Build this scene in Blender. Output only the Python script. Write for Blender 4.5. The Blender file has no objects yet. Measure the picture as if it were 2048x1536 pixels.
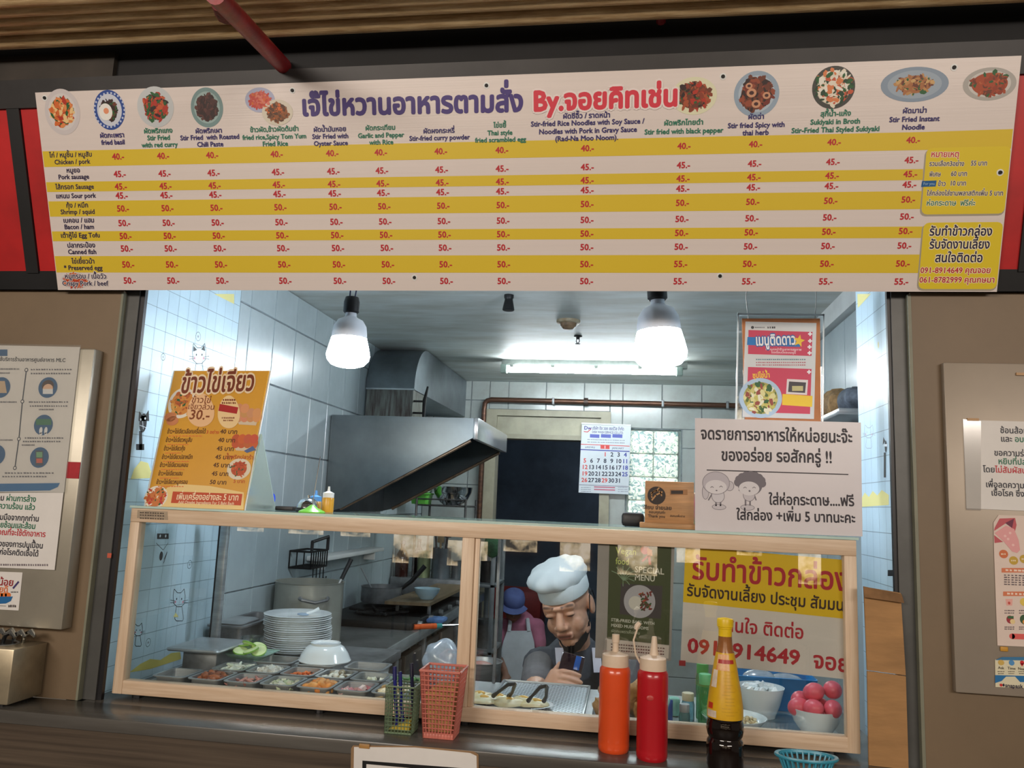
import bpy, bmesh, math, random
import numpy as np
from mathutils import Vector, Matrix, geometry
random.seed(7)
SC = bpy.context.scene
COL = SC.collection
# ---------------------------------------------------------------- camera
YAW, PITCH, ROLL, FPX = math.radians(-8.4905), math.radians(8.3962), math.radians(2.3395), 1617.9
CAM = np.array([0.0, -2.0, 1.6])
fw = np.array([math.sin(YAW)*math.cos(PITCH), math.cos(YAW)*math.cos(PITCH), math.sin(PITCH)])
rt0 = np.array([math.cos(YAW), -math.sin(YAW), 0.0]); up0 = np.cross(rt0, fw)
rt = math.cos(ROLL)*rt0 + math.sin(ROLL)*up0
up = -math.sin(ROLL)*rt0 + math.cos(ROLL)*up0
cd = bpy.data.cameras.new('camera'); cd.sensor_width = 36; cd.lens = FPX/2048*36; cd.clip_start = .02
cam = bpy.data.objects.new('camera', cd); COL.objects.link(cam)
cam.matrix_world = Matrix(((rt[0], up[0], -fw[0], CAM[0]), (rt[1], up[1], -fw[1], CAM[1]), (rt[2], up[2], -fw[2], CAM[2]), (0, 0, 0, 1)))
SC.camera = cam
# ---------------------------------------------------------------- light
SC.view_settings.view_transform = 'Standard'; SC.view_settings.look = 'None'
SC.view_settings.gamma = 1; SC.view_settings.use_curve_mapping = False
SC.view_settings.exposure = 0.0
wd = bpy.data.worlds.new('hall_air'); SC.world = wd; wd.use_nodes = True
wd.node_tree.nodes['Background'].inputs[0].default_value = (1.0, .86, .70, 1)
wd.node_tree.nodes['Background'].inputs[1].default_value = 0.10
def area(name, loc, target, sx, sy, power, col):
    l = bpy.data.lights.new(name, 'AREA'); l.shape = 'RECTANGLE'; l.size = sx; l.size_y = sy; l.energy = power; l.color = col
    o = bpy.data.objects.new(name, l); COL.objects.link(o); o.location = loc
    o.rotation_euler = (Vector(target)-Vector(loc)).to_track_quat('-Z', 'Y').to_euler()
    return o
# two unseen area lamps, added behind the viewer to light the stall front
area('hall_lamp', (-2.0, -4.3, 2.62), (-.7, 0, 1.7), 2.2, .5, 84, (1, .90, .80))
area('hall_lamp', (2.0, -4.5, 2.58), (.3, 0, 1.7), 2.2, .5, 68, (1, .89, .79))
# ---------------------------------------------------------------- pixel of the photograph -> point in the room
def ray(x, y):
    return fw + (x-1024)/FPX*rt - (y-768)/FPX*up
def at(x, y, Y=None, Z=None, X=None):
    d = ray(x, y)
    t = (Y-CAM[1])/d[1] if Y is not None else (Z-CAM[2])/d[2] if Z is not None else (X-CAM[0])/d[0]
    return Vector(CAM + t*d)
# ---------------------------------------------------------------- materials
def lin(c):
    c = c/255
    return c/12.92 if c <= .04045 else ((c+.055)/1.055)**2.4
def rgb(c):
    return (lin(c[0]), lin(c[1]), lin(c[2]), 1)
MC = {}
def mat(name, c, rough=.5, metal=0, var=.10, scale=18, bump=0, bscale=None, stretch=(1, 1, 1), c2=None, spec=.5, emit=0, sub=0, coat=0):
    if name in MC: return MC[name]
    m = bpy.data.materials.new(name); m.use_nodes = True; nt = m.node_tree; b = nt.nodes['Principled BSDF']
    b.inputs['Roughness'].default_value = rough; b.inputs['Metallic'].default_value = metal
    b.inputs['Specular IOR Level'].default_value = spec
    if coat: b.inputs['Coat Weight'].default_value = coat; b.inputs['Coat Roughness'].default_value = .08
    if sub: b.inputs['Subsurface Weight'].default_value = sub; b.inputs['Subsurface Radius'].default_value = (.02, .008, .004)
    if emit: b.inputs['Emission Color'].default_value = rgb(c); b.inputs['Emission Strength'].default_value = emit
    col = rgb(c)
    if var or c2 or bump:
        tc = nt.nodes.new('ShaderNodeTexCoord'); mp = nt.nodes.new('ShaderNodeMapping'); mp.inputs['Scale'].default_value = stretch
        nt.links.new(tc.outputs['Object'], mp.inputs[0])
        no = nt.nodes.new('ShaderNodeTexNoise'); no.inputs['Scale'].default_value = scale; no.inputs['Detail'].default_value = 5; no.inputs['Roughness'].default_value = .62
        nt.links.new(mp.outputs[0], no.inputs['Vector'])
        rp = nt.nodes.new('ShaderNodeValToRGB'); rp.color_ramp.elements[0].position = .32; rp.color_ramp.elements[1].position = .7
        a = c2 if c2 else tuple(max(0, v*(1-var)) for v in c); z = c if c2 else tuple(min(255, v*(1+var*.6)) for v in c)
        rp.color_ramp.elements[0].color = rgb(a); rp.color_ramp.elements[1].color = rgb(z)
        nt.links.new(no.outputs['Fac'], rp.inputs[0]); nt.links.new(rp.outputs[0], b.inputs['Base Color'])
        if bump:
            n2 = nt.nodes.new('ShaderNodeTexNoise'); n2.inputs['Scale'].default_value = bscale or scale*3; n2.inputs['Detail'].default_value = 3
            nt.links.new(mp.outputs[0], n2.inputs['Vector'])
            bp = nt.nodes.new('ShaderNodeBump'); bp.inputs['Strength'].default_value = bump; bp.inputs['Distance'].default_value = .004
            nt.links.new(n2.outputs['Fac'], bp.inputs['Height']); nt.links.new(bp.outputs[0], b.inputs['Normal'])
    else: b.inputs['Base Color'].default_value = col
    m.diffuse_color = col; MC[name] = m
    return m
def ink(c, rough=.42):
    return mat('ink_%02x%02x%02x' % tuple(int(v) for v in c), c, rough, var=0, spec=.35)
def glass(name, tint=(1, 1, 1), refl=.08, rough=0.0, density=0.0, base=(235, 240, 240)):
    """thin pane: lets light straight through, mirrors a little, more at grazing angles"""
    if name in MC: return MC[name]
    m = bpy.data.materials.new(name); m.use_nodes = True; nt = m.node_tree
    for n in list(nt.nodes): nt.nodes.remove(n)
    out = nt.nodes.new('ShaderNodeOutputMaterial'); tr = nt.nodes.new('ShaderNodeBsdfTransparent'); tr.inputs[0].default_value = (*tint, 1)
    gl = nt.nodes.new('ShaderNodeBsdfGlossy'); gl.inputs['Roughness'].default_value = rough
    lw = nt.nodes.new('ShaderNodeLayerWeight'); lw.inputs[0].default_value = .22
    mr = nt.nodes.new('ShaderNodeMapRange'); mr.inputs[3].default_value = refl; mr.inputs[4].default_value = .7
    nt.links.new(lw.outputs['Fresnel'], mr.inputs[0])
    mx = nt.nodes.new('ShaderNodeMixShader'); nt.links.new(mr.outputs[0], mx.inputs[0])
    src = tr.outputs[0]
    if density:
        df = nt.nodes.new('ShaderNodeBsdfDiffuse'); df.inputs[0].default_value = rgb(base)
        no = nt.nodes.new('ShaderNodeTexNoise'); no.inputs['Scale'].default_value = 9
        m2 = nt.nodes.new('ShaderNodeMapRange'); m2.inputs[3].default_value = density*.7; m2.inputs[4].default_value = density*1.3
        nt.links.new(no.outputs['Fac'], m2.inputs[0])
        md = nt.nodes.new('ShaderNodeMixShader'); nt.links.new(m2.outputs[0], md.inputs[0]); nt.links.new(tr.outputs[0], md.inputs[1]); nt.links.new(df.outputs[0], md.inputs[2]); src = md.outputs[0]
    nt.links.new(src, mx.inputs[1]); nt.links.new(gl.outputs[0], mx.inputs[2]); nt.links.new(mx.outputs[0], out.inputs[0])
    MC[name] = m
    return m
def glow(name, c, strength):
    if name in MC: return MC[name]
    m = bpy.data.materials.new(name); m.use_nodes = True; nt = m.node_tree; b = nt.nodes['Principled BSDF']
    b.inputs['Base Color'].default_value = rgb(c); b.inputs['Emission Color'].default_value = rgb(c); b.inputs['Emission Strength'].default_value = strength
    MC[name] = m
    return m
STEEL = mat('brushed_steel', (172, 176, 178), .34, .6, .16, 6, bump=.05, bscale=60, stretch=(1, 1, 8))
STEELD = mat('worn_steel', (130, 132, 134), .42, .5, .3, 9, bump=.08)
CHROME = mat('chrome', (205, 208, 210), .12, 1, .05)
BLACK = mat('black_plastic', (18, 18, 20), .45, 0, .2, 20)
BLACKM = mat('black_iron', (24, 23, 23), .55, .3, .3, 30, bump=.2)
WHITE = mat('white_plastic', (232, 234, 232), .4, 0, .03, 8)
PAPER = mat('white_paper', (226, 222, 218), .6, 0, .03, 6)
CERAM = mat('white_ceramic', (226, 232, 234), .18, 0, .02, 6, coat=.3)
CREAM = mat('cream_wood_grain', (226, 202, 176), .42, 0, .13, 5, stretch=(1.2, 9, 26), c2=(205, 176, 146), bump=.04)
CREAMV = mat('cream_wood_grain_upright', (228, 205, 178), .42, 0, .13, 5, stretch=(26, 9, 1.2), c2=(207, 178, 148), bump=.04)
# ---------------------------------------------------------------- mesh builder
class MB:
    def __init__(s): s.v = []; s.f = []; s.m = []; s.k = 0
    def mi(s, k): s.k = k; return s
    def add(s, vs, fs):
        o = len(s.v); s.v += [Vector(p) for p in vs]; s.f += [[i+o for i in f] for f in fs]; s.m += [s.k]*len(fs); return s
    def box(s, x0, x1, y0, y1, z0, z1):
        vs = [(x, y, z) for x in (x0, x1) for y in (y0, y1) for z in (z0, z1)]
        return s.add(vs, [(0, 1, 3, 2), (4, 6, 7, 5), (0, 4, 5, 1), (2, 3, 7, 6), (0, 2, 6, 4), (1, 5, 7, 3)])
    def rbox(s, x0, x1, y0, y1, z0, z1, r=.004, seg=2):
        bm = bmesh.new(); bmesh.ops.create_cube(bm, size=1)
        for v in bm.verts: v.co = Vector(((x0+x1)/2+v.co.x*(x1-x0), (y0+y1)/2+v.co.y*(y1-y0), (z0+z1)/2+v.co.z*(z1-z0)))
        bmesh.ops.bevel(bm, geom=bm.edges[:], offset=min(r, .49*min(x1-x0, y1-y0, z1-z0)), segments=seg, affect='EDGES', profile=.5)
        return s.bm(bm)
    def bm(s, bm):
        bm.verts.index_update(); s.add([v.co.copy() for v in bm.verts], [[v.index for v in f.verts] for f in bm.faces]); bm.free(); return s
    def prism(s, poly, d):
        """poly: 3D points in order, d: extrusion vector"""
        d = Vector(d); n = len(poly); p = [Vector(q) for q in poly]
        return s.add(p+[q+d for q in p], [list(range(n))[::-1], list(range(n, 2*n))]+[(i, (i+1) % n, n+(i+1) % n, n+i) for i in range(n)])
    def rings(s, rings, cap0=True, cap1=True):
        n = len(rings[0]); vs = [p for r in rings for p in r]; fs = []
        for a in range(len(rings)-1):
            for i in range(n):
                j = (i+1) % n; fs.append((a*n+i, a*n+j, (a+1)*n+j, (a+1)*n+i))
        if cap0: fs.append(list(range(n))[::-1])
        if cap1: fs.append([(len(rings)-1)*n+i for i in range(n)])
        return s.add(vs, fs)
    def cyl(s, p0, p1, r0, r1=None, n=14, cap=True):
        return s.tube([p0, p1], [r0, r0 if r1 is None else r1], n, cap)
    def tube(s, pts, r, n=10, cap=True):
        pts = [Vector(p) for p in pts]; k = len(pts); rs = r if isinstance(r, (list, tuple)) else [r]*k
        rings = []; ref = None
        for i, p in enumerate(pts):
            t = (pts[min(i+1, k-1)]-pts[max(i-1, 0)])
            t = t.normalized() if t.length > 1e-9 else Vector((0, 0, 1))
            if ref is None: ref = Vector((0, 0, 1)) if abs(t.z) < .9 else Vector((1, 0, 0))
            a = (ref-t*ref.dot(t)).normalized(); b = t.cross(a); ref = a
            rings.append([p+(a*math.cos(q)+b*math.sin(q))*rs[i] for q in [2*math.pi*j/n for j in range(n)]])
        return s.rings(rings, cap, cap)
    def lathe(s, prof, c=(0, 0, 0), n=28, sx=1, sy=1, cap0=False, cap1=False):
        c = Vector(c)
        return s.rings([[c+Vector((r*sx*math.cos(2*math.pi*j/n), r*sy*math.sin(2*math.pi*j/n), z)) for j in range(n)] for r, z in prof], cap0, cap1)
    def ball(s, c, r, nu=14, nv=9, rot=None):
        r = r if isinstance(r, (list, tuple)) else (r, r, r); c = Vector(c); vs = []; fs = []
        R = rot or Matrix.Identity(3)
        for i in range(nv+1):
            th = math.pi*i/nv
            for j in range(nu):
                ph = 2*math.pi*j/nu
                vs.append(c+R @ Vector((r[0]*math.sin(th)*math.cos(ph), r[1]*math.sin(th)*math.sin(ph), r[2]*math.cos(th))))
        for i in range(nv):
            for j in range(nu):
                k = (j+1) % nu; fs.append((i*nu+j, (i+1)*nu+j, (i+1)*nu+k, i*nu+k))
        return s.add(vs, fs)
    def quad(s, a, b, c, d): return s.add([a, b, c, d], [(0, 1, 2, 3)])
    def build(s, name, mats, parent=None, smooth=35, local=False):
        vs = s.v
        root = Vector((0, 0, 0))
        if parent is not None:
            if not local: root = Vector(parent.get('_root', (0, 0, 0)))
            loc = Vector((0, 0, 0))
        else:
            if local or not vs: loc = Vector((0, 0, 0))
            else:
                xs = [v.x for v in vs]; ys = [v.y for v in vs]; zs = [v.z for v in vs]
                loc = Vector(((min(xs)+max(xs))/2, (min(ys)+max(ys))/2, min(zs)))
            root = loc
        me = bpy.data.meshes.new(name); me.from_pydata([v-root for v in vs], [], s.f)
        mats = mats if isinstance(mats, (list, tuple)) else [mats]
        for m in mats: me.materials.append(m)
        me.polygons.foreach_set('material_index', s.m)
        if smooth:
            me.polygons.foreach_set('use_smooth', [True]*len(s.f)); me.set_sharp_from_angle(angle=math.radians(smooth))
        me.update()
        o = bpy.data.objects.new(name, me); COL.objects.link(o)
        o['_root'] = tuple(root)
        o.location = loc
        if parent is not None: o.parent = parent
        return o
def tag(o, label, cat, group=None, kind=None):
    o['label'] = label; o['category'] = cat
    if group: o['group'] = group
    if kind: o['kind'] = kind
    return o
def stuff(o, label, cat): return tag(o, label, cat, None, 'stuff')
def struct(o): o['kind'] = 'structure'; return o
def thing(name, label, cat, loc, group=None, rz=0):
    o = bpy.data.objects.new(name, None); COL.objects.link(o); o.empty_display_size = .05
    o.location = loc; o.rotation_euler = (0, 0, rz); o['_root'] = tuple(loc)
    return tag(o, label, cat, group)
def copy_tree(o, parent=None):
    c = o.copy(); COL.objects.link(c)
    if parent is not None: c.parent = parent
    for ch in list(o.children): copy_tree(ch, c)
    return c
# ---------------------------------------------------------------- letters: outlines of the built-in font, filled once per character
GL = {}; OUT = {}
def load_glyphs():
    chars = [chr(i) for i in range(33, 127)]+[chr(i) for i in range(0xE01, 0xE3B)]+[chr(i) for i in range(0xE3F, 0xE4F)]
    obs = []
    def mk(body):
        c = bpy.data.curves.new('glyph', 'FONT'); c.body = body; c.fill_mode = 'NONE'; c.resolution_u = 2
        o = bpy.data.objects.new('glyph', c); COL.objects.link(o); obs.append(o); return o
    hh = mk('HH'); sp = mk('H H'); pr = [(ch, mk(ch), mk('H'+ch+'H')) for ch in chars]
    dg = bpy.context.evaluated_depsgraph_get(); dg.update()
    def mesh(o): return bpy.data.meshes.new_from_object(o.evaluated_get(dg))
    def maxx(o):
        me = mesh(o); r = max((v.co.x for v in me.vertices), default=0); bpy.data.meshes.remove(me); return r
    w0 = maxx(hh); GL[' '] = (None, None, maxx(sp)-w0)
    for ch, o, o2 in pr:
        adv = maxx(o2)-w0
        me = mesh(o); n = len(me.vertices)
        nxt = {}
        for e in me.edges:
            a, b = e.vertices; nxt.setdefault(a, []).append(b); nxt.setdefault(b, []).append(a)
        seen = set(); cs = []
        for i in range(n):
            if i in seen or i not in nxt: continue
            loop = [i]; seen.add(i); cur = i
            while True:
                c = [k for k in nxt[cur] if k not in seen]
                if not c: break
                cur = i+1 if (cur == i and i+1 in c) else c[0]
                loop.append(cur); seen.add(cur)
            cs.append([Vector(me.vertices[k].co[:2]) for k in loop])
        bpy.data.meshes.remove(me)
        OUT[ch] = cs
        if not cs: GL[ch] = (None, None, adv); continue
        V, F = fill(cs); GL[ch] = (V, F, adv)
    for o in obs:
        d = o.data; bpy.data.objects.remove(o); bpy.data.curves.remove(d)
def fill(cs):
        vs = []; es = []
        for c in cs:
            b = len(vs); vs += c; es += [(b+k, b+(k+1) % len(c)) for k in range(len(c))]
        r = geometry.delaunay_2d_cdt(vs, es, [], 0, 1e-5)
        V = np.array([tuple(p) for p in r[0]]); F = np.array([f for f in r[2]])
        cen = V[F].mean(1); wn = np.zeros(len(cen))
        for c in cs:
            P = np.array([tuple(p) for p in c]); Q = np.roll(P, -1, 0)
            for (x0, y0), (x1, y1) in zip(P, Q):
                cr = (x1-x0)*(cen[:, 1]-y0)-(cen[:, 0]-x0)*(y1-y0)
                wn += ((y0 <= cen[:, 1]) & (y1 > cen[:, 1]) & (cr > 0)).astype(int)
                wn -= ((y0 > cen[:, 1]) & (y1 <= cen[:, 1]) & (cr < 0)).astype(int)
        return V, F[np.abs(wn) > .5]
BOLD = {}
def bold_glyph(ch, d):
    """the letter thickened by d: outline copies shifted round a circle, filled as one shape"""
    k = (ch, round(d, 3))
    if k not in BOLD:
        cs = OUT.get(ch)
        if not cs: BOLD[k] = GL.get(ch, GL[' '])
        else:
            n = 8 if d > .04 else 6
            allc = [[p+Vector((d*math.cos(i*2*math.pi/n), d*math.sin(i*2*math.pi/n))) for p in c] for c in cs for i in range(n)]+cs
            V, F = fill(allc); BOLD[k] = (V, F, GL[ch][2])
    return BOLD[k]
load_glyphs()
UPV = '\u0e31\u0e34\u0e35\u0e36\u0e37\u0e47\u0e4d'; TONE = '\u0e48\u0e49\u0e4a\u0e4b\u0e4c'; TALL = '\u0e1b\u0e1d\u0e1f'
def layout(s, d=0):
    """-> verts (n,2), tris, width with em = 1"""
    V = []; F = []; PA = []; x = 0; n = 0; prev = ''; base = ''
    for i, ch in enumerate(s):
        g = bold_glyph(ch, d) if d else GL.get(ch, GL[' '])
        dx = dy = 0
        if ch in TONE:
            if prev in UPV and prev: dy = .20
            elif i+1 < len(s) and s[i+1] == '\u0e33': dy = .18
            if base in TALL and base: dx = -.13
        elif ch in UPV and base in TALL and base: dx = -.13
        if g[0] is not None:
            V.append(g[0]+np.array([x+dx, dy])); F.append(g[1]+n); n += len(g[0]); PA.append(np.full(len(g[0]), i % 3))
        x += g[2]; prev = ch
        if ch not in UPV and ch not in TONE and ch not in '\u0e38\u0e39': base = ch
    if not V: return np.zeros((0, 2)), np.zeros((0, 3), int), x
    layout.par = np.concatenate(PA)      # neighbouring letters lie a hair apart so that overlaps stay clean
    return np.concatenate(V), np.concatenate(F), x
class Canvas:
    """flat print on a real plane; positions may be read off the photograph and are carried onto that plane"""
    def __init__(s, o, ex, ey):
        s.o = np.array(o, float); s.ex = np.array(ex, float); s.ex /= np.linalg.norm(s.ex)
        ey = np.array(ey, float); ey -= s.ex*(ey@s.ex); s.ey = ey/np.linalg.norm(ey); s.n = np.cross(s.ex, s.ey)
        s.d = {}
    def P(s, x, y):
        d = ray(x, y); t = ((s.o-CAM)@s.n)/(d@s.n); p = CAM+t*d-s.o
        return np.array([p@s.ex, p@s.ey])
    def mpp(s, x, y): return np.linalg.norm(s.P(x, y-20)-s.P(x, y+20))/40
    def raw(s, v, f, col, layer):
        if len(v) == 0: return
        v = np.asarray(v, float); w = s.o+v[:, :1]*s.ex+v[:, 1:2]*s.ey+(np.ones(len(v))*.0004+layer*.00025)[:, None]*s.n
        s.d.setdefault(tuple(col), []).append((w, f))
    def poly(s, uv, col, layer=0): s.raw(np.array(uv), [list(range(len(uv)))], col, layer)
    def ppoly(s, pts, col, layer=0): s.poly([s.P(*p) for p in pts], col, layer)
    def prect(s, x0, y0, x1, y1, col, layer=0): s.ppoly([(x0, y1), (x1, y1), (x1, y0), (x0, y0)], col, layer)
    def disc(s, c, rx, ry, col, layer=0, n=36, rot=0):
        cr, sr = math.cos(rot), math.sin(rot)
        s.poly([(c[0]+rx*math.cos(a)*cr-ry*math.sin(a)*sr, c[1]+rx*math.cos(a)*sr+ry*math.sin(a)*cr) for a in [2*math.pi*i/n for i in range(n)]], col, layer)
    def pdisc(s, x, y, rx, ry, col, layer=0, n=36, rot=0):
        k = s.mpp(x, y); s.disc(s.P(x, y), rx*k, ry*k, col, layer, n, rot)
    def line(s, uvs, w, col, layer=0):
        for a, b in zip(uvs[:-1], uvs[1:]):
            a = np.array(a); b = np.array(b); t = b-a; L = np.linalg.norm(t)
            if L < 1e-9: continue
            t = t/L; p = np.array([-t[1], t[0]])*w/2; s.poly([a-p-t*w*.3, b-p+t*w*.3, b+p+t*w*.3, a+p-t*w*.3], col, layer)
    def pline(s, pts, w, col, layer=0): s.line([s.P(*p) for p in pts], w*s.mpp(*pts[0]), col, layer)
    def text(s, x, y, st, size, col, layer=1, align='c', bold=.02, x1=None, y1=None, halo=None, sx=1, uv=None, rot=0):
        """x, y: pixel of the baseline (centre / left / right end); with x1 the line is fitted between the two ends"""
        V, F, w = layout(st)
        if len(V) == 0: return
        if uv is None: k = s.mpp(x, y)*size; p = s.P(x, y)
        else: k = size; p = np.array(uv)
        e = np.array([math.cos(rot), math.sin(rot)])
        if x1 is not None:
            q = s.P(x1, y if y1 is None else y1); e = q-p; L = np.linalg.norm(e); e = e/L; sx = L/(w*k); off = 0
        else: off = {'c': -.5, 'l': 0, 'r': -1}[align]*w*sx
        g = np.array([-e[1], e[0]])
        def put(d, c, l):
            W, G, _ = layout(st, d)
            a = (W[:, 0]*sx+off)*k; b = W[:, 1]*k
            s.raw(p+a[:, None]*e+b[:, None]*g, G, c, l+layout.par*.08)
        if halo: put(bold*.6+.07, halo, layer-.5)
        put(bold*.6, col, layer)
    def scribble(s, x0, y0, x1, col, n=14, h=3, layer=1, y1=None):
        """unreadably small line of print: short strokes"""
        y1 = y0 if y1 is None else y1
        for i in range(n):
            a = i/n; b = a+random.uniform(.5, .85)/n
            xa, xb = x0+(x1-x0)*a, x0+(x1-x0)*b; ya = y0+(y1-y0)*a
            s.ppoly([(xa, ya+h*.5), (xb, ya+h*.5), (xb, ya-h*random.uniform(.2, .5)), (xa, ya-h*.5)], col, layer)
    def dish(s, x, y, rx, ry, plate, foods, layer=0, n=130, fill=.66, rim=None, rot=0, seed=1):
        rd = random.Random(seed); k = s.mpp(x, y); c = s.P(x, y)
        s.disc(c, rx*k, ry*k, plate, layer, 40, rot)
        if rim: s.disc(c, rx*k*.8, ry*k*.8, rim, layer+.3, 36, rot)
        if n: s.disc(c, rx*k*fill*.92, ry*k*fill*.92, foods[0], layer+.45, 30, rot)
        for i in range(n):
            a = rd.uniform(0, 6.283); q = fill*math.sqrt(rd.random()); cc = (c[0]+q*rx*k*math.cos(a), c[1]+q*ry*k*math.sin(a))
            L = rd.uniform(.08, .22)*min(rx, ry)*k; W = L*rd.uniform(.3, .75); r0 = rd.uniform(0, 3.14)
            m = rd.randint(5, 7)
            s.poly([(cc[0]+L*math.cos(t)*math.cos(r0)-W*math.sin(t)*math.sin(r0), cc[1]+L*math.cos(t)*math.sin(r0)+W*math.sin(t)*math.cos(r0)) for t in [6.283*j/m+rd.uniform(-.2, .2) for j in range(m)]], rd.choice(foods), layer+.6+i*.016)
    def build(s, parent, name='print', rough=.42):
        vs = []; fs = []; mi = []; mats = []; n = 0
        for col, items in s.d.items():
            mats.append(ink(col, rough))
            for w, f in items:
                vs.append(w); fs += [[int(i)+n for i in t] for t in f]; mi += [len(mats)-1]*len(f); n += len(w)
        if not vs: return
        vs = np.concatenate(vs)-np.array(parent.get('_root', (0, 0, 0)))
        me = bpy.data.meshes.new(name); me.from_pydata(vs.tolist(), [], fs)
        for m in mats: me.materials.append(m)
        me.polygons.foreach_set('material_index', mi); me.update()
        o = bpy.data.objects.new(name, me); COL.objects.link(o); o.parent = parent; o['_root'] = parent['_root']
        return o
def sheet(name, mt, cv, pts, th=.001, parent=None):
    """thin slab under a canvas, pts in pixels or uv; back side is th behind the print"""
    uv = [cv.P(*p) for p in pts]
    m = MB(); P = [Vector(cv.o+u[0]*cv.ex+u[1]*cv.ey) for u in uv]
    if len(P) > 2:
        a = (P[1]-P[0]).cross(P[2]-P[0])
        if a.dot(Vector(cv.n)) < 0: P = P[::-1]
    m.prism([p-Vector(cv.n)*th for p in P], Vector(cv.n)*th)
    return m.build(name, mt, parent, smooth=0)
# ================================================================ THE SETTING
XL, XR, YB, ZC, ZT = -1.35, .78, 3.25, 2.40, 1.068      # kitchen: left wall, right wall, back wall, ceiling; counter height
GROUT = mat('grout', (120, 128, 132), .8, 0, .2, 30)
TILE = mat('glazed_tile', (178, 192, 196), .22, 0, .07, 3, bump=.06, bscale=5)
TILEB = mat('glazed_tile_back', (172, 179, 178), .24, 0, .10, 4, bump=.06, bscale=5, c2=(150, 153, 146))
CEIL = mat('stained_ceiling', (212, 220, 218), .55, 0, .2, 2.2, bump=.12, bscale=26, stretch=(1, 4, 1), c2=(176, 178, 168))
BROWN = mat('brown_laminate', (120, 101, 78), .5, 0, .07, 2.5, bump=.04, bscale=90)
GREY = mat('grey_post_paint', (84, 84, 82), .42, .2, .12, 6)
DARK = mat('dark_wood_laminate', (98, 85, 72), .36, 0, .3, 2, stretch=(.6, 8, 28), c2=(62, 53, 45), bump=.05)
BEAM = mat('black_beam_paint', (20, 20, 22), .5, 0, .3, 5)
RED = mat('red_fascia_paint', (188, 34, 35), .4, 0, .12, 4)
BEIGE = mat('beige_door_paint', (158, 152, 132), .5, 0, .12, 5)
SLATE = mat('dark_back_room', (96, 112, 128), .7, 0, .2, 2)
CONC = mat('kitchen_floor', (96, 92, 88), .5, 0, .2, 8)
HALLF = mat('hall_floor', (120, 108, 96), .4, 0, .2, 3)

def panel(name, mt, *boxes, parent=None):
    m = MB()
    for b in boxes: m.box(*b)
    o = m.build(name, mt, parent, smooth=0)
    return o if parent is not None else struct(o)
def tiles(parent, axis, plane, us, zs, mt, skip=None, th=.006, gap=.0016, side=1):
    """each tile an object; equal sizes share one mesh"""
    cache = {}; root = Vector(parent['_root'])
    for i in range(len(us)-1):
        for j in range(len(zs)-1):
            u0, u1, z0, z1 = us[i]+gap, us[i+1]-gap, zs[j]+gap, zs[j+1]-gap
            if skip and skip((u0+u1)/2, (z0+z1)/2): continue
            key = (round(u1-u0, 3), round(z1-z0, 3))
            if key not in cache:
                w, h = key; b = .0025
                o4 = [(0, 0), (w, 0), (w, h), (0, h)]; i4 = [(b, b), (w-b, b), (w-b, h-b), (b, h-b)]
                if axis == 'X': q = [Vector((0, a, c)) for a, c in o4]+[Vector((side*th, a, c)) for a, c in i4]
                else: q = [Vector((a, 0, c)) for a, c in o4]+[Vector((a, -th, c)) for a, c in i4]
                me = bpy.data.meshes.new('tile'); me.from_pydata(q, [], [(4, 5, 6, 7)]+[(k, (k+1) % 4, 4+(k+1) % 4, 4+k) for k in range(4)])
                bm = bmesh.new(); bm.from_mesh(me); bmesh.ops.recalc_face_normals(bm, faces=bm.faces)
                want = Vector((side, 0, 0)) if axis == 'X' else Vector((0, -1, 0))
                bm.faces.ensure_lookup_table()
                if bm.faces[0].normal.dot(want) < 0: bmesh.ops.reverse_faces(bm, faces=bm.faces)
                bm.to_mesh(me); bm.free(); me.materials.append(mt); cache[key] = me
            o = bpy.data.objects.new('tile', cache[key]); COL.objects.link(o); o.parent = parent
            o.location = (Vector((plane, u0, z0)) if axis == 'X' else Vector((u0, plane, z0)))-root

panel('floor', CONC, (-3.2, 2.6, .62, 6.2, -.1, 0), (-6, 6, -9.4, .62, -.1, 0))
wl = panel('wall_left', GROUT, (XL-.12, XL-.005, .061, YB+.1, 0, 2.6))
tiles(wl, 'X', XL-.006, [.575, .656]+[.856+.2*i for i in range(12)]+[YB], [.508+.25*i for i in range(8)]+[ZC], TILE)
wr = panel('wall_right', TILE, (XR, XR+.12, .3, YB+.1, 0, 2.6), (.62, XR+.12, .061, .31, 0, 2.6))
for k in range(9): panel('tile', TILE, (XR-.006, XR+.002, .45+.31*k, .755+.31*k, .6, 2.32), parent=wr)
panel('trim_1', mat('right_cornice', (196, 200, 198), .5, 0, .08, 4), (XR-.035, XR, .31, YB, 2.325, ZC))
DX0, DX1, DZ = -.87, -.19, 2.05
wb = panel('wall_back', GROUT, (XL-.1, -.93, YB, YB+.1, 0, 2.6), (-.135, XR+.1, YB, YB+.1, 0, 1.50), (.32, XR+.1, YB, YB+.1, 1.50, 2.6), (-.135, .32, YB, YB+.1, 2.105, 2.6), (-.135, -.02, YB, YB+.1, 1.50, 2.105), (-.93, -.135, YB, YB+.1, 2.21, 2.6))
tiles(wb, 'Y', YB, [-1.35]+[-1.053-.25+.25*i for i in range(2)]+[-.93], [.31+.28*i for i in range(8)]+[ZC], TILEB)
tiles(wb, 'Y', YB, [-.93, -.803, -.553, -.303, -.135], [2.212, 2.27, ZC], TILEB)
RZ = [.31+.28*i for i in range(8)]+[ZC]
tiles(wb, 'Y', YB, [-.135, -.053, .197, .447, .697, XR], RZ[:5], TILEB)
tiles(wb, 'Y', YB, [-.135, -.053, .197, .447, .697, XR], [2.11]+RZ[7:], TILEB)
tiles(wb, 'Y', YB, [.325, .447, .697, XR], [RZ[4], RZ[5], RZ[6], 2.11], TILEB)
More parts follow.
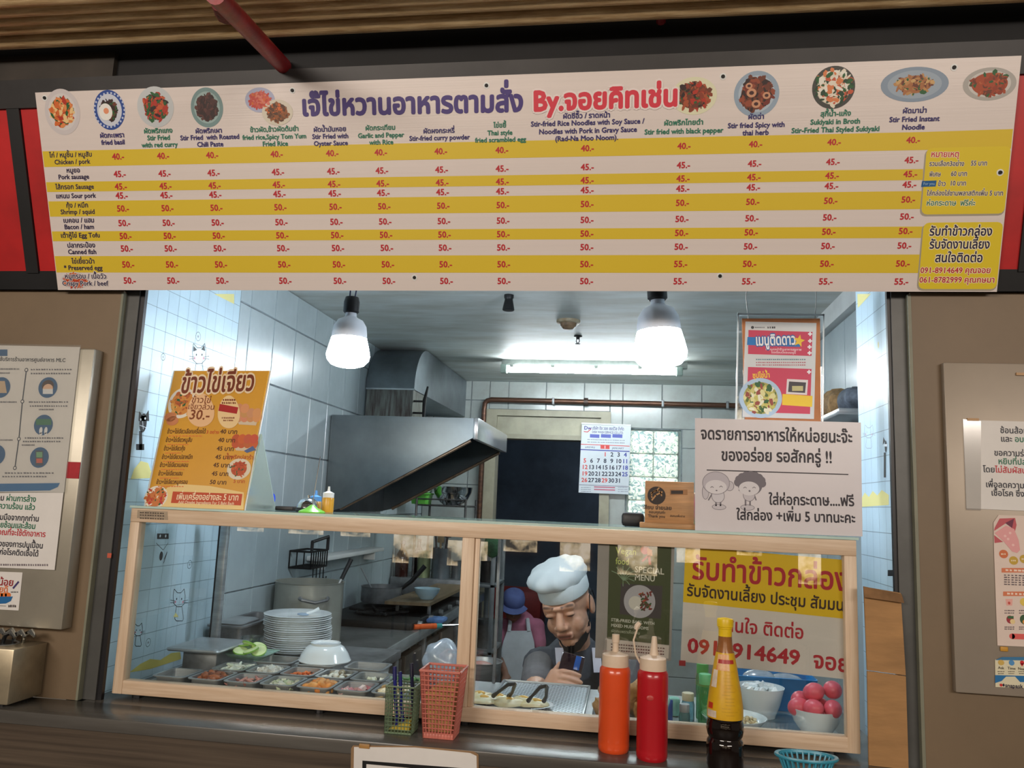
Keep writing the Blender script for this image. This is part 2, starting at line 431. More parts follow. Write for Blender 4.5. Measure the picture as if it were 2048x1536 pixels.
tiles(wb, 'Y', YB, [-.135, -.025], [RZ[4], RZ[5], RZ[6], 2.11], TILEB)
cl = panel('ceiling', CEIL, (XL-.1, XR+.1, .04, YB+.1, ZC, ZC+.08))
# dark room behind the doorway
panel('wall_back_room', SLATE, (-2.0, .6, 5.6, 5.7, 0, 2.5), (-2.1, -2.0, YB+.1, 5.7, 0, 2.5), (.6, .7, YB+.1, 5.7, 0, 2.5), (-2.1, .7, YB+.1, 5.7, 2.45, 2.55))
d1 = panel('door_1', BEIGE, (-.94, DX0, YB-.03, YB+.1, 0, 2.21), (DX1, -.127, YB-.03, YB+.1, 0, 2.21), (DX0, DX1, YB-.03, YB+.1, 2.17, 2.21), (DX0, DX1, YB-.03, YB+.1, DZ-.03, DZ))
panel('header_panel', mat('beige_header_panel', (168, 163, 142), .55, 0, .12, 6), (DX0, DX1, YB-.005, YB+.05, DZ, 2.17), parent=d1)
# glass block window, lit by daylight
w1 = panel('window_1', mat('window_mortar', (150, 160, 156), .7, 0, .1, 20), (-.02, .32, YB+.02, YB+.09, 1.50, 2.105))
GB = bpy.data.materials.new('glass_block'); GB.use_nodes = True
def _gb(m):
    nt = m.node_tree; b = nt.nodes['Principled BSDF']; b.inputs['Roughness'].default_value = .12
    tc = nt.nodes.new('ShaderNodeTexCoord'); no = nt.nodes.new('ShaderNodeTexNoise'); no.inputs['Scale'].default_value = 26; no.inputs['Detail'].default_value = 2; no.inputs['Distortion'].default_value = 2.2
    nt.links.new(tc.outputs['Object'], no.inputs['Vector'])
    rp = nt.nodes.new('ShaderNodeValToRGB'); e = rp.color_ramp.elements
    e[0].position = .38; e[0].color = rgb((120, 150, 150)); e[1].position = .58; e[1].color = rgb((238, 242, 226))
    nt.links.new(no.outputs['Fac'], rp.inputs[0]); nt.links.new(rp.outputs[0], b.inputs['Base Color']); nt.links.new(rp.outputs[0], b.inputs['Emission Color']); b.inputs['Emission Strength'].default_value = .55
    bp = nt.nodes.new('ShaderNodeBump'); bp.inputs['Strength'].default_value = .6; bp.inputs['Distance'].default_value = .01
    nt.links.new(no.outputs['Fac'], bp.inputs['Height']); nt.links.new(bp.outputs[0], b.inputs['Normal'])
_gb(GB)
for i in range(2):
    for j in range(4):
        x0 = -.008+.158*i; z1 = 2.095-.148*j
        MB().rbox(x0, x0+.152, YB-.01, YB+.06, z1-.142, z1, .012, 2).build('glass_block', GB, w1)

# ---- front of the stall
for nm, x0, x1 in (('wall_front_left', -3.3, -1.36), ('wall_front_right', .64, 2.6)):
    panel(nm, BROWN, (x0, x1, -.05, .06, ZT, 2.125), (x0, x1, -.02, .06, 2.125, 2.9))
panel('trim_2', GREY, (-1.36, -1.322, -.035, -.018, ZT, 2.14))
panel('trim_3', mat('black_gasket', (22, 21, 26), .4, 0, .2, 9), (-1.322, -1.309, -.03, -.018, ZT, 2.14), (.594, .602, -.03, -.018, ZT, 2.14))
panel('trim_4', GREY, (.602, .636, -.035, -.018, ZT, 2.14))
panel('trim_5', mat('pale_edge_strip', (128, 128, 110), .5, 0, .1, 6), (.634, .641, -.052, -.03, ZT, 2.12), (-1.364, -1.358, -.052, -.03, ZT, 2.12))
panel('wall_front_top', BEAM, (-3.3, 2.6, -.01, .05, 2.172, 2.95))  # unseen black lintel, put in so no kitchen light leaks above
# leaning fascia: red panels in a black frame, the menu board hangs before it
SB, SV = np.array([0, -.08, 2.119]), np.array([0, -.17, .477]); SV = SV/np.linalg.norm(SV); SN = np.cross([1, 0, 0], SV)
def slab(m, x0, x1, s0, s1, d0, d1):
    """box on the leaning plane: along it s0..s1, from d0 to d1 behind it"""
    P = [Vector(SB+np.array([x, 0, 0])+SV*s-SN*d0) for x, s in ((x0, s0), (x1, s0), (x1, s1), (x0, s1))]
    return m.prism([p-Vector(SN)*(d1-d0) for p in P], Vector(SN)*(d1-d0))
fa = slab(MB(), -3.2, 2.5, .045, .49, .03, .05).build('wall_fascia', BEAM, smooth=0); struct(fa)
for x0, x1 in ((-3.1, -1.627), (-1.59, -.8), (-.77, .1), (.13, .86), (.9, 2.4)):
    slab(MB(), x0, x1, .05, .47, .014, .03).build('red_panel', RED, fa, smooth=0)
fr = mat('fascia_frame', (50, 48, 48), .45, .2, .15, 6)
slab(MB(), -3.2, 2.5, .47, .54, .006, .05).build('frame_rail', fr, fa, smooth=0)
slab(MB(), -3.2, 2.5, .0, .05, .012, .05).build('frame_rail', BEAM, fa, smooth=0)
for x in (-1.627, .86): slab(MB(), x, x+.036, .045, .48, .008, .05).build('frame_post', BEAM, fa, smooth=0)
panel('trim_6', BEAM, (-3.3, 2.6, -.235, .05, 2.60, 2.95))
panel('trim_7', mat('dim_beam_grey', (58, 52, 46), .6, 0, .3, 4), (-3.3, -1.32, -.25, -.235, 2.632, 2.70))
# hall behind the viewer (seen only as reflections): end wall with daylight windows
hw = panel('wall_hall', mat('hall_wall', (92, 74, 62), .7, 0, .1, 2), (-6, 6, -9.3, -9.2, 0, 4.2))
DAY = bpy.data.materials.new('daylight_pane'); DAY.use_nodes = True
def _day(m):
    nt = m.node_tree; b = nt.nodes['Principled BSDF']; b.inputs['Base Color'].default_value = (.02, .02, .02, 1)
    tc = nt.nodes.new('ShaderNodeTexCoord'); no = nt.nodes.new('ShaderNodeTexNoise'); no.inputs['Scale'].default_value = 3.2; no.inputs['Detail'].default_value = 6; nt.links.new(tc.outputs['Object'], no.inputs['Vector'])
    rp = nt.nodes.new('ShaderNodeValToRGB'); e = rp.color_ramp.elements; e[0].position = .40; e[0].color = rgb((84, 74, 60)); e[1].position = .54; e[1].color = rgb((255, 232, 204))
    x = e.new(.48); x.color = rgb((226, 198, 156))
    nt.links.new(no.outputs['Fac'], rp.inputs[0]); nt.links.new(rp.outputs[0], b.inputs['Emission Color']); b.inputs['Emission Strength'].default_value = 3.2
_day(DAY)
k = 2
rd_ = random.Random(5)
for i in range(13):                                   # low openings, each broken by mullions
    x0 = -5.6+.78*i; z0 = rd_.choice((.72, .95, 1.05)); z1 = z0+rd_.uniform(.22, .55); w = rd_.uniform(.28, .6)
    panel('window_%d' % k, DAY, (x0, x0+w, -9.2, -9.18, z0, min(z1, 1.58))); k += 1
for x0, x1 in ((-5.4, -3.8), (-3.4, -1.6), (-1.2, .8), (1.2, 3.2)):
    panel('window_%d' % k, DAY, (x0, x1, -9.2, -9.18, 2.1, 3.2)); k += 1
hd = mat('hall_furniture', (38, 34, 34), .6, 0, .2, 8)
for i in range(9):
    x = -4.6+1.05*i; y = -6.2-(i % 3)*.7
    t = thing('hall_chair', 'dark chair standing in the food hall facing the stall', 'chair', (x, y, 0), 'hall chairs mirrored in the glass', random.uniform(-.6, .6))
    MB().rbox(-.21, .21, -.21, .21, .42, .46, .01).build('seat', hd, t, local=True)
    MB().rbox(-.2, .2, -.22, -.19, .55, .9+.1*(i % 2), .02).build('backrest', hd, t, local=True)
    for a in (-.18, .18):
        for b in (-.18, .18): MB().cyl((a, b, 0), (a, b, .42), .014, n=8).build('leg', hd, t, local=True)
        MB().cyl((a, -.205, .4), (a, -.205, .6), .012, n=8).build('back_rod', hd, t, local=True)
# ================================================================ MENU BOARD OVER THE HATCH
NAVY, GREEN, PRED = (52, 44, 108), (34, 118, 92), (196, 40, 62)
YEL, BOARD = (222, 192, 52), (226, 214, 208)
mb = thing('menu_board', 'long white and yellow price board with dish photos leaning out over the hatch', 'menu board', tuple(SB+np.array([-.36, 0, 0])))
MBX0, MBX1, MBS = -1.532, .816, .506
slab(MB(), MBX0, MBX1, 0, MBS, 0, .005).build('board', mat('corrugated_plastic', BOARD, .32, 0, .02, 3, bump=.05, bscale=40, stretch=(.05, 1, 9)), mb, smooth=0)
cv = Canvas(SB, (1, 0, 0), SV)
def band(yl0, yl1, yr0, yr1, xr=1846):
    """yellow stripe: left edge clipped to the board, right end where the note boxes begin"""
    a, b = cv.P(250, yl0), cv.P(250, yl1); c, d = cv.P(xr, yr0), cv.P(xr, yr1)
    def v(p, q, u): return p[1]+(q[1]-p[1])*(u-p[0])/(q[0]-p[0])
    u0 = MBX0+.002
    cv.poly([(u0, v(b, d, u0)), d, c, (u0, v(a, c, u0))], YEL, 0)
band(299, 331, 264, 300); band(362, 382, 338, 360); band(401, 432, 382, 418); band(462, 482, 453, 476); band(512, 545, 509, 546)
u1 = MBX1-.002
cv.poly([cv.P(1846, 300), cv.P(1846, 264), (u1, cv.P(1990, 259)[1]), (u1, cv.P(1990, 298)[1])], YEL, 0)
def rbox_uv(p0, p1, r=.012):
    x0, y0 = p0; x1, y1 = p1; out = []
    for cx, cy, a0 in ((x1-r, y1-r, 0), (x0+r, y1-r, 90), (x0+r, y0+r, 180), (x1-r, y0+r, 270)):
        out += [(cx+r*math.cos(math.radians(a0+t)), cy+r*math.sin(math.radians(a0+t))) for t in (0, 30, 60, 90)]
    return out
for (xa, ya), (xb, yb) in (((1842, 429), (2040, 293)), ((1836, 578), (2040, 444))):
    p0 = cv.P(xa, ya); p1 = (u1, cv.P(1990, yb)[1])
    cv.poly(rbox_uv((p0[0]-.003, p0[1]-.004), (p1[0], p1[1]-.003)), (168, 158, 140), .4)
    cv.poly(rbox_uv(p0, p1), (226, 200, 46), .8)
# prices
TX = [237, 327, 425, 554, 665, 762, 882, 1004, 1175, 1368, 1511, 1668, 1826]
BX = [260, 347, 445, 571, 680, 778, 893, 1008, 1173, 1360, 1497, 1651, 1802]
LY = [313, 348, 373, 391, 417, 446, 472, 497, 529, 561]; RY = [280, 320, 348, 369, 399, 433, 462, 491, 527, 563]
PR = ['40.-', '45.-', '45.-', '45.-']+['50.-']*6
for r in range(10):
    t = r/9; tt = (LY[r]-313)/(561-313)
    for c in range(13):
        s_ = PR[r]
        if (r == 8 and c == 9) or (r == 9 and c > 8): s_ = '55.-'
        x = TX[c]+(BX[c]-TX[c])*tt; y = LY[r]+(RY[r]-LY[r])*(TX[c]-237)/(1826-237)
        bow = 3*math.sin(math.pi*(TX[c]-237)/1589)*(1-tt)
        cv.text(x, y+6+bow, s_, 17.5, (190, 38, 50), 1, bold=.055)
for x, y, st in ((142, 314, 'ไก่ / หมูชิ้น / หมูสับ'), (145, 328, 'Chicken / pork'), (147, 345, 'หมูยอ'), (148, 358, 'Pork sausage'), (150, 378, 'ไส้กรอก Sausage'), (152, 396, 'แหนม Sour pork'), (155, 415, 'กุ้ง / หมึก'), (156, 428, 'Shrimp / squid'), (158, 445, 'เบคอน / แฮม'), (159, 458, 'Bacon / ham'), (161, 475, 'เต้าหู้ไข่ Egg Tofu'), (163, 495, 'ปลากระป๋อง'), (165, 508, 'Canned fish'), (167, 527, 'ไข่เยี่ยวม้า'), (167, 540, '* Preserved egg')):
    cv.text(x, y, st, 13.2, (44, 34, 70), 1, bold=.05)
cv.text(172, 557, 'หมูกรอบ / เนื้อวัว', 13.5, (44, 34, 70), 4.2, bold=.05, halo=(235, 226, 222)); cv.text(171, 571, 'Crispy Pork / beef', 13.5, (44, 34, 70), 4.2, bold=.05, halo=(235, 226, 222))
for col, rows in ((NAVY, [(225, 275, 'ผัดกะเพรา'), (227, 289, 'fried basil'), (418, 266, 'ผัดพริกเผา'), (420, 279, 'Stir Fried  with Roasted'), (421, 293, 'Chili Paste'), (660, 263, 'ผัดน้ำมันหอย'), (661, 277, 'Stir Fried with'), (662, 291, 'Oyster Sauce'), (878, 266, 'ผัดผงกระหรี่'), (879, 280, 'Stir-fried curry powder'), (1173, 236, 'ผัดซีอิ๊ว / ราดหน้า'), (1174, 250, 'Stir-fried Rice Noodles with Soy Sauce /'), (1175, 266, 'Noodles with Pork in Gravy Sauce'), (1173, 281, '(Rad-Na Moo Noom).'), (1512, 238, 'ผัดฉ่า'), (1512, 255, 'Stir fried Spicy with'), (1511, 270, 'thai herb'), (1829, 226, 'ผัดมาม่า'), (1828, 243, 'Stir Fried Instant'), (1826, 259, 'Noodle')]),
                  (GREEN, [(317, 266, 'ผัดพริกแกง'), (318, 280, 'Stir Fried'), (320, 294, 'with red curry'), (549, 263, 'ข้าวผัด,ข้าวผัดต้มยำ'), (549, 278, 'fried rice,Spicy Tom Yum'), (551, 292, 'Fried Rice'), (761, 260, 'ผัดกระเทียม'), (762, 275, 'Garlic and Pepper'), (763, 289, 'with Rice'), (1000, 255, 'ไข่ขยี้'), (1000, 270, 'Thai style'), (1001, 284, 'fried scrambled egg'), (1367, 250, 'ผัดพริกไทยดำ'), (1367, 267, 'Stir fried with black pepper'), (1671, 232, 'สุกี้น้ำ-แห้ง'), (1670, 248, 'Sukiyaki in Broth'), (1670, 264, 'Stir-Fried Thai Styled Sukiyaki')])):
    for x, y, st in rows: cv.text(x, y, st, 13.6+(.9 if x > 1100 else 0), col, 4, bold=.05)
# headline
cv.text(603, 231, 'เจ๊ไข่หวานอาหารตามสั่ง', 56, (70, 52, 122), 1.4, x1=1047, y1=222, bold=.07)
cv.text(1066, 222, 'By.จอยคิทเช่น', 56, (216, 56, 74), 4.6, x1=1357, y1=211, bold=.075, halo=(236, 224, 220))
# note boxes
INKB = (50, 40, 84)
cv.text(1861, 314, 'หมายเหตุ', 17, (200, 40, 56), 1.6, x1=1918, bold=.03, halo=(238, 226, 190))
for x0, x1, y, st in ((1858, 1928, 332, 'รวมเลือก3อย่าง'), (1941, 1974, 331, '55 บาท'), (1858, 1881, 353, 'พิเศษ'), (1901, 1934, 352, '60 บาท'), (1875, 1891, 372, 'ข้าว'), (1899, 1932, 371, '10 บาท'), (1853, 2006, 391, 'ใส่กล่องใส่ชามพลาสติกเพิ่ม 5 บาท')):
    cv.text(x0, y, st, 13.5, INKB, 1.6, x1=x1, bold=.03, halo=(238, 226, 190))
cv.text(1852, 411, 'ห่อกระดาษ  ฟรีค่ะ', 15, GREEN, 1.6, x1=1950, bold=.03, halo=(238, 226, 190))
cv.ppoly([(1842, 374), (1871, 373), (1873, 361), (1844, 362)], (28, 92, 150), 2); cv.text(1846, 370, 'For you', 8, (170, 200, 220), 2.3, x1=1869, bold=0)
for x0, x1, y, st, sz, c in ((1858, 1984, 471, 'รับทำข้าวกล่อง', 25, (36, 28, 62)), (1858, 1979, 497, 'รับจัดงานเลี้ยง', 25, (36, 28, 62)), (1869, 1965, 524, 'สนใจติดต่อ', 25, (36, 28, 62)), (1840, 1981, 546, '091-8914649 คุณจอย', 16, (190, 38, 50)), (1838, 1989, 565, '061-8782999 คุณกษมา', 16, (190, 38, 50))):
    cv.text(x0, y, st, sz, c, 1.6, x1=x1, bold=.035, halo=(238, 226, 190))
# dish photos
GRN, ORG, BRN, DRK, WHT, RDF = (44, 96, 52), (214, 108, 50), (110, 58, 40), (52, 34, 32), (232, 222, 204), (180, 52, 36)
cv.dish(125, 224, 40, 46, (208, 200, 200), [ORG, ORG, (226, 140, 80), RDF, GRN, (236, 200, 140)], .3, fill=.62, rim=(216, 210, 208), seed=1)
cv.dish(219, 220, 35, 40, (46, 76, 150), [DRK, (60, 40, 36), GRN, BRN], .3, fill=.5, rim=(206, 210, 222), seed=2)
for i in range(26):
    a = i*2*math.pi/26; cv.pdisc(219+30*math.cos(a), 220+34*math.sin(a), 2.4, 2.4, (190, 200, 226), .5, 6)
cv.pdisc(212, 224, 15, 17, (238, 236, 230), 3.4); cv.pdisc(213, 222, 6, 6, (232, 150, 110), 3.7)
cv.dish(311, 214, 41, 41, (198, 202, 204), [RDF, GRN, GRN, (200, 90, 50), DRK], .3, fill=.68, seed=3)
cv.dish(414, 215, 36, 40, (122, 150, 150), [DRK, (78, 44, 40), (96, 56, 50), (64, 36, 34)], .3, rim=(158, 182, 180), fill=.66, seed=4)
cv.dish(520, 200, 33, 25, (176, 180, 206), [(208, 92, 80), (222, 130, 110), ORG, (196, 70, 60)], .3, fill=.72, seed=5)
cv.dish(555, 225, 34, 26, (216, 208, 190), [(150, 90, 50), (120, 76, 48), ORG, (90, 60, 42)], 1.9, fill=.72, seed=6)
cv.dish(1388, 192, 47, 38, (224, 222, 190), [BRN, (140, 62, 40), DRK, RDF, GRN, (170, 84, 50)], .3, fill=.74, seed=7)
cv.dish(1513, 188, 46, 46, (150, 168, 186), [BRN, (150, 74, 50), DRK, (120, 50, 40)], .3, fill=.74, rim=(178, 192, 204), seed=8)
for x, y, r in ((1503, 186, 10), (1533, 191, 8), (1512, 208, 9), (1498, 172, 7)):
    cv.pdisc(x, y, r, r*.9, (206, 150, 116), 3.4, 18); cv.pdisc(x, y, r*.5, r*.4, (70, 36, 34), 3.7, 14)
cv.dish(1667, 175, 43, 43, (70, 70, 66), [WHT, GRN, (220, 130, 80), (200, 90, 60), (40, 70, 48), (236, 232, 220)], .3, fill=.84, rim=(190, 184, 166), seed=9)
cv.dish(1829, 169, 67, 35, (138, 154, 172), [(170, 110, 66), (190, 140, 86), GRN, BRN, (206, 166, 110)], .3, fill=.55, rim=(158, 172, 186), n=90, seed=10)
cv.dish(1979, 168, 52, 33, (176, 172, 166), [(170, 74, 40), (150, 62, 36), (190, 96, 56), GRN, BRN], .3, fill=.74, rim=(206, 202, 196), n=80, seed=11)
cv.dish(150, 561, 30, 17, (206, 204, 204), [RDF, ORG, (206, 120, 100)], .2, fill=.9, seed=12)
cv.build(mb, 'print')
for x, y in ((90, 196), (585, 181), (973, 171), (1446, 153), (1908, 135), (2000, 345), (829, 555), (1440, 552)):
    p = cv.P(x, y); P = Vector(cv.o+p[0]*cv.ex+p[1]*cv.ey); n = Vector(cv.n)
    m = MB(); m.cyl(P, P+n*.001, .0075, .0075, 12); m.mi(1).cyl(P+n*.001, P+n*.004, .0045, .0038, 10)
    m.build('screw', [WHITE, BLACKM], mb)

# ================================================================ ROOF AND BRACES ABOVE THE BOARD
rf = thing('metal_ceiling', 'rusty ribbed metal ceiling running above the menu board', 'ceiling', (0, -.4, 2.66))
RUST = mat('rusty_paint', (236, 210, 164), .38, .15, .3, 14, bump=.3, bscale=60, stretch=(.6, 6, 6), c2=(172, 138, 94))
for k, (py, r) in enumerate(((53, .021), (26, .017), (8, .016), (-12, .017), (-34, .018))):
    p = at(600, py, Z=2.70); MB().tube([(-3.2+.8*i, p.y, 2.70) for i in range(8)], r, 12).build('rib', RUST, rf)
MB().box(-3.2, 2.6, -.72, -.26, 2.72, 2.74).build('sheet', mat('dark_roof_sheet', (46, 38, 30), .7, 0, .3, 6), rf, smooth=0)
RP = mat('red_pipe_paint', (150, 30, 38), .45, 0, .2, 18, bump=.15, bscale=80)
rb = thing('red_brace', 'red painted steel brace slanting down to the beam', 'pipe', tuple(at(570, 136, Y=-.25)))
MB().tube([at(430, -12, Y=-.72), at(567, 132, Y=-.25)], [.0195, .0195], 14).build('pipe', RP, rb)
MB().tube([at(435, 10, Y=-.6), at(450, 28, Y=-.55), at(458, 40, Y=-.5)], [.012, .02, .01], 10).build('bracket', mat('weld_red', (104, 34, 38), .7, 0, .4, 60, bump=.8), rb)
rb2 = MB().tube([at(1322, -20, Y=-.35), at(1322, 44, Y=-.27)], .011, 10).build('red_brace', RP); tag(rb2, 'short dark red rod hanging above the middle of the board', 'pipe')

# ================================================================ NOTICES ON THE TWO SIDE WALLS
PANEL = mat('steel_notice_panel', (170, 164, 150), .38, .55, .08, 3, bump=.03, bscale=50)
PANELR = mat('grey_notice_panel', (160, 148, 134), .4, .3, .05, 3)
SLEEVE = glass('clear_sleeve', (.97, .97, .96), .07, .08, .05)
pl = thing('notice_board', 'brushed steel notice board on the brown wall left of the hatch', 'panel', (-1.7, -.06, 1.24))
MB().rbox(-2.05, -1.397, -.09, -.05, 1.242, 1.958, .004).build('plate', PANEL, pl)
pr = thing('notice_board', 'plain grey notice board on the brown wall right of the hatch', 'panel', (1.0, -.06, 1.24))
MB().rbox(.700, 1.35, -.07, -.05, 1.238, 1.957, .003).build('plate', PANELR, pr)
c2 = Canvas((0, -.0925, 0), (1, 0, 0), (0, 0, 1))
LBL, DG, G2, R2 = (34, 92, 140), (44, 44, 54), (34, 110, 80), (190, 50, 60)
n1 = thing('notice_sheet', 'white hygiene steps notice with round blue pictures in a clear sleeve', 'notice', tuple(at(60, 985, Y=-.0925)))
sheet('paper', PAPER, c2, [(-60, 985), (128, 984), (160, 694), (-30, 690)], .001, n1)
c2.prect(-40, 699, 15, 712, LBL); c2.text(131, 724, 'แนวทางปฏิบัติสำหรับผู้ใช้บริการร้านอาหารศูนย์อาหาร MLC', 10.5, DG, align='r', bold=.03)
c2.pline([(53, 740), (45, 803), (38, 878), (30, 936)], 2.2, (40, 50, 70), .6)
for x, y in ((53, 740), (45, 803), (38, 878), (30, 936)): c2.pdisc(x, y, 4, 4, (40, 50, 70), .8, 14); c2.pdisc(x, y, 2.4, 2.4, (230, 226, 222), 1, 12)
for x, y in ((96, 775), (87, 850), (79, 915), (2, 775), (-8, 910)): c2.pdisc(x, y, 20.5, 20.5, LBL, .6)
c2.pdisc(96, 772, 13, 12, (70, 46, 40), .9); c2.pdisc(96, 778, 11, 10, (232, 190, 160), 1.1); c2.prect(86, 778, 106, 788, (230, 232, 234), 1.3)
c2.prect(72, 838, 103, 850, (60, 124, 92), .9)
for dx in (-5, 5): c2.pdisc(87+dx, 861, 3.6, 7, (236, 236, 236), 1.2, 14); c2.pdisc(87+dx, 868, 3, 3, (236, 236, 236), 1.2, 12)
c2.prect(71, 901, 87, 931, (70, 80, 96), .9); c2.prect(73, 904, 85, 915, (120, 170, 130), 1.1); c2.prect(73, 917, 85, 926, (210, 100, 80), 1.1)
c2.ppoly([(-8, 786), (14, 786), (10, 762), (-8, 762)], (206, 180, 150), 1)
for x0, x1, y in ((62, 145, 739), (62, 142, 747), (58, 138, 804), (60, 136, 812), (78, 108, 819), (50, 128, 876), (46, 122, 883), (44, 70, 890), (-10, 40, 738), (-10, 20, 746), (-10, 34, 804), (-10, 26, 880), (10, 110, 946), (5, 95, 953)): c2.scribble(x0, y, x1, (110, 108, 116), 16, 3)
c2.ppoly([(-60, 984), (100, 981), (116, 974), (120, 966), (-60, 968)], (36, 112, 168), .6)
c2.build(n1)
c3 = Canvas((0, -.0965, 0), (1, 0, 0), (0, 0, 1))
for q in ([(-60, 985), (130, 986), (162, 690), (-28, 687)],): sheet('clear_sleeve', SLEEVE, c3, q, .0004, n1)
n2 = thing('notice_sheet', 'white cutlery hygiene notice with green and red lines on the steel panel', 'notice', tuple(at(50, 1140, Y=-.0945)))
c4 = Canvas((0, -.0945, 0), (1, 0, 0), (0, 0, 1))
sheet('paper', PAPER, c4, [(-120, 1130), (109, 1140), (127, 984), (-100, 988)], .001, n2)
def cutl(c, pos, sz):
    L = [('ช้อนส้อม ', 'ผ่านการล้าง', DG, G2), ('และ ', 'อบความร้อน แล้ว', DG, G2), ('ขอความร่วมมือจากทุกท่าน', '', DG, DG), ('', 'หยิบที่ปลายช้อนและส้อม', DG, G2), ('โดย', 'ไม่สัมผัสบริเวณที่จะใช้ตักอาหาร', DG, R2), ('เพื่อลดความเสี่ยงของการปนเปื้อน', '', DG, DG), ('เชื้อโรค ซึ่งอาจก่อโรคติดเชื้อได้', '', DG, DG)]
    for (a, b, ca, cb), (x, y, al) in zip(L, pos):
        wa, wb = layout(a)[2], layout(b)[2]; k = c.mpp(x, y)*sz*.9; p = c.P(x, y)
        u0 = p[0]-(wa+wb)*k*(1 if al == 'r' else 0)
        if a: c.text(0, 0, a, c.mpp(x, y)*sz, ca, uv=(u0, p[1]), align='l', bold=.035, sx=.9)
        if b: c.text(0, 0, b, c.mpp(x, y)*sz, cb, uv=(u0+wa*k, p[1]), align='l', bold=.035, sx=.9)
cutl(c4, [(72, 1004, 'r'), (70, 1020, 'r'), (78, 1043, 'r'), (71, 1058, 'r'), (91, 1074, 'r'), (86, 1097, 'r'), (77, 1113, 'r')], 16)
c4.scribble(-40, 1129, 98, (120, 110, 116), 30, 4, y1=1130)
c4.build(n2)
c5 = Canvas((0, -.0915, 0), (1, 0, 0), (0, 0, 1))
n3 = thing('sticker', 'small white food sticker with an orange bowl picture near the steel panel bottom', 'sticker', tuple(at(20, 1221, Y=-.0915)))
sheet('paper', PAPER, c5, [(-40, 1217), (37, 1221), (45, 1145), (-32, 1142)], .0008, n3)
c5.text(27, 1172, 'ร้านน้อย', 20, (150, 44, 50), 1, align='r', bold=.04); c5.text(16, 1185, 'อร่อยดี', 17, (220, 110, 50), 1, align='r', bold=.04)
c5.ppoly([(-20, 1193), (26, 1193), (22, 1202), (12, 1207), (-10, 1208), (-20, 1203)], (40, 104, 160), 1)
for x in (-8, 0, 8, 16): c5.pdisc(x, 1190, 7, 5, (226, 120, 56), .8, 16)
c5.pline([(27, 1176), (37, 1164)], 4, (70, 60, 110), 1); c5.scribble(22, 1184, 37, (120, 120, 120), 5, 3); c5.scribble(17, 1212, 33, (60, 50, 50), 5, 5); c5.pline([(-20, 1211), (12, 1212)], 1, (90, 90, 90), 1)
c5.build(n3)
st = MB().box(*[f(at(157, 957, Y=-.0915)[0], at(134, 924, Y=-.0915)[0]) for f in (min, max)], -.0918, -.0905, at(150, 957, Y=-.0915).z, at(150, 924, Y=-.0915).z).build('sticker', mat('red_sticker', (176, 34, 44), .4, 0, .1, 30), smooth=0)
tag(st, 'small red sticker half hidden behind the hygiene steps notice', 'sticker')
# right hand panel
YR = -.0725
c6 = Canvas((0, YR, 0), (1, 0, 0), (0, 0, 1))
n4 = thing('notice_sheet', 'white cutlery hygiene notice in a wrinkled clear sleeve on the grey panel', 'notice', tuple(at(2040, 1018, Y=YR)))
sheet('paper', PAPER, c6, [(1933, 1017), (2260, 1030), (2250, 848), (1927, 840)], .001, n4)
cutl(c6, [(2000, 866, 'l'), (2001, 883, 'l'), (1988, 911, 'l'), (1996, 928, 'l'), (1966, 944, 'l'), (1971, 974, 'l'), (1982, 991, 'l')], 16.5)
c6.build(n4)
for x, y in ((1946, 839), (2044, 748)):
    p = at(x, y, Y=YR-.001); o = MB().box(p.x-.012, p.x+.012, YR-.002, -.0705, p.z-.003, p.z+.003).build('tape_strip', mat('brown_tape', (176, 132, 76), .4, 0, .1, 20), smooth=0)
    tag(o, 'brown tape strip on the notice sheet corner' if x < 2000 else 'brown tape strip alone near the grey panel top', 'tape')
SLW = mat('wrinkled_sleeve_film', (214, 204, 196), .15, 0, .05, 4, bump=.9, bscale=22)
c7 = Canvas((0, YR-.001, 0), (1, 0, 0), (0, 0, 1))
sheet('sleeve_edge', glass('wrinkled_sleeve', (.96, .95, .94), .1, .12, .08), c7, [(1932, 1020), (1962, 1021), (1962, 842), (1926, 838)], .0006, n4)
n5 = thing('health_poster', 'pale poster with red lips and pink tongue peeling off the grey panel', 'poster', tuple(at(2030, 1293, Y=YR)))
PALE = mat('pale_pink_paper', (226, 206, 194), .55, 0, .04, 5)
sheet('paper', PALE, c6, [(1995, 1291), (2200, 1300), (2190, 1036), (1997, 1030), (1987, 1045), (1988, 1100)], .001, n5)
c8 = Canvas((0, YR, 0), (1, 0, 0), (0, 0, 1))
c8.ppoly([(1989, 1056), (1999, 1037), (2030, 1036), (2033, 1050), (2030, 1062), (2012, 1046), (1988, 1062)], (190, 84, 92), .5); c8.ppoly([(2010, 1046), (2028, 1037), (2024, 1056)], (110, 40, 66), .7)
c8.ppoly([(1988, 1070), (2006, 1084), (1989, 1086)], (190, 84, 92), .5)
c8.ppoly([(1989, 1066), (2012, 1051), (2028, 1058), (2037, 1080), (2040, 1100), (2034, 1106), (2024, 1103), (2008, 1084)], (226, 160, 160), .9)
for x, y in ((2016, 1078), (2010, 1072), (2026, 1090), (2020, 1066)): c8.pdisc(x, y, 2.6, 2.6, (238, 192, 188), 1.1, 10)
for x, y, c in ((2007, 1108, (206, 110, 64)), (2027, 1121, (196, 160, 60)), (2048, 1118, (196, 160, 60)), (2068, 1122, (206, 110, 64))): c8.pdisc(x, y, 8.5, 8.5, c, .6, 20); c8.scribble(x-5, y, x+5, (236, 220, 190), 3, 3)
for x0, x1, y in ((2003, 2130, 1140), (2006, 2130, 1187)): c8.prect(x0, y-4, x1, y+5, (214, 122, 84), .6); c8.scribble(x0+8, y, x1-20, (240, 214, 196), 12, 4, y1=y+4)
for i in range(5): c8.scribble(2008, 1150+i*4.6, 2110, (110, 96, 100), 14, 2.6, y1=1154+i*4.6)
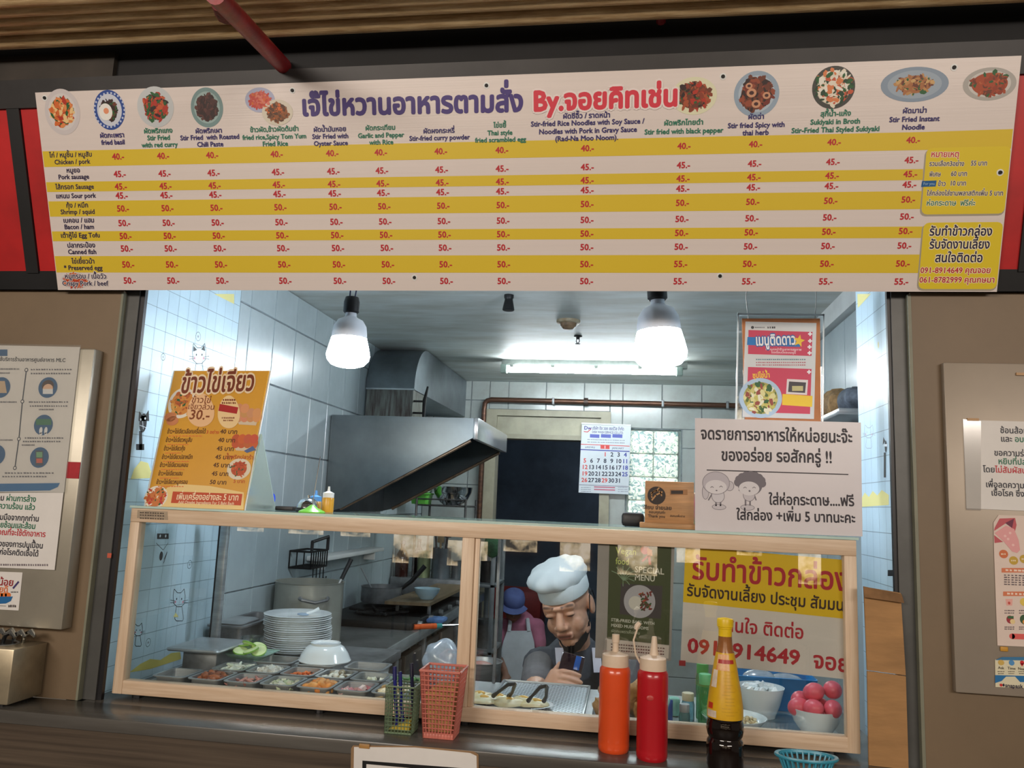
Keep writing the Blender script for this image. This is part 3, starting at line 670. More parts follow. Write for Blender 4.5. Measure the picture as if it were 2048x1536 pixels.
c8.ppoly([(2011, 1198), (2025, 1198), (2024, 1211), (2013, 1211)], (232, 170, 160), .6); c8.pdisc(2018, 1206, 2.5, 3, (200, 80, 70), .9, 10)
c8.pdisc(2020, 1239, 7, 8, (160, 50, 62), .6, 16); c8.pdisc(2025, 1243, 5, 5, (232, 206, 150), .8, 14); c8.prect(2015, 1232, 2027, 1237, (60, 104, 66), .9)
c8.pdisc(2048, 1204, 8, 8, (226, 196, 90), .6, 16); c8.pdisc(2049, 1239, 9, 10, (60, 90, 60), .6, 16); c8.pdisc(2051, 1244, 6, 5, (220, 150, 70), .8, 14)
for x in (2009, 2038):
    for y in (1221, 1226, 1254, 1258): c8.scribble(x, y, x+20, (110, 96, 100), 6, 2.4)
c8.ppoly(rbox_uv((0, 0), (0, 0), 0) and [(2024, 1267), (2130, 1271), (2130, 1282), (2024, 1278)], (222, 96, 92), .6); c8.pdisc(2024, 1272.5, 5.5, 5.5, (222, 96, 92), .6, 16)
c8.build(n5)
n6 = thing('sticker', 'small blue and cream app sticker with round icons low on the grey panel', 'sticker', tuple(at(2020, 1376, Y=YR)))
sheet('card', mat('cream_card', (224, 216, 186), .45, 0, .04, 6), c6, [(1991, 1374), (2140, 1380), (2136, 1320), (1990, 1319)], .0008, n6)
c9 = Canvas((0, YR, 0), (1, 0, 0), (0, 0, 1))
c9.ppoly([(1990, 1350), (2136, 1354), (2137, 1366), (2040, 1364), (2030, 1353), (2012, 1353), (2003, 1362), (1990, 1366)], (40, 112, 168), .5); c9.ppoly([(1990, 1320), (2136, 1322), (2136, 1314), (2004, 1314)], (60, 118, 160), .5)
c9.pdisc(2002, 1325, 6, 5.5, (206, 172, 90), .6, 16); c9.pdisc(2023, 1325.5, 5.5, 5.5, (84, 144, 196), .6, 16); c9.pdisc(2044, 1325, 4, 4, (200, 40, 50), .6, 14); c9.ppoly([(2040, 1327), (2048, 1327), (2044, 1333)], (200, 40, 50), .6)
c9.text(2002, 1338, 'Ask', 7.5, (60, 50, 40)); c9.text(2023, 1339, 'Time', 7.5, (60, 50, 40)); c9.text(2044, 1340, 'Near', 7.5, (60, 50, 40))
for x in (2002, 2023, 2044): c9.scribble(x-7, 1343, x+7, (120, 112, 100), 5, 2); c9.scribble(x-6, 1347, x+6, (120, 112, 100), 5, 2)
c9.text(2010, 1374, 'snapask', 11, (40, 36, 60), align='l', bold=.04); c9.pdisc(2002, 1370, 3, 3, (200, 50, 50), .7, 12); c9.pdisc(2007, 1370, 2, 3, (40, 40, 60), .8, 12)
c9.build(n6)
o = MB().rbox(at(2008, 1296, Y=YR).x-.008, at(2008, 1296, Y=YR).x+.008, YR-.002, -.0702, at(2008, 1297, Y=YR).z-.006, at(2008, 1297, Y=YR).z+.004, .002).build('tape_strip', mat('yellow_tape', (206, 150, 50), .5, 0, .1, 20)); tag(o, 'bit of orange tape under the tongue poster', 'tape')
# small marks on the left post
o = MB().box(at(219, 1111, Y=-.036).x-.006, at(219, 1111, Y=-.036).x+.005, -.0365, -.035, at(219, 1111, Y=-.036).z-.006, at(219, 1111, Y=-.036).z+.006).build('sticker', mat('orange_sticker', (206, 92, 66), .5, 0, .2, 60), smooth=0); tag(o, 'tiny square orange sticker on the grey door post', 'sticker')

# ================================================================ COUNTER AND WHAT STANDS ON IT
ct = thing('service_counter', 'dark wood grain service counter in front of the glass case', 'counter', (-.4, .2, 0))
m = MB(); m.rbox(-3.3, 2.6, -.18, -.052, ZT-.03, ZT, .003); m.box(-1.345, .592, -.056, .46, ZT-.03, ZT-.0005); m.build('countertop', mat('dark_counter_top', (98, 95, 90), .27, 0, .3, 2, stretch=(.6, 8, 8), c2=(72, 69, 65)), ct)
MB().box(-3.3, 2.6, -.178, -.14, 0, ZT-.03).build('front_panel', DARK, ct, smooth=0)
# cutlery steriliser box
cb = thing('cutlery_box', 'stainless steel cutlery box on the counter by the left wall', 'cutlery box', (-1.6, -.11, ZT))
bx0, bx1, by0, by1, bz = -1.75, -1.455, -.172, -.056, 1.205
m = MB(); m.rbox(bx0, bx1, by0, by1, ZT+.008, bz, .004); m.build('body', mat('dull_steel_box', (176, 164, 140), .36, .7, .2, 5, bump=.06), cb)
m = MB(); m.lathe([(.052, 0), (.056, .002), (.058, .0015), (.05, -.012)], (-1.56, -.114, bz), 28, 1.1, .8); m.build('hole_rim', STEEL, cb)
m = MB(); m.lathe([(.0, .0008), (.05, .0008)], (-1.56, -.114, bz), 28, 1.1, .8); m.build('well', BLACK, cb)  # flat black disc, the hole's shade put into its colour
for x in (bx0+.03, bx1-.03):
    for y in (by0+.02, by1-.02): MB().cyl((x, y, ZT), (x, y, ZT+.01), .008, n=10).build('foot', BLACK, cb)
for i in range(6):
    x = -1.545+.018*i-.03; y = -.12+.012*(i % 3)
    s = thing('spoon', 'shiny spoon handle sticking up in the cutlery box', 'spoon', (x, y, bz), 'spoons in the steel box')
    m = MB(); m.tube([(x-.012, y+.004, bz), (x-.004, y, bz+.022), (x+.012, y-.002, bz+.03), (x+.026, y-.004, bz+.018)], [.004, .006, .007, .004], 8); m.build('handle', CHROME, s)
# wire basket of pens
gb = thing('pen_basket', 'small olive green mesh basket of pens on the counter', 'basket', (-.51, -.075, ZT))
GM = mat('olive_green_plastic', (112, 132, 104), .45, 0, .1, 20)
def mesh_box(t, mt, x0, x1, y0, y1, z0, z1, tp, nh, nv, w, rim):
    """open basket: four lattice sides, rim and floor; tp widens the top"""
    for side in range(4):
        m = MB()
        def q(a, z):
            f = tp*(z-z0)/(z1-z0); xa, xb, ya, yb = x0-f, x1+f, y0-f, y1+f
            return (Vector((xa+(xb-xa)*a, ya, z)), Vector((xb, ya+(yb-ya)*a, z)), Vector((xb-(xb-xa)*a, yb, z)), Vector((xa, yb-(yb-ya)*a, z)))[side]
        for i in range(nv+1): m.tube([q(i/nv, z0), q(i/nv, z1)], w, 4)
        for j in range(nh+1): m.tube([q(0, z0+(z1-z0)*j/nh), q(1, z0+(z1-z0)*j/nh)], w, 4)
        m.build('mesh_side', mt, t)
    f = tp; m = MB()
    P = [(x0-f, y0-f), (x1+f, y0-f), (x1+f, y1+f), (x0-f, y1+f), (x0-f, y0-f)]
    for (a, b), (c, d) in zip(P[:-1], P[1:]): m.tube([(a, b, z1), (c, d, z1)], rim, 6)
    m.build('rim', mt, t)
    MB().box(x0, x1, y0, y1, z0-.001, z0+.003).build('base', mt, t, smooth=0)
mesh_box(gb, GM, -.545, -.482, -.108, -.048, ZT+.001, ZT+.104, .002, 12, 8, .00095, .002)
for i, (x, y, h, c, lb) in enumerate(((-.532, -.085, .142, (24, 30, 120), 'tall dark blue pen leaning at the left of the green basket'), (-.522, -.07, .128, (22, 34, 140), 'shorter blue pen in the middle of the green basket'), (-.497, -.064, .148, (20, 24, 60), 'black pen standing at the back of the green basket'))):
    p = thing('pen', lb, 'pen', (x, y, ZT+.006), 'pens in the green basket')
    b = MB(); b.cyl((x+.01, y, ZT+.006), (x-.003, y+.004, ZT+h-.03), .0042, n=10); b.build('barrel', mat('pen_ink_%d' % i, c, .3, 0, .1, 40), p)
    b = MB(); b.cyl((x-.003, y+.004, ZT+h-.03), (x-.006, y+.006, ZT+h), .0052, .0045, 10); b.build('cap', mat('pen_cap_%d' % i, tuple(v*.8 for v in c), .35, 0, .1, 40), p)
o = MB(); o.prism([(-.54, -.1, ZT+.006), (-.49, -.1, ZT+.006), (-.488, -.1, ZT+.028), (-.52, -.1, ZT+.016)], (0, .04, 0)); o = o.build('note_pad', mat('yellow_note', (204, 176, 60), .6, 0, .1, 40), smooth=0); tag(o, 'yellow paper scrap at the bottom of the green basket', 'paper')
# pink basket with order slips
pb = thing('slip_basket', 'tall salmon pink lattice basket holding a pad on the counter', 'basket', (-.41, -.085, ZT))
PK = mat('salmon_plastic', (206, 122, 108), .4, 0, .08, 20)
mesh_box(pb, PK, -.451, -.382, -.118, -.058, ZT+.001, ZT+.148, .012, 14, 10, .0014, .003)
MB().rbox(-.452, -.381, -.119, -.057, ZT, ZT+.012, .003).build('bottom_band', PK, pb)
o = MB(); o.prism([(-.443, -.112, ZT+.014), (-.389, -.112, ZT+.014), (-.383, -.112, ZT+.112), (-.40, -.112, ZT+.117), (-.425, -.112, ZT+.116), (-.452, -.112, ZT+.098)], (0, .045, 0)); o = o.build('paper_pad', mat('tan_weave_paper', (186, 148, 88), .7, 0, .22, 90, bump=.7, bscale=160), smooth=0); tag(o, 'tan paper pad inside the pink basket', 'paper')
# squeeze bottles
def squeeze(px, y0, rad, ztop_body, c, lb, name='squeeze_bottle', nozzle=0):
    p = at(px, 1400, Y=y0); x = p.x
    t = thing('squeeze_bottle', lb, 'sauce bottle', (x, y0, ZT))
    m = MB(); h = ztop_body-ZT; r = rad
    m.lathe([(0, 0), (r*.9, 0), (r*.98, .004), (r, .01), (r, .018), (r*.985, .021), (r, .024), (r, h-.016), (r*.985, h-.006), (r*.86, h), (0, h)], (x, y0, ZT), 36); m.build('bottle', mat('sauce_%d' % int(c[1]), c, .28, 0, .05, 6, coat=.35, sub=.05), t)
    CP = mat('cream_cap', (222, 200, 176), .42, 0, .04, 12)
    m = MB(); m.lathe([(r*.86, h), (r*.87, h+.002), (r*.85, h+.024), (r*.78, h+.026), (r*.55, h+.0275), (.012, h+.031), (0, h+.031)], (x, y0, ZT), 32); m.build('cap', CP, t)
    m = MB()
    if nozzle == 0: m.lathe([(.011, h+.03), (.0085, h+.04), (.0055, h+.068), (.0045, h+.070), (0, h+.070)], (x+.002, y0, ZT), 16)
    else: m.lathe([(.0075, h+.03), (.0068, h+.05), (.0085, h+.051), (.0085, h+.068), (0, h+.068)], (x, y0, ZT), 14)
    m.build('nozzle', CP, t)
    return t, x, h, CP
t1, x_, h_, CP = squeeze(1229, -.092, .0345, 1.249, (226, 82, 34), 'orange squeeze bottle with cream cap beside the red one', nozzle=1)
t2, x_, h_, CP = squeeze(1305, -.128, .0335, 1.253, (186, 22, 34), 'red squeeze bottle with long white nozzle and dangling tip cover', nozzle=0)
m = MB(); z = ZT+h_
m.tube([(x_-.028, -.128, z+.012), (x_-.038, -.132, z+.03), (x_-.043, -.13, z+.06), (x_-.036, -.128, z+.082), (x_-.032, -.127, z+.092)], .0022, 8); m.tube([(x_-.038, -.128, z+.082), (x_-.036, -.127, z+.09), (x_-.03, -.126, z+.097)], [.004, .0062, .005], 10); m.build('tip_cover', CP, t2)
m = MB(); m.ball((x_-.006, -.1612, ZT+.132), (.008, .0015, .006), 12, 6); m.build('dent_patch', mat('sauce_smear', (196, 70, 66), .35, 0, .05, 20), t2)  # small spot paler than the rest of the bottle
# soy sauce bottle
sx, sy = at(1450, 1440, Y=-.145).x, -.145
t = thing('soy_sauce_bottle', 'tall dark seasoning bottle with yellow label and yellow cap at the counter edge', 'sauce bottle', (sx, sy, ZT))
m = MB(); m.lathe([(0, 0), (.036, 0), (.0385, .006), (.0385, .05), (.037, .056), (.0345, .059), (.034, .062), (.0365, .066), (.0395, .078), (.0385, .09), (.0365, .097), (.037, .1), (.0372, .102)], (sx, sy, ZT), 36)
m.build('liquid_body', mat('dark_soy', (22, 14, 12), .08, 0, .2, 8, coat=.6), t)
PROF = [(.0372, .102), (.037, .12), (.0335, .15), (.0285, .18), (.0235, .21), (.0185, .235), (.0155, .252), (.0142, .268)]
m = MB(); m.lathe(PROF, (sx, sy, ZT), 36); m.build('shoulder', mat('amber_neck', (150, 96, 52), .12, 0, .2, 10, coat=.5), t)
lab = MB(); lab.lathe([(r+.0006, z) for r, z in PROF if z < .236], (sx, sy, ZT), 36); lo = lab.build('label', mat('yellow_label', (226, 184, 30), .35, 0, .12, 16, c2=(206, 152, 28)), t)
m = MB(); m.lathe([(.0142, .268), (.0142, .283), (.0152, .284), (.0152, .287), (.0172, .288), (.0176, .3), (.0165, .304), (.007, .306), (0, .306)], (sx, sy, ZT), 28); m.build('cap', mat('yellow_cap', (232, 194, 20), .35, 0, .05, 30), t)
m = MB()
def onlab(a, z, k=.0012):
    for (r0, z0), (r1, z1) in zip(PROF[:-1], PROF[1:]):
        if z0 <= z <= z1: r = r0+(r1-r0)*(z-z0)/(z1-z0)+k; return Vector((sx+r*math.sin(a), sy-r*math.cos(a), ZT+z))
def patch(m, a0, a1, z0, z1, n=6, k=.0012):
    for i in range(n): a = a0+(a1-a0)*i/n; b = a0+(a1-a0)*(i+1)/n; m.quad(onlab(a, z0, k), onlab(b, z0, k), onlab(b, z1, k), onlab(a, z1, k))
m.mi(0); patch(m, -.9, .25, .2, .232); m.mi(1); patch(m, -1.3, -.6, .105, .119); m.mi(2); patch(m, -1.25, -.85, .122, .134); m.mi(3); patch(m, -.75, .7, .214, .222, 8, .0016); m.mi(1); patch(m, -1.2, -.7, .165, .2)
m.mi(4)
for i in range(14):
    z = .112+i*.0066
    patch(m, -.35+random.uniform(0, .3), .2+random.uniform(0, .6), z, z+.0016, 5)
m.build('label_print', [mat('label_orange', (214, 120, 60), .4, 0, .3, 40, c2=(236, 200, 150)), mat('label_white', (226, 210, 190), .4, 0, .1, 40), mat('label_red', (200, 60, 34), .4), mat('label_band', (178, 46, 40), .4), mat('label_text', (206, 160, 26), .45)], lo)
# blue basket
kb = thing('plastic_basket', 'turquoise oval plastic basket with slotted sides at the counter front', 'basket', (.372, -.15, ZT))
BL = mat('turquoise_plastic', (60, 152, 178), .35, 0, .06, 20)
bc = Vector((.375, -.147, ZT))
m = MB(); m.lathe([(.055, .031), (.063, .033), (.065, .036), (.0635, .039), (.056, .0385), (.054, .034)], bc, 40, 1, .62); m.build('rim', BL, kb)
m = MB(); m.lathe([(0, .001), (.042, .001), (.046, .004), (0, .004)], bc, 36, 1, .62); m.build('base', BL, kb)
for i in range(28):
    a = 2*math.pi*i/28; c, s = math.cos(a), math.sin(a)
    MB().tube([bc+Vector((.043*c, .043*.62*s, .003)), bc+Vector((.056*c, .056*.62*s, .035))], .0024, 5).build('slat', BL, kb)
# framed notice fixed to the counter front
c10 = Canvas((0, -.182, 0), (1, 0, 0), (0, 0, 1))
fn = thing('framed_notice', 'white notice with a black border on the counter front', 'notice', tuple(at(830, 1600, Y=-.1815)))
sheet('frame_back', mat('tan_mount', (150, 118, 84), .5, 0, .1, 10), c10, [(698, 1760), (962, 1770), (957, 1509), (948, 1503), (830, 1492), (706, 1491), (702, 1497)], .0015, fn)
c11 = Canvas((0, -.1828, 0), (1, 0, 0), (0, 0, 1)); sheet('paper', PAPER, c11, [(704, 1755), (958, 1765), (953, 1512), (940, 1506), (830, 1495), (708, 1494)], .0006, fn)
c11.ppoly([(720, 1740), (940, 1750), (937, 1537), (725, 1521)], (24, 24, 26), .4); c11.ppoly([(728, 1732), (934, 1742), (931, 1546), (733, 1528)], (226, 222, 218), .8)
c11.build(fn)
o = MB().rbox(at(730, 1490, Y=-.18).x-.012, at(730, 1490, Y=-.18).x+.012, -.186, -.1785, at(730, 1490, Y=-.18).z-.006, at(730, 1490, Y=-.18).z+.003, .001).build('tape_strip', mat('brown_tape', (176, 132, 76), .4)); tag(o, 'brown tape strip holding up the framed notice', 'tape')
# cardboard against the right post
CB = mat('cardboard', (170, 128, 82), .8, 0, .1, 6, bump=.15, bscale=30, stretch=(1, 1, 5))
kd = thing('cardboard_sheet', 'folded brown cardboard sheet standing beside the right end of the case', 'cardboard', (.555, -.04, ZT))
m = MB(); m.prism([(.527, -.042, ZT), (.606, -.05, ZT), (.604, -.056, 1.262), (.527, -.046, 1.266)], (0, .006, 0)); m.build('lower_panel', CB, kd, smooth=0)
m = MB(); m.prism([(.527, -.046, 1.268), (.604, -.056, 1.264), (.602, -.044, 1.438), (.526, -.038, 1.447)], (0, .006, 0)); m.build('upper_panel', CB, kd, smooth=0)
m = MB(); m.prism([(.523, -.052, 1.425), (.604, -.06, 1.418), (.602, -.05, 1.436), (.524, -.044, 1.448)], (0, .006, 0)); m.build('folded_flap', mat('cardboard_edge', (138, 102, 66), .85, 0, .15, 20), kd, smooth=0)
# ================================================================ CAT WALLPAPER ON THE TWO REVEALS
WP = mat('pale_blue_wallpaper', (186, 212, 224), .28, 0, .04, 4)
GL_, CATB, PINKC, YW = (146, 166, 176), (40, 48, 56), (226, 160, 176), (222, 214, 140)
wpl = MB().box(XL-.005, XL, -.018, .574, 1.0, ZC).build('wallpaper', WP, wl, smooth=0)
cl1 = Canvas((XL, 0, 0), (0, 1, 0), (0, 0, 1))
def grid(c, u0, u1, z0, z1, du, dz, first=0):
    n = int(abs(u1-u0)/du)
    for i in range(1, n+1): u = u0+(du*i if u1 > u0 else -du*i); c.line([(u, z0), (u, z1)], .0011, GL_, .1)
    z = z0+first
    while z < z1: c.line([(u0, z), (u1, z)], .0016, (130, 148, 158), .2); z += dz
grid(cl1, -.018, .574, 1.07, ZC, .055, .0615)
def cat(c, x, y, s, fill=None, col=CATB):
    """little line-drawn cat, pixel centre of the head"""
    if fill: c.pdisc(x, y, 12*s, 13*s, fill, .4, 20)
    c.pline([(x-11*s, y-8*s), (x-9*s, y-20*s), (x-3*s, y-13*s), (x+3*s, y-13*s), (x+9*s, y-20*s), (x+11*s, y-8*s), (x+10*s, y+6*s), (x+4*s, y+12*s), (x-4*s, y+12*s), (x-10*s, y+6*s), (x-11*s, y-8*s)], 1.3, col, .6)
    for d in (-1, 1):
        c.pdisc(x+d*4.5*s, y-2*s, 1.6*s, 2*s, col, .8, 8); c.pdisc(x+d*7*s, y+3.5*s, 2.8*s, 2.4*s, PINKC, .7, 10)
        c.pline([(x+d*7*s, y+2*s), (x+d*16*s, y)], .9, col, .8); c.pline([(x+d*7*s, y+4*s), (x+d*16*s, y+5*s)], .9, col, .8)
    c.pline([(x-5*s, y+12*s), (x-8*s, y+34*s), (x-5*s, y+38*s), (x+6*s, y+38*s), (x+8*s, y+34*s), (x+5*s, y+12*s)], 1.2, col, .6)
cat(cl1, 398, 712, 1.25); cl1.ppoly([(386, 703), (387, 692), (394, 700)], CATB, .8); cl1.ppoly([(402, 699), (408, 690), (410, 702)], CATB, .8)
for x, y, r in ((396, 673, 9), (326, 714, 7), (379, 1129, 8), (296, 1285, 8)):
    cl1.line([cl1.P(x, y)+np.array([r*math.cos(a), r*math.sin(a)])*cl1.mpp(x, y) for a in [i*.5236 for i in range(13)]], .0012, CATB, .6); cl1.pdisc(x, y, r*.35, r*.3, (150, 160, 170), .6, 8)
# black cat half hidden by the post
cl1.pdisc(286, 846, 12, 19, (22, 22, 26), .6, 24); cl1.ppoly([(277, 842), (278, 822), (285, 832), (291, 830), (297, 820), (298, 842)], (22, 22, 26), .6); cl1.pdisc(281, 839, 2.6, 2.6, (220, 230, 235), .9, 10); cl1.pdisc(290, 837, 2.6, 2.6, (220, 230, 235), .9, 10); cl1.pline([(285, 842), (286, 858)], 1.2, (220, 230, 235), .9); cl1.pline([(278, 850), (294, 856)], 1, (220, 230, 235), .9)
cl1.prect(278, 862, 284, 900, (22, 22, 26), .6); cl1.prect(272, 888, 288, 900, (22, 22, 26), .6)
cl1.prect(314, 1067, 337, 1078, (40, 44, 50), .6); cl1.pdisc(320, 1072, 2.5, 3, (220, 230, 235), .9, 10); cl1.pdisc(331, 1072, 2.5, 3, (220, 230, 235), .9, 10); cl1.pline([(312, 1086), (326, 1100), (336, 1086)], 1, CATB, .7); cl1.pdisc(322, 1112, 6, 9, (40, 44, 50), .7, 14); cl1.pline([(328, 1118), (334, 1104), (327, 1126)], 1.6, CATB, .7)
cat(cl1, 358, 1200, 1.1); cl1.ppoly([(346, 1234), (351, 1225), (357, 1234)], YW, .9); cat(cl1, 276, 1262, .8)
cl1.ppoly([(258, 1345), (280, 1328), (300, 1318), (320, 1320), (342, 1306), (360, 1304), (362, 1318), (300, 1338)], (206, 196, 110), .5)
cl1.ppoly([(261, 958), (268, 938), (281, 922), (296, 926), (303, 946), (302, 956)], YW, .5); cl1.ppoly([(428, 588), (468, 588), (468, 608)], YW, .5)
cl1.build(wpl)
wpr = MB().box(.615, .62, -.018, .31, 1.0, ZC).build('wallpaper', WP, wr, smooth=0)
cr1 = Canvas((.615, 0, 0), (0, -1, 0), (0, 0, 1))
grid(cr1, -.31, .018, 1.07, ZC, .055, .062)
cr1.ppoly([(1715, 588), (1742, 588), (1716, 616)], YW, .5); cr1.ppoly([(1722, 1000), (1730, 985), (1738, 994), (1746, 982), (1755, 991), (1764, 980), (1778, 990), (1778, 1010), (1722, 1014)], YW, .5)
cat(cr1, 1738, 866, .8, None, (150, 160, 170)); cr1.pdisc(1757, 690, 4, 7, YW, .6, 14)
cr1.pdisc(1772, 893, 7, 12, (28, 30, 34), .6, 18); cr1.ppoly([(1766, 890), (1767, 874), (1771, 882)], (28, 30, 34), .6); cr1.prect(1768, 888, 1775, 893, (220, 230, 235), .9); cr1.prect(1768, 905, 1772, 955, (28, 30, 34), .6); cr1.prect(1776, 1140, 1790, 1152, (28, 30, 34), .6)
cr1.build(wpr)

# ================================================================ GLASS CASE
CX0, CX1, CZ0, CZ1 = -1.302, .522, 1.078, 1.548
PANE = glass('case_glass', (.975, .995, .99), .085)
ca = thing('display_case', 'glass food display case with cream wood grain frame on the counter', 'display case', ((CX0+CX1)/2, .2, ZT))
MB().rbox(CX0, CX1, 0, .034, CZ1-.036, CZ1, .002).build('top_rail', CREAM, ca)
MB().rbox(CX0+.027, CX1-.026, .001, .03, CZ0, CZ0+.034, .002).build('bottom_rail', CREAM, ca)
MB().rbox(CX0, CX0+.027, .0005, .032, CZ0, CZ1-.036, .002).build('stile', CREAMV, ca)
MB().rbox(CX1-.028, CX1, .0005, .032, CZ0, CZ1-.036, .002).build('stile', CREAMV, ca)
dv = at(937, 1200, Y=0).x
MB().rbox(dv-.023, dv+.008, .001, .026, CZ0+.034, CZ1-.036, .002).build('divider', CREAMV, ca)
MB().rbox(dv+.008, dv+.021, .008, .03, CZ0+.034, CZ1-.036, .002).build('divider', CREAMV, ca)
for x0, x1, y in ((CX0+.02, dv-.01, .008), (dv+.01, CX1-.02, .012)):
    MB().box(x0, x1, y, y+.004, CZ0+.03, CZ1-.03).build('glass_pane', PANE, ca, smooth=0)
MB().box(CX0-.002, CX1+.004, -.004, .30, CZ1+.0005, CZ1+.0065).build('glass_top', glass('case_top_glass', (.95, .99, .985), .08), ca, smooth=0)
GE = mat('green_glass_edge', (196, 222, 214), .1, 0, .05, 8)
MB().box(CX0-.002, CX1+.004, -.0052, -.0038, CZ1+.0007, CZ1+.0063).build('glass_edge', GE, ca, smooth=0)
MB().box(CX0-.002, CX1+.004, .2995, .3012, CZ1+.0007, CZ1+.0063).build('glass_edge', GE, ca, smooth=0)
MB().box(CX0+.01, CX1-.01, .03, .44, CZ0, CZ0+.003).build('deck', STEEL, ca, smooth=0)
for x in (CX0+.06, -.75, dv, 0, CX1-.06):
    for y in (.02, .41): MB().cyl((x, y, ZT), (x, y, CZ0+.001), .012, n=10).build('foot', BLACK, ca)
rp_ = at(442, 1150, Y=.42).x; MB().rbox(rp_-.012, rp_+.012, .41, .43, CZ0, CZ1, .002).build('rear_post', STEEL, ca); MB().rbox(rp_-.016, rp_-.012, .409, .43, CZ0, CZ1, .0005, 1).build('gasket', BLACK, ca)
MB().rbox(dv+.0, dv+.009, .42, .43, CZ0+.003, CZ1, .002).build('rear_post', STEELD, ca)
MB().rbox(CX0+.01, CX1-.01, .405, .43, CZ1-.022, CZ1, .003).build('rear_rail', STEEL, ca)
# maker's plate at the left of the top rail
cvp = Canvas((0, -.0004, 0), (1, 0, 0), (0, 0, 1))
pm = sheet('maker_plate', mat('dull_plate', (168, 150, 128), .5, .2, .1, 40), cvp, [(274, 1036), (336, 1040), (335, 1023), (275, 1020)], .0004, ca)
for i, y in enumerate((1025, 1030, 1036)): cvp.scribble(280, y, 330, (84, 72, 62), 10, 2.6, y1=y+2)
cvp.build(pm)

# ---- food pans in the case
def rrect(x0, x1, y0, y1, r, z, n=4):
    out = []
    for cx, cy, a0 in ((x1-r, y1-r, 0), (x0+r, y1-r, 90), (x0+r, y0+r, 180), (x1-r, y0+r, 270)):
        out += [Vector((cx+r*math.cos(math.radians(a0+90*t/n)), cy+r*math.sin(math.radians(a0+90*t/n)), z)) for t in range(n+1)]
    return out
def pan(x0, x1, y0, y1, z0, z1, lb, mt=STEEL, name='food_pan', group='steel food pans in the case'):
    m = MB(); t = .007; r = .016
    def R(i, z, rr=r): return rrect(x0+i, x1-i, y0+i, y1-i, max(.003, rr-i*.3), z)
    m.rings([R(t+.006, z0), R(t+.003, z0+.004), R(t, z1-.003), R(0, z1-.002), R(0, z1), R(t+.0008, z1), R(t+.0038, z0+.005), R(t+.008, z0+.0025)], True, True)
    return tag(m.build(name, mt, smooth=50), lb, 'pan', group)
def food(x0, x1, y0, y1, z, h, cols, n, size, shape, lb, seed, cat_='food'):
    rd = random.Random(seed); m = MB()
    for i in range(n):
        x = rd.uniform(x0, x1); y = rd.uniform(y0, y1); q = 1-((x-(x0+x1)/2)/((x1-x0)/2))**2*.6-((y-(y0+y1)/2)/((y1-y0)/2))**2*.4
        zz = z+h*max(.1, q)*rd.uniform(.4, 1); m.mi(rd.randrange(len(cols)))
        R = Matrix.Rotation(rd.uniform(0, 6.28), 3, 'Z') @ Matrix.Rotation(rd.uniform(-.7, .7), 3, 'X') @ Matrix.Rotation(rd.uniform(-.7, .7), 3, 'Y')
        s = size*rd.uniform(.75, 1.25)
        if shape == 'ball': m.ball((x, y, zz), (s, s*.7, s*.6), 9, 6, R)
        elif shape == 'stick': m.ball((x, y, zz), (s*1.9, s*.4, s*.35), 7, 5, R)
        elif shape == 'disc': m.ball((x, y, zz), (s, s, s*.28), 10, 5, R)
        else:
            bm = bmesh.new(); bmesh.ops.create_cube(bm, size=1)
            for v in bm.verts: v.co = Vector((x, y, zz))+R @ Vector((v.co.x*s*1.5, v.co.y*s*1.1, v.co.z*s*.8))
            m.bm(bm)
    # bed so that no floor shows through
    m.mi(0); m.add([(x0, y0, z-.004), (x1, y0, z-.004), (x1, y1, z-.004), (x0, y1, z-.004)], [(0, 1, 2, 3)])
    o = m.build('diced_food', [mat('food_%d_%d_%d' % c, c, .45, 0, .15, 60, sub=.05) for c in cols], smooth=50)
    return stuff(o, lb, cat_)
PX = [-1.222+.0985*i for i in range(7)]
F1 = [('nearly empty pan at the left end of the front row', None),
      ('front row pan holding brown sausage pieces', ([(150, 86, 54), (176, 104, 66), (128, 70, 48)], 26, .011, 'ball', .014, 'brown sausage pieces in the second front pan')),
      ('front row pan with thin pink strips', ([(186, 126, 116), (170, 104, 98), (206, 150, 136)], 16, .010, 'stick', .004, 'pink meat strips in the third front pan')),
      ('front row pan of white and green cubes', ([(206, 204, 180), (190, 200, 160), (222, 220, 204)], 24, .009, 'cube', .010, 'pale tofu cubes in the fourth front pan')),
      ('front row pan heaped with orange chunks', ([(226, 146, 66), (236, 166, 92), (214, 128, 54)], 30, .012, 'ball', .016, 'bright orange chunks in the fifth front pan')),
      ('front row pan with pink and white bits', ([(222, 176, 172), (200, 120, 126), (232, 208, 200)], 12, .010, 'cube', .004, 'pink and white crab stick bits in the sixth front pan')),
      ('front row pan heaped with beige rings near the green basket', ([(226, 196, 150), (236, 212, 172), (212, 176, 126)], 28, .013, 'disc', .015, 'beige squid rings in the last front pan'))]
ZP0, ZP1 = CZ0+.0035, 1.121
for i, (lb, f) in enumerate(F1):
    pan(PX[i], PX[i]+.094, .036, .146, ZP0, ZP1, lb)
    if f: food(PX[i]+.014, PX[i]+.08, .05, .132, ZP1-.014, f[4]*1.25, f[0], int(f[1]*1.6), f[2]*1.1, f[3], f[5], i)
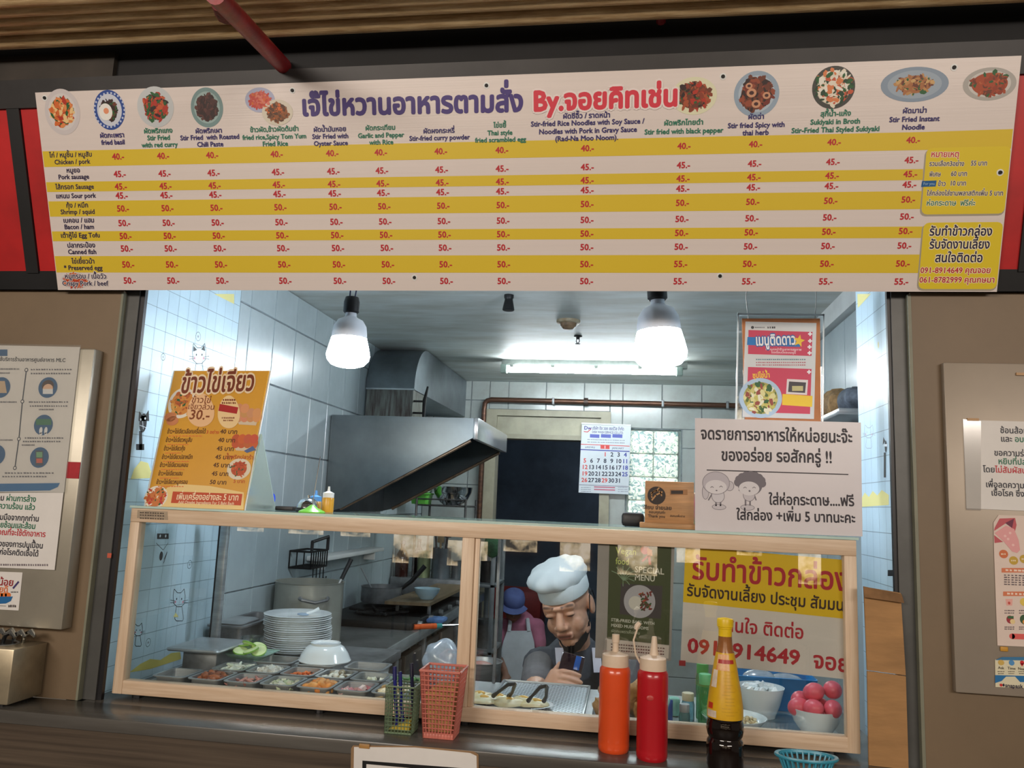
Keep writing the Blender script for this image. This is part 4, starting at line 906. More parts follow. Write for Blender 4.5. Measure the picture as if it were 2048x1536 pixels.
F2 = [('second row pan with white bean sprouts', ([(226, 230, 214), (206, 214, 190)], 22, .010, 'stick', .012, 'white bean sprouts behind the brown sausages')),
      ('second row pan of white diced pieces', ([(230, 228, 216), (214, 208, 196)], 24, .010, 'cube', .012, 'white diced pieces behind the pink strips')),
      ('second row pan with orange carrot bits', ([(222, 110, 50), (232, 130, 66)], 30, .006, 'ball', .006, 'orange carrot bits behind the tofu cubes')),
      ('second row pan of grey white mushrooms', ([(206, 200, 184), (150, 136, 110), (226, 222, 208)], 26, .009, 'ball', .012, 'sliced mushrooms behind the orange chunks')),
      ('second row pan with a few white scraps', ([(216, 214, 190), (232, 228, 214)], 6, .008, 'cube', .003, 'few white scraps behind the pink and white bits')),
      ('second row pan of green vegetables', ([(96, 140, 84), (130, 170, 110)], 20, .010, 'stick', .012, 'green vegetable shreds behind the beige rings'))]
for i, (lb, f) in enumerate(F2):
    x = PX[i+1]+.003; pan(x, x+.094, .152, .258, ZP0, ZP1+.002, lb)
    food(x+.016, x+.078, .168, .242, ZP1-.012, f[4]*1.25, f[0], int(f[1]*1.6), f[2]*1.1, f[3], f[5], 30+i)
for x, lb in ((-1.055, 'empty back row steel pan beside the cucumber dish'), (-.93, 'empty back row steel pan under the upturned bowl'), (-.785, 'empty back row steel pan at the right')):
    pan(x, x+.118, .266, .37, ZP0, ZP1+.006, lb)
# lidded steel container at the left
t = thing('steel_container', 'square steel container with overhanging lid at the left of the case', 'container', (-1.2, .36, CZ0+.003))
a = at(355, 1286, Z=1.165); b = at(487, 1272, Z=1.165)
pcx, pcy = -1.205, .30
MB().rbox(pcx-.05, pcx+.055, .245, .37, CZ0+.0035, 1.152, .006).build('body', STEELD, t)
m = MB(); m.rings([rrect(pcx-.075, pcx+.08, .20, .395, .01, 1.152), rrect(pcx-.078, pcx+.083, .197, .398, .012, 1.156), rrect(pcx-.076, pcx+.081, .199, .396, .012, 1.16), rrect(pcx-.06, pcx+.065, .215, .38, .012, 1.163)], True, True); m.build('lid', STEEL, t, smooth=50)
# cucumber dish
cxx, cyy, czz = -1.085, .318, 1.128
td = thing('cucumber_dish', 'pale green square dish on the back pans holding cucumber slices', 'dish', (cxx, cyy, czz))
m = MB(); m.rings([rrect(cxx-.038, cxx+.05, cyy-.045, cyy+.045, .01, czz), rrect(cxx-.056, cxx+.07, cyy-.06, cyy+.06, .012, czz+.014), rrect(cxx-.054, cxx+.068, cyy-.058, cyy+.058, .012, czz+.0145), rrect(cxx-.036, cxx+.048, cyy-.043, cyy+.043, .01, czz+.002)], True, True)
m.build('dish', glass('pale_green_dish', (.8, .95, .86), .08, .15, .35, (196, 226, 206)), td, smooth=50)
CU = mat('cucumber_flesh', (222, 236, 178), .4, 0, .08, 40, sub=.1); CUS = mat('cucumber_skin', (130, 178, 70), .4, 0, .1, 40)
for i, (dx, dy, dz, ax, ay) in enumerate(((-.02, -.02, .018, .25, .2), (.012, -.022, .022, .2, -.3), (-.006, .004, .034, -.5, .2), (.02, .012, .026, .3, .4), (-.026, .016, .024, -.3, -.2), (.03, -.008, .02, .6, .1))):
    s = thing('cucumber_slice', 'round pale cucumber slice piled on the green dish', 'cucumber', (cxx+dx, cyy+dy, czz+dz), 'cucumber slices on the green dish')
    s.rotation_euler = (ax, ay, 0)
    MB().lathe([(0, -.002), (.021, -.002), (.021, .002), (0, .002)], (0, 0, 0), 20).build('flesh', CU, s, local=True)
    MB().lathe([(.021, -.0022), (.0225, -.0018), (.0225, .0018), (.021, .0022)], (0, 0, 0), 20).build('skin', CUS, s, local=True)
# stack of plates on a low steel stand behind the case
PCX, PCY = -1.092, .68
stn = thing('side_table', 'narrow steel side table behind the left end of the case', 'table', (-.95, .62, 0))
MB().rbox(-1.34, -.78, .47, .86, CZ0-.03, CZ0, .004).build('top', STEELD, stn)
for x in (-1.32, -.81):
    for y in (.49, .83): MB().rbox(x, x+.025, y, y+.025, 0, CZ0-.03, .003).build('leg', STEELD, stn)
PP = MB(); PP.lathe([(0, 0), (.07, 0), (.075, .003), (.109, .0135), (.1115, .0155), (.109, .0168), (.072, .006), (0, .0045)], (0, 0, 0), 40)
pl0 = PP.build('plate', CERAM, local=True, smooth=45); tag(pl0, 'round white plate in the tall stack behind the food pans', 'plate', 'stacked white plates')
for i in range(18):
    o = pl0 if i == 0 else pl0.copy()
    if i: COL.objects.link(o)
    o.location = (PCX+random.uniform(-.002, .002)-(.003 if i > 11 else 0), PCY+random.uniform(-.002, .002), CZ0+.0005+i*.0066); o['_root'] = (0, 0, 0)
o['label'] = 'topmost white plate of the stack, with a white spoon on it'
s = thing('spoon', 'white soup spoon lying on the top plate of the stack', 'spoon', (PCX+.04, PCY, CZ0+.124))
zp = CZ0+.0005+17*.0066+.010
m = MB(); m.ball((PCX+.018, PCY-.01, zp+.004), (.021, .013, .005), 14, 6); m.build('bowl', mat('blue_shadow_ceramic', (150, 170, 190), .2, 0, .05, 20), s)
m = MB(); m.tube([(PCX+.03, PCY-.008, zp+.006), (PCX+.05, PCY-.002, zp+.014), (PCX+.068, PCY+.004, zp+.024)], [.006, .005, .006], 8); m.build('handle', CERAM, s)
# bowl turned upside down
bx_, by_ = -.866, .342
t = thing('soup_bowl', 'white bowl turned upside down among the back pans', 'bowl', (bx_, by_, ZP1))
m = MB(); m.lathe([(.074, 0), (.0755, .003), (.073, .006), (.066, .022), (.054, .038), (.043, .045), (.041, .045)], (bx_, by_, ZP1+.0065), 36); m.build('bowl', CERAM, t)
m = MB(); m.lathe([(.043, .042), (.043, .051), (.039, .051), (.037, .047), (0, .047)], (bx_, by_, ZP1+.0065), 32); m.build('foot_ring', CERAM, t)
# little glass with tongs behind the cucumbers
gp = at(497, 1300, Y=.40)
t = thing('glass_jar', 'clear glass jar behind the cucumber dish', 'jar', (gp.x, .42, CZ0+.003))
m = MB(); m.lathe([(0, .0), (.026, 0), (.03, .006), (.034, .085), (.032, .085), (.028, .008), (0, .005)], (gp.x, .42, CZ0+.0035), 28); m.build('jar', glass('clear_glass', (.93, .97, .96), .12), t)
# ---- right half: perforated tray with fried eggs
PERF = bpy.data.materials.new('perforated_steel'); PERF.use_nodes = True
def _pf(mt):
    nt = mt.node_tree; b = nt.nodes['Principled BSDF']; b.inputs['Metallic'].default_value = .2; b.inputs['Roughness'].default_value = .4
    tc = nt.nodes.new('ShaderNodeTexCoord'); mp = nt.nodes.new('ShaderNodeMapping'); mp.inputs['Rotation'].default_value = (0, 0, .785); nt.links.new(tc.outputs['Object'], mp.inputs[0])
    vo = nt.nodes.new('ShaderNodeTexVoronoi'); vo.inputs['Scale'].default_value = 85; vo.voronoi_dimensions = '2D'; vo.inputs['Randomness'].default_value = 0; nt.links.new(mp.outputs[0], vo.inputs['Vector'])
    rp = nt.nodes.new('ShaderNodeValToRGB'); rp.color_ramp.elements[0].position = .30; rp.color_ramp.elements[0].color = rgb((50, 56, 62)); rp.color_ramp.elements[1].position = .36; rp.color_ramp.elements[1].color = rgb((214, 222, 226))
    nt.links.new(vo.outputs['Distance'], rp.inputs[0]); nt.links.new(rp.outputs[0], b.inputs['Base Color'])
_pf(PERF)
pt = thing('perforated_tray', 'perforated steel tray under the fried eggs in the right half of the case', 'tray', (-.25, .24, CZ0+.003))
MB().rbox(dv+.035, -.105, .036, .438, CZ0+.0035, CZ0+.0075, .002).build('sheet', PERF, pt)
for x0, x1, y0, y1 in ((dv+.03, -.1, .034, .038), (dv+.03, -.1, .436, .44), (dv+.03, dv+.036, .034, .44), (-.106, -.1, .034, .44)): MB().rbox(x0, x1, y0, y1, CZ0+.0035, CZ0+.014, .0015).build('edge', STEEL, pt)
ez = CZ0+.008
ecx, ecy = -.30, .15
t = thing('egg_platter', 'oval steel platter of fried eggs on the perforated tray', 'platter', (ecx, ecy, ez))
m = MB(); m.lathe([(0, 0), (.085, 0), (.092, .004), (.118, .010), (.12, .012), (.117, .0125), (.09, .006), (0, .002)], (ecx, ecy, ez), 44, 1, .62); m.build('platter', STEEL, t)
EGW = mat('fried_egg_white', (226, 218, 188), .35, 0, .12, 25, sub=.15, c2=(206, 184, 132), bump=.3, bscale=40); EGY = mat('fried_egg_yolk', (226, 176, 84), .35, 0, .1, 30, sub=.1)
for i, (dx, dy, lb) in enumerate(((-.062, -.012, 'leftmost fried egg on the steel platter'), (-.028, .016, 'second fried egg on the platter, under the left tongs'), (.004, -.016, 'fried egg at the middle of the platter'), (.036, .012, 'fried egg under the right tongs'), (.072, -.006, 'rightmost fried egg on the steel platter'), (-.08, .03, 'browned fried egg at the platter back left'))):
    s = thing('fried_egg', lb, 'egg', (ecx+dx, ecy+dy, ez+.008), 'fried eggs on the platter'); rd = random.Random(i)
    m = MB(); ph = [rd.uniform(.8, 1.2) for _ in range(12)]
    m.rings([[Vector((ecx+dx+r*ph[j]*math.cos(j*.5236)*.042, ecy+dy+r*ph[j]*math.sin(j*.5236)*.03, ez+.008+z+.004*rd.random())) for j in range(12)] for r, z in ((1, 0), (.97, .005), (.75, .009), (.45, .012), (.15, .014))], True, True); m.build('white', EGW, s, smooth=80)
    m = MB(); m.ball((ecx+dx+.004, ecy+dy, ez+.021), (.014, .011, .006), 12, 6); m.build('yolk', EGY, s)
def tongs(p0, p1, lb):
    p0, p1 = Vector(p0), Vector(p1); t = thing('tongs', lb, 'tongs', tuple(p1)); d = (p1-p0); sd = Vector((.016, .004, 0))
    for k in (-1, 1):
        m = MB(); m.tube([p0, p0+d*.25+sd*k*.5+Vector((0, 0, .006)), p0+d*.7+sd*k*1.1, p1+sd*k*1.2], [.004, .005, .004, .006], 8); m.build('arm', mat('dark_tongs', (74, 70, 66), .4, .6, .15, 30), t)
tongs(at(1030, 1368, Z=1.16), at(1002, 1392, Z=1.112), 'dark tongs resting on the eggs nearer the pink basket')
tongs(at(1092, 1372, Z=1.16), at(1072, 1402, Z=1.112), 'dark tongs resting on the eggs nearer the omelettes')
# folded omelettes behind the squeeze bottles
pan(-.088, .075, .05, .25, CZ0+.0035, CZ0+.02, 'shallow steel tray under the folded omelettes', group=None)
OM = mat('fried_omelette', (196, 152, 88), .5, 0, .25, 22, c2=(150, 98, 48), bump=.5, bscale=50)
for i, (dx, dy, dz, sx_, sy_, sz_, r, lb) in enumerate(((-.045, .10, .03, .034, .05, .028, .3, 'golden folded omelette showing left of the orange bottle'), (.0, .17, .034, .04, .045, .03, -.4, 'crisp folded omelette behind the two squeeze bottles'), (.045, .11, .03, .026, .05, .026, .2, 'folded omelette showing between orange and red bottles'), (-.03, .14, .066, .038, .034, .024, .8, 'topmost curled omelette of the pile'), (.028, .15, .064, .028, .03, .024, -.2, 'small folded omelette at the pile top right'))):
    m = MB(); rd = random.Random(90+i); R = Matrix.Rotation(r, 3, 'Z')
    m.ball((0, 0, 0), (sx_, sy_, sz_), 22, 14)
    for v in m.v:
        n = math.sin(v.x*190+i)*math.cos(v.y*150+i*2)+.6*math.sin(v.z*230+v.x*120); f = 1+.10*n
        v.x *= f; v.y *= f; v.z = v.z*f+.006*math.sin(v.x*160+1)
        q = R @ v; v.x, v.y, v.z = q.x+dx, q.y+dy, q.z+CZ0+.006+dz
    tag(m.build('omelette', OM, smooth=60), lb, 'omelette', 'folded omelettes in the case')

# ---- notices behind the glass
YP = .021
cvg = Canvas((0, YP, 0), (1, 0, 0), (0, 0, 1))
vg = thing('menu_poster', 'dark green vegan special menu poster behind the case glass', 'poster', tuple(at(1270, 1320, Y=YP)))
sheet('sleeve', mat('grey_sleeve', (160, 152, 146), .3, 0, .05, 6), cvg, [(1190, 1316), (1342, 1322), (1349, 1092), (1196, 1082)], .001, vg)
OLV, LG = (72, 78, 48), (196, 206, 110)
cvg.ppoly([(1214, 1277), (1338, 1290), (1343, 1090), (1219, 1083)], OLV, .3); cvg.ppoly([(1214, 1278), (1338, 1291), (1337, 1317), (1213, 1310)], (206, 194, 184), .3)
cvg.text(1231, 1107, 'Vegan', 19, LG, 1, x1=1273, y1=1110, bold=.015); cvg.text(1231, 1128, 'food', 19, LG, 1, x1=1258, y1=1130, bold=.015)
for a in range(9):
    an = math.radians(-150+a*30); cvg.pline([(1246, 1160), (1246+26*math.cos(an)*.5, 1152+26*math.sin(an)*.4), (1246+26*math.cos(an), 1152+20*math.sin(an))], 1.6, (130, 150, 120), .7+a*.06)
cvg.text(1269, 1144, 'SPECIAL', 17, (222, 216, 200), 1, x1=1328, y1=1149, bold=.03); cvg.text(1269, 1160, 'MENU', 17, (222, 216, 200), 1, x1=1310, y1=1163, bold=.03)
cvg.ppoly([(1239, 1228), (1322, 1238), (1325, 1172), (1242, 1167)], (74, 66, 66), .5); cvg.dish(1279, 1203, 32, 33, (176, 172, 176), [(110, 46, 40), GRN, BRN, (70, 50, 40)], .8, n=0); cvg.pdisc(1271, 1206, 14, 14, (206, 200, 190), 1.2)
for i in range(40): rd = random.Random(i); cvg.pdisc(1291+rd.uniform(-11, 11), 1202+rd.uniform(-18, 18), 4, 2, rd.choice([(120, 50, 44), (60, 84, 46), (90, 60, 44), (170, 80, 60)]), 1.4+i*.004, 8, rd.uniform(0, 3))
cvg.pdisc(1290, 1100, 9, 9, (196, 60, 84), .8, 18); cvg.ppoly([(1294, 1096), (1304, 1100), (1305, 1112), (1295, 1112)], (214, 130, 90), .9); cvg.pline([(1298, 1112), (1300, 1128)], 5, (190, 54, 70), .9); cvg.pline([(1296, 1112), (1285, 1122)], 4, (190, 54, 70), .9)
cvg.text(1222, 1242, 'STIR-FRIED BASIL WITH', 8.5, (206, 204, 190), 1, x1=1309, y1=1250, bold=.03); cvg.text(1222, 1253, 'MIXED MUSHROOMS', 8.5, (206, 204, 190), 1, x1=1297, y1=1260, bold=.03); cvg.text(1222, 1264, 'ผัดกะเพราเห็ดรวม', 8, (170, 172, 150), 1, x1=1280, y1=1269, bold=.02)
for y in (1288, 1294, 1300): cvg.scribble(1222, y, 1330, (110, 84, 80), 22, 3, y1=y+9)
cvg.build(vg)
bn = thing('banner', 'yellow and white catering banner with large red Thai lettering behind the glass', 'banner', tuple(at(1520, 1345, Y=YP)))
sheet('cloth', mat('banner_vinyl', (214, 204, 196), .4, 0, .03, 5), cvg, [(1361, 1323), (1704, 1360), (1702, 1121), (1371, 1092)], .001, bn)
cb2 = Canvas((0, YP, 0), (1, 0, 0), (0, 0, 1))
cb2.ppoly([(1366, 1204), (1703, 1239), (1702, 1121), (1371, 1092)], (226, 186, 22), .3)
RB = (178, 34, 48)
cb2.text(1383, 1157, 'รับทำข้าวกล่อง', 62, RB, 1, x1=1699, y1=1182, bold=.035); cb2.text(1373, 1191, 'รับจัดงานเลี้ยง ประชุม สัมมนา', 32, (58, 36, 30), 1, x1=1700, y1=1223, bold=.035)
cb2.text(1449, 1262, 'สนใจ ติดต่อ', 37, RB, 1, x1=1608, y1=1278, bold=.03); cb2.text(1374, 1304, '0918914649', 41, RB, 1, x1=1600, y1=1330, bold=.05); cb2.text(1625, 1335, 'จอย', 46, RB, 1, x1=1700, y1=1345, bold=.04)
cb2.build(bn)
o = MB().box(at(1358, 1330, Y=YP-.002).x, at(1371, 1322, Y=YP-.002).x, YP-.003, YP-.0016, at(1358, 1331, Y=YP).z, at(1371, 1321, Y=YP).z).build('tape_strip', mat('red_tape', (170, 30, 40), .4, 0, .1, 30), smooth=0); tag(o, 'tiny red tape square at the lower left corner of the banner', 'tape')
# ---- bowls, eggs and jars under the banner
DK = CZ0+.0035
def bowl(x, y, r, h, lb, mt=CERAM, z=DK, name='bowl', foot=.55):
    m = MB(); m.lathe([(0, 0), (r*foot, 0), (r*foot*1.02, .004), (r*.82, h*.45), (r*.97, h*.92), (r, h), (r*.965, h), (r*.93, h*.9), (r*.78, h*.45), (r*foot*.9, .007), (0, .006)], (x, y, z), 40)
    return tag(m.build(name, mt), lb, 'bowl')
bowl(.455, .135, .062, .06, 'white bowl heaped with pink eggs at the right end of the case')
EGG = mat('pink_egg_shell', (226, 92, 108), .4, 0, .05, 30, sub=.1)
for i, (dx, dy, dz, lb) in enumerate(((-.042, -.012, .062, 'pink egg at the left of the bowl'), (-.012, -.036, .066, 'pink egg at the front of the bowl'), (.032, -.032, .066, 'pink egg at the front right of the bowl'), (.01, .01, .06, 'pink egg at the bottom middle of the bowl'), (-.006, -.008, .098, 'pink egg on top of the pile, left'), (.04, .002, .104, 'pink egg on top of the pile, right'), (-.03, .028, .07, 'pink egg at the back of the bowl'), (.018, -.016, .05, 'pink egg low at the front of the bowl'))):
    m = MB(); m.ball((0, 0, 0), (.0215, .0215, .026), 20, 12)
    R = Matrix.Rotation(1.2, 3, 'Y') @ Matrix.Rotation(i*.9, 3, 'X')
    for v in m.v:
        v.z *= 1; k = 1-.12*max(0, v.z/.026); v.x *= k; v.y *= k; q = R @ v; v.x, v.y, v.z = q.x+.455+dx, q.y+.135+dy, q.z+DK+dz
    tag(m.build('pink_egg', EGG, smooth=180), lb, 'egg', 'pink eggs in the white bowl')
bowl(.262, .125, .078, .03, 'wide shallow white bowl with minced garlic behind the soy bottle', foot=.6)
food(.215, .315, .09, .16, DK+.018, .008, [(226, 206, 164), (206, 184, 140), (236, 224, 190)], 70, .006, 'ball', 'minced garlic in the wide shallow bowl', 71)
bowl(.345, .27, .062, .075, 'deep white bowl of crushed white pieces behind the pink eggs', foot=.62)
food(.31, .38, .235, .305, DK+.066, .012, [(222, 230, 232), (240, 244, 244)], 26, .011, 'cube', 'crushed white pieces in the deep bowl', 72)
bowl(.235, .285, .05, .06, 'cream enamel bowl with a dark rim line', mat('cream_enamel', (216, 206, 180), .3, 0, .06, 10), foot=.8)
t = thing('blue_tray', 'sky blue plastic tray behind the white bowls', 'tray', (.41, .38, DK))
m = MB(); m.rings([rrect(.30, .50, .345, .435, .012, DK), rrect(.285, .507, .335, .438, .014, DK+.085), rrect(.288, .504, .338, .435, .014, DK+.086), rrect(.303, .497, .348, .432, .012, DK+.004)], True, True); m.build('tray', mat('sky_blue_plastic', (58, 140, 200), .4, 0, .06, 20), t, smooth=50)
m = MB(); m.ball((.36, .38, DK+.075), (.045, .03, .022), 14, 8); m.ball((.43, .385, DK+.07), (.05, .03, .02), 14, 8); m.build('bag', glass('clear_bag', (.9, .92, .98), .15, .2, .4), t)
def jar(px, py, r, h, y, body, lid, lb, liq=None, lh=.014):
    p = at(px, py, Y=y); t = thing('jar', lb, 'jar', (p.x, y, DK))
    MB().lathe([(0, 0), (r*.95, 0), (r, .004), (r, h-.012), (r*.86, h-.002), (r*.86, h)], (p.x, y, DK), 28).build('body', body, t)
    MB().lathe([(r*.9, h-.002), (r*.92, h+lh), (r*.85, h+lh+.002), (0, h+lh+.002)], (p.x, y, DK), 28).build('lid', lid, t)
GJ = glass('green_jar_glass', (.5, .75, .72), .12, .03, .3, (70, 120, 116))
jar(1369, 1415, .0135, .038, .10, GJ, STEEL, 'small green jar with steel lid right of the red bottle')
jar(1376, 1390, .0165, .05, .17, glass('blue_jar_glass', (.6, .85, .92), .12, .03, .3, (90, 170, 190)), mat('cream_lid', (222, 206, 170), .4), 'little blue jar with cream lid behind the green jar')
GBT = glass('green_bottle_glass', (.55, .85, .6), .12, .02, .35, (96, 170, 104)); GC = mat('mint_green_cap', (96, 190, 130), .4, 0, .06, 20)
jar(1410, 1400, .0165, .10, .13, GBT, GC, 'green bottle with mint cap, the nearer of the two', lh=.02)
jar(1405, 1380, .0165, .112, .2, GBT, mat('leaf_green_cap', (70, 170, 90), .4, 0, .06, 20), 'green bottle with leaf green cap behind the other one', lh=.02)
m = MB(); p = at(1349, 1405, Y=.2); m.rbox(p.x-.015, p.x+.014, .19, .22, DK, DK+.046, .008); tag(m.build('folded_cloth', mat('mint_cloth', (150, 206, 186), .8, 0, .1, 30, bump=.3)), 'folded mint green cloth behind the red bottle', 'cloth')
m = MB(); p = at(1341, 1400, Y=.15); m.tube([(p.x, .15, DK), (p.x, .15, DK+.03), (p.x+.003, .15, DK+.05)], [.006, .006, .003], 8); tag(m.build('dropper', mat('blue_dropper', (50, 90, 170), .4)), 'tiny blue dropper beside the mint cloth', 'dropper')

# ================================================================ ON TOP OF THE CASE
ZG = CZ1+.0066
SGN = np.array([0, .038, ZG+.002]); EY = np.array([0, .082, .385])
co_ = Canvas(SGN, (1, 0, 0), EY)
om = thing('menu_stand', 'golden yellow omelette menu stand leaning on top of the case', 'menu stand', (-1.15, .06, ZG))
sheet('board', mat('golden_board', (222, 160, 38), .38, 0, .04, 5), co_, [(290, 1019), (486, 1021), (538, 742), (349, 742)], .004, om)
sheet('board_edge', WHITE, Canvas(SGN+np.array([0, .005, 0]), (1, 0, 0), EY), [(286, 1019), (490, 1021), (543, 741), (347, 741)], .002, om)
BR_ = (134, 66, 26); CRM = (240, 214, 176)
rx = co_.P(512, 880); 
P0 = Vector(co_.o+co_.P(522, 868)[0]*co_.ex+co_.P(522, 868)[1]*co_.ey); P1 = Vector(co_.o+co_.P(488, 1020)[0]*co_.ex+co_.P(488, 1020)[1]*co_.ey)
P2 = at(553, 1020, Z=ZG+.001); P2 = Vector((P1.x+.004, .225, ZG))
m = MB(); m.prism([P1+Vector((.0, .006, 0)), P2, P0+Vector((0, .006, 0))], (-.003, 0, 0)); m.build('side_wing', glass('frosted_wing', (.9, .96, .92), .06, .25, .5, (206, 224, 210)), om, smooth=0)
m = MB(); m.prism([P0+Vector((0, .006, 0)), P2, P2+Vector((-.26, 0, 0)), P0+Vector((-.26, .006, 0))], (0, .002, 0)); m.build('back_board', MC['frosted_wing'], om, smooth=0)
co_.text(360, 786, 'ข้าวไข่เจียว', 54, (120, 52, 22), 4.4, x1=508, y1=781, bold=.045, halo=CRM)
co_.dish(364, 806, 27, 30, (232, 222, 206), [(214, 140, 60), (190, 100, 44), (226, 170, 90), GRN, (170, 80, 40)], .3, n=60, fill=.86, seed=21)
for x, y in ((341, 834), (345, 842)): co_.pdisc(x, y, 12, 9, (206, 130, 84), 1.6, 20)
def eggshape(x, y, rx_, ry_, col, l): co_.ppoly([(x+rx_*math.sin(a)*(1-.16*math.cos(a)), y-ry_*math.cos(a)) for a in [i*6.2832/30 for i in range(30)]], col, l)
eggshape(402, 820, 27, 34, (238, 190, 140), 3); eggshape(458, 824, 22, 33, (240, 206, 150), 3)
co_.text(402, 806, 'ข้าวไข่', 17, BR_, 3.4, bold=.02); co_.text(402, 819, 'เจียวล้วน', 15, BR_, 3.4, bold=.02); co_.text(398, 839, '30.-', 27, BR_, 3.4, bold=.03)
co_.ppoly([(437, 822), (474, 828), (477, 815), (440, 808)], (176, 34, 30), 3.4); co_.scribble(446, 800, 472, BR_, 6, 4, 3.4); co_.scribble(444, 806, 474, BR_, 7, 4, 3.4); co_.scribble(444, 836, 470, BR_, 7, 3, 3.4); co_.scribble(447, 841, 468, BR_, 6, 3, 3.4)
def eggs(x, y, n, c, bask):
    if bask: co_.ppoly([(x-24, y+2), (x+22, y+2), (x+16, y+19), (x-18, y+17)], (216, 196, 168), .8)
    for i in range(n): rd = random.Random(i+int(x)); co_.pdisc(x-18+36*(i % 4)/3, y-(i//4)*9+3, 8.5, 9.5, tuple(v-rd.randint(0, 20) for v in c), 1+i*.02, 18)
eggs(496, 832, 10, (226, 160, 112), True); eggs(490, 884, 8, (214, 106, 66), True)
co_.ppoly([(488, 902), (506, 892), (512, 900), (494, 906)], (84, 104, 150), 1.6)
co_.dish(478, 938, 24, 21, (226, 214, 190), [(190, 80, 40), (206, 100, 50), (176, 60, 36), GRN], .8, n=50, fill=.72, seed=24); co_.text(478, 918, 'น้ำพริกปลาร้า', 11, (178, 66, 30), 1.4, bold=.02); co_.text(478, 966, '5 บาท', 10, (196, 84, 40), 1.4, bold=.02)
for i, (st_, pr_, y, x0, x1, xp) in enumerate((('ข้าว+ไข่เจียวเลือกเครื่องได้', '40 บาท', 867, 334, 411, 440), ('ข้าว+ไข่เจียวหมูสับ', '40 บาท', 884, 331, 384, 436), ('ข้าว+ไข่เจียวกุ้ง', '45 บาท', 901, 327, 370, 433), ('ข้าว+ไข่เจียวปลาหมึก', '45 บาท', 918, 323, 385, 430), ('ข้าว+ไข่เจียวเบคอน', '45 บาท', 934, 319, 376, 426), ('ข้าว+ไข่เจียวแฮม', '45 บาท', 951, 316, 365, 423), ('ข้าว+ไข่เจียวหมูกรอบ', '50 บาท', 968, 312, 375, 419))):
    co_.text(x0, y, st_, 12, (84, 44, 16), 1.2, x1=x1, bold=.03); co_.text(xp, y, pr_, 12, (84, 44, 16), 1.2, align='l', bold=.03); co_.scribble(x0+4, y+5, x1-6, (226, 120, 60), 10, 2)
co_.text(412, 867, '3 อย่าง', 9, (206, 70, 40), 1.2, align='l', bold=.02)
co_.dish(312, 994, 24, 22, (236, 228, 212), [(206, 120, 60), (190, 90, 44), (226, 160, 90), GRN, (196, 50, 50), (240, 236, 220)], .5, n=60, fill=.92, seed=25)
co_.ppoly([(335, 975), (360, 968), (420, 972), (488, 985), (487, 1019), (300, 1017)], (240, 208, 140), .3)
co_.ppoly([(342, 1006), (482, 1011), (485, 988), (346, 983)], (196, 74, 34), .8); co_.text(352, 999, 'เพิ่มเครื่องอย่างละ 5 บาท', 17, (250, 226, 190), 1.4, x1=477, y1=1001, bold=.035); co_.text(356, 1007, 'Add Omelet Ingredients For 5 Baht Each', 8.5, (250, 226, 190), 1.4, x1=468, y1=1010, bold=.02)
co_.build(om)
# water bottle lying behind the stand
wb_ = at(505, 985, Y=.255); zb = ZG+.028
t = thing('water_bottle', 'clear plastic water bottle with blue cap lying behind the yellow stand', 'bottle', (wb_.x, .255, ZG))
xx = at(533, 985, Y=.26).x
m = MB(); m.tube([(xx-.2, .26, zb), (xx-.195, .26, zb), (xx-.07, .26, zb), (xx-.03, .26, zb), (xx-.006, .26, zb+.002), (xx+.004, .26, zb+.002)], [.02, .028, .028, .024, .012, .012], 24); m.build('bottle', glass('clear_pet', (.95, .98, .97), .12, .05, .06), t)
m = MB(); m.tube([(xx+.002, .26, zb+.002), (xx+.022, .26, zb+.002)], [.0165, .016], 20); m.build('cap', mat('blue_cap', (24, 70, 206), .35, 0, .05, 20), t)
# call bell, order spike, two sauce bottles
p = at(610, 1018, Y=.14); bz_ = ZG
t = thing('call_bell', 'chrome call bell on a black base on top of the case', 'bell', (p.x, .16, bz_))
m = MB(); m.lathe([(0, 0), (.032, 0), (.034, .003), (.032, .008), (0, .008)], (p.x, .16, bz_), 30); m.build('base', BLACK, t)
m = MB(); m.lathe([(.029, .009), (.0305, .011), (.029, .02), (.022, .031), (.012, .037), (.004, .039)], (p.x, .16, bz_), 30, cap1=True); m.build('dome', CHROME, t)
m = MB(); m.cyl((p.x, .16, bz_+.038), (p.x, .16, bz_+.046), .0035, n=10); m.build('button', CHROME, t)
p = at(622, 1026, Y=.045); t = thing('order_spike', 'wire order spike on a lime green base on top of the case', 'spike', (p.x, .05, bz_))
m = MB(); m.lathe([(0, 0), (.034, 0), (.0345, .003), (.03, .006), (.014, .013), (.004, .021), (0, .021)], (p.x, .05, bz_), 30); m.build('base', mat('lime_plastic', (120, 206, 52), .35, 0, .06, 20), t)
m = MB(); m.cyl((p.x, .05, bz_+.02), (p.x+.012, .05, bz_+.148), .0012, n=8); m.build('wire', CHROME, t)
m = MB(); m.rbox(at(556, 1010, Y=.2).x, at(592, 1010, Y=.2).x, .18, .24, bz_, bz_+.012, .003); tag(m.build('black_tray', BLACK), 'flat black tray behind the call bell', 'tray')
for px, y, r, h, c, cap, lb in ((631, .24, .017, .03, (196, 150, 70), (84, 150, 214), 'amber sauce bottle with pale blue cap behind the bell'), (656, .2, .0165, .042, (214, 158, 40), (230, 230, 224), 'mustard yellow sauce bottle with white nozzle cap behind the bell')):
    x = at(px, 1005, Y=y).x; t = thing('sauce_bottle', lb, 'sauce bottle', (x, y, bz_))
    MB().lathe([(0, 0), (r*.95, 0), (r, .003), (r, h-.004), (r*.9, h)], (x, y, bz_), 26).build('body', mat('sauce_body_%d' % px, c, .3, 0, .05, 20), t)
    MB().lathe([(r*.95, h-.001), (r*.95, h+.012), (r*.6, h+.014), (.004, h+.017), (.0028, h+.03), (0, h+.03)], (x, y, bz_), 24).build('cap', mat('sauce_lid_%d' % px, cap, .4), t)
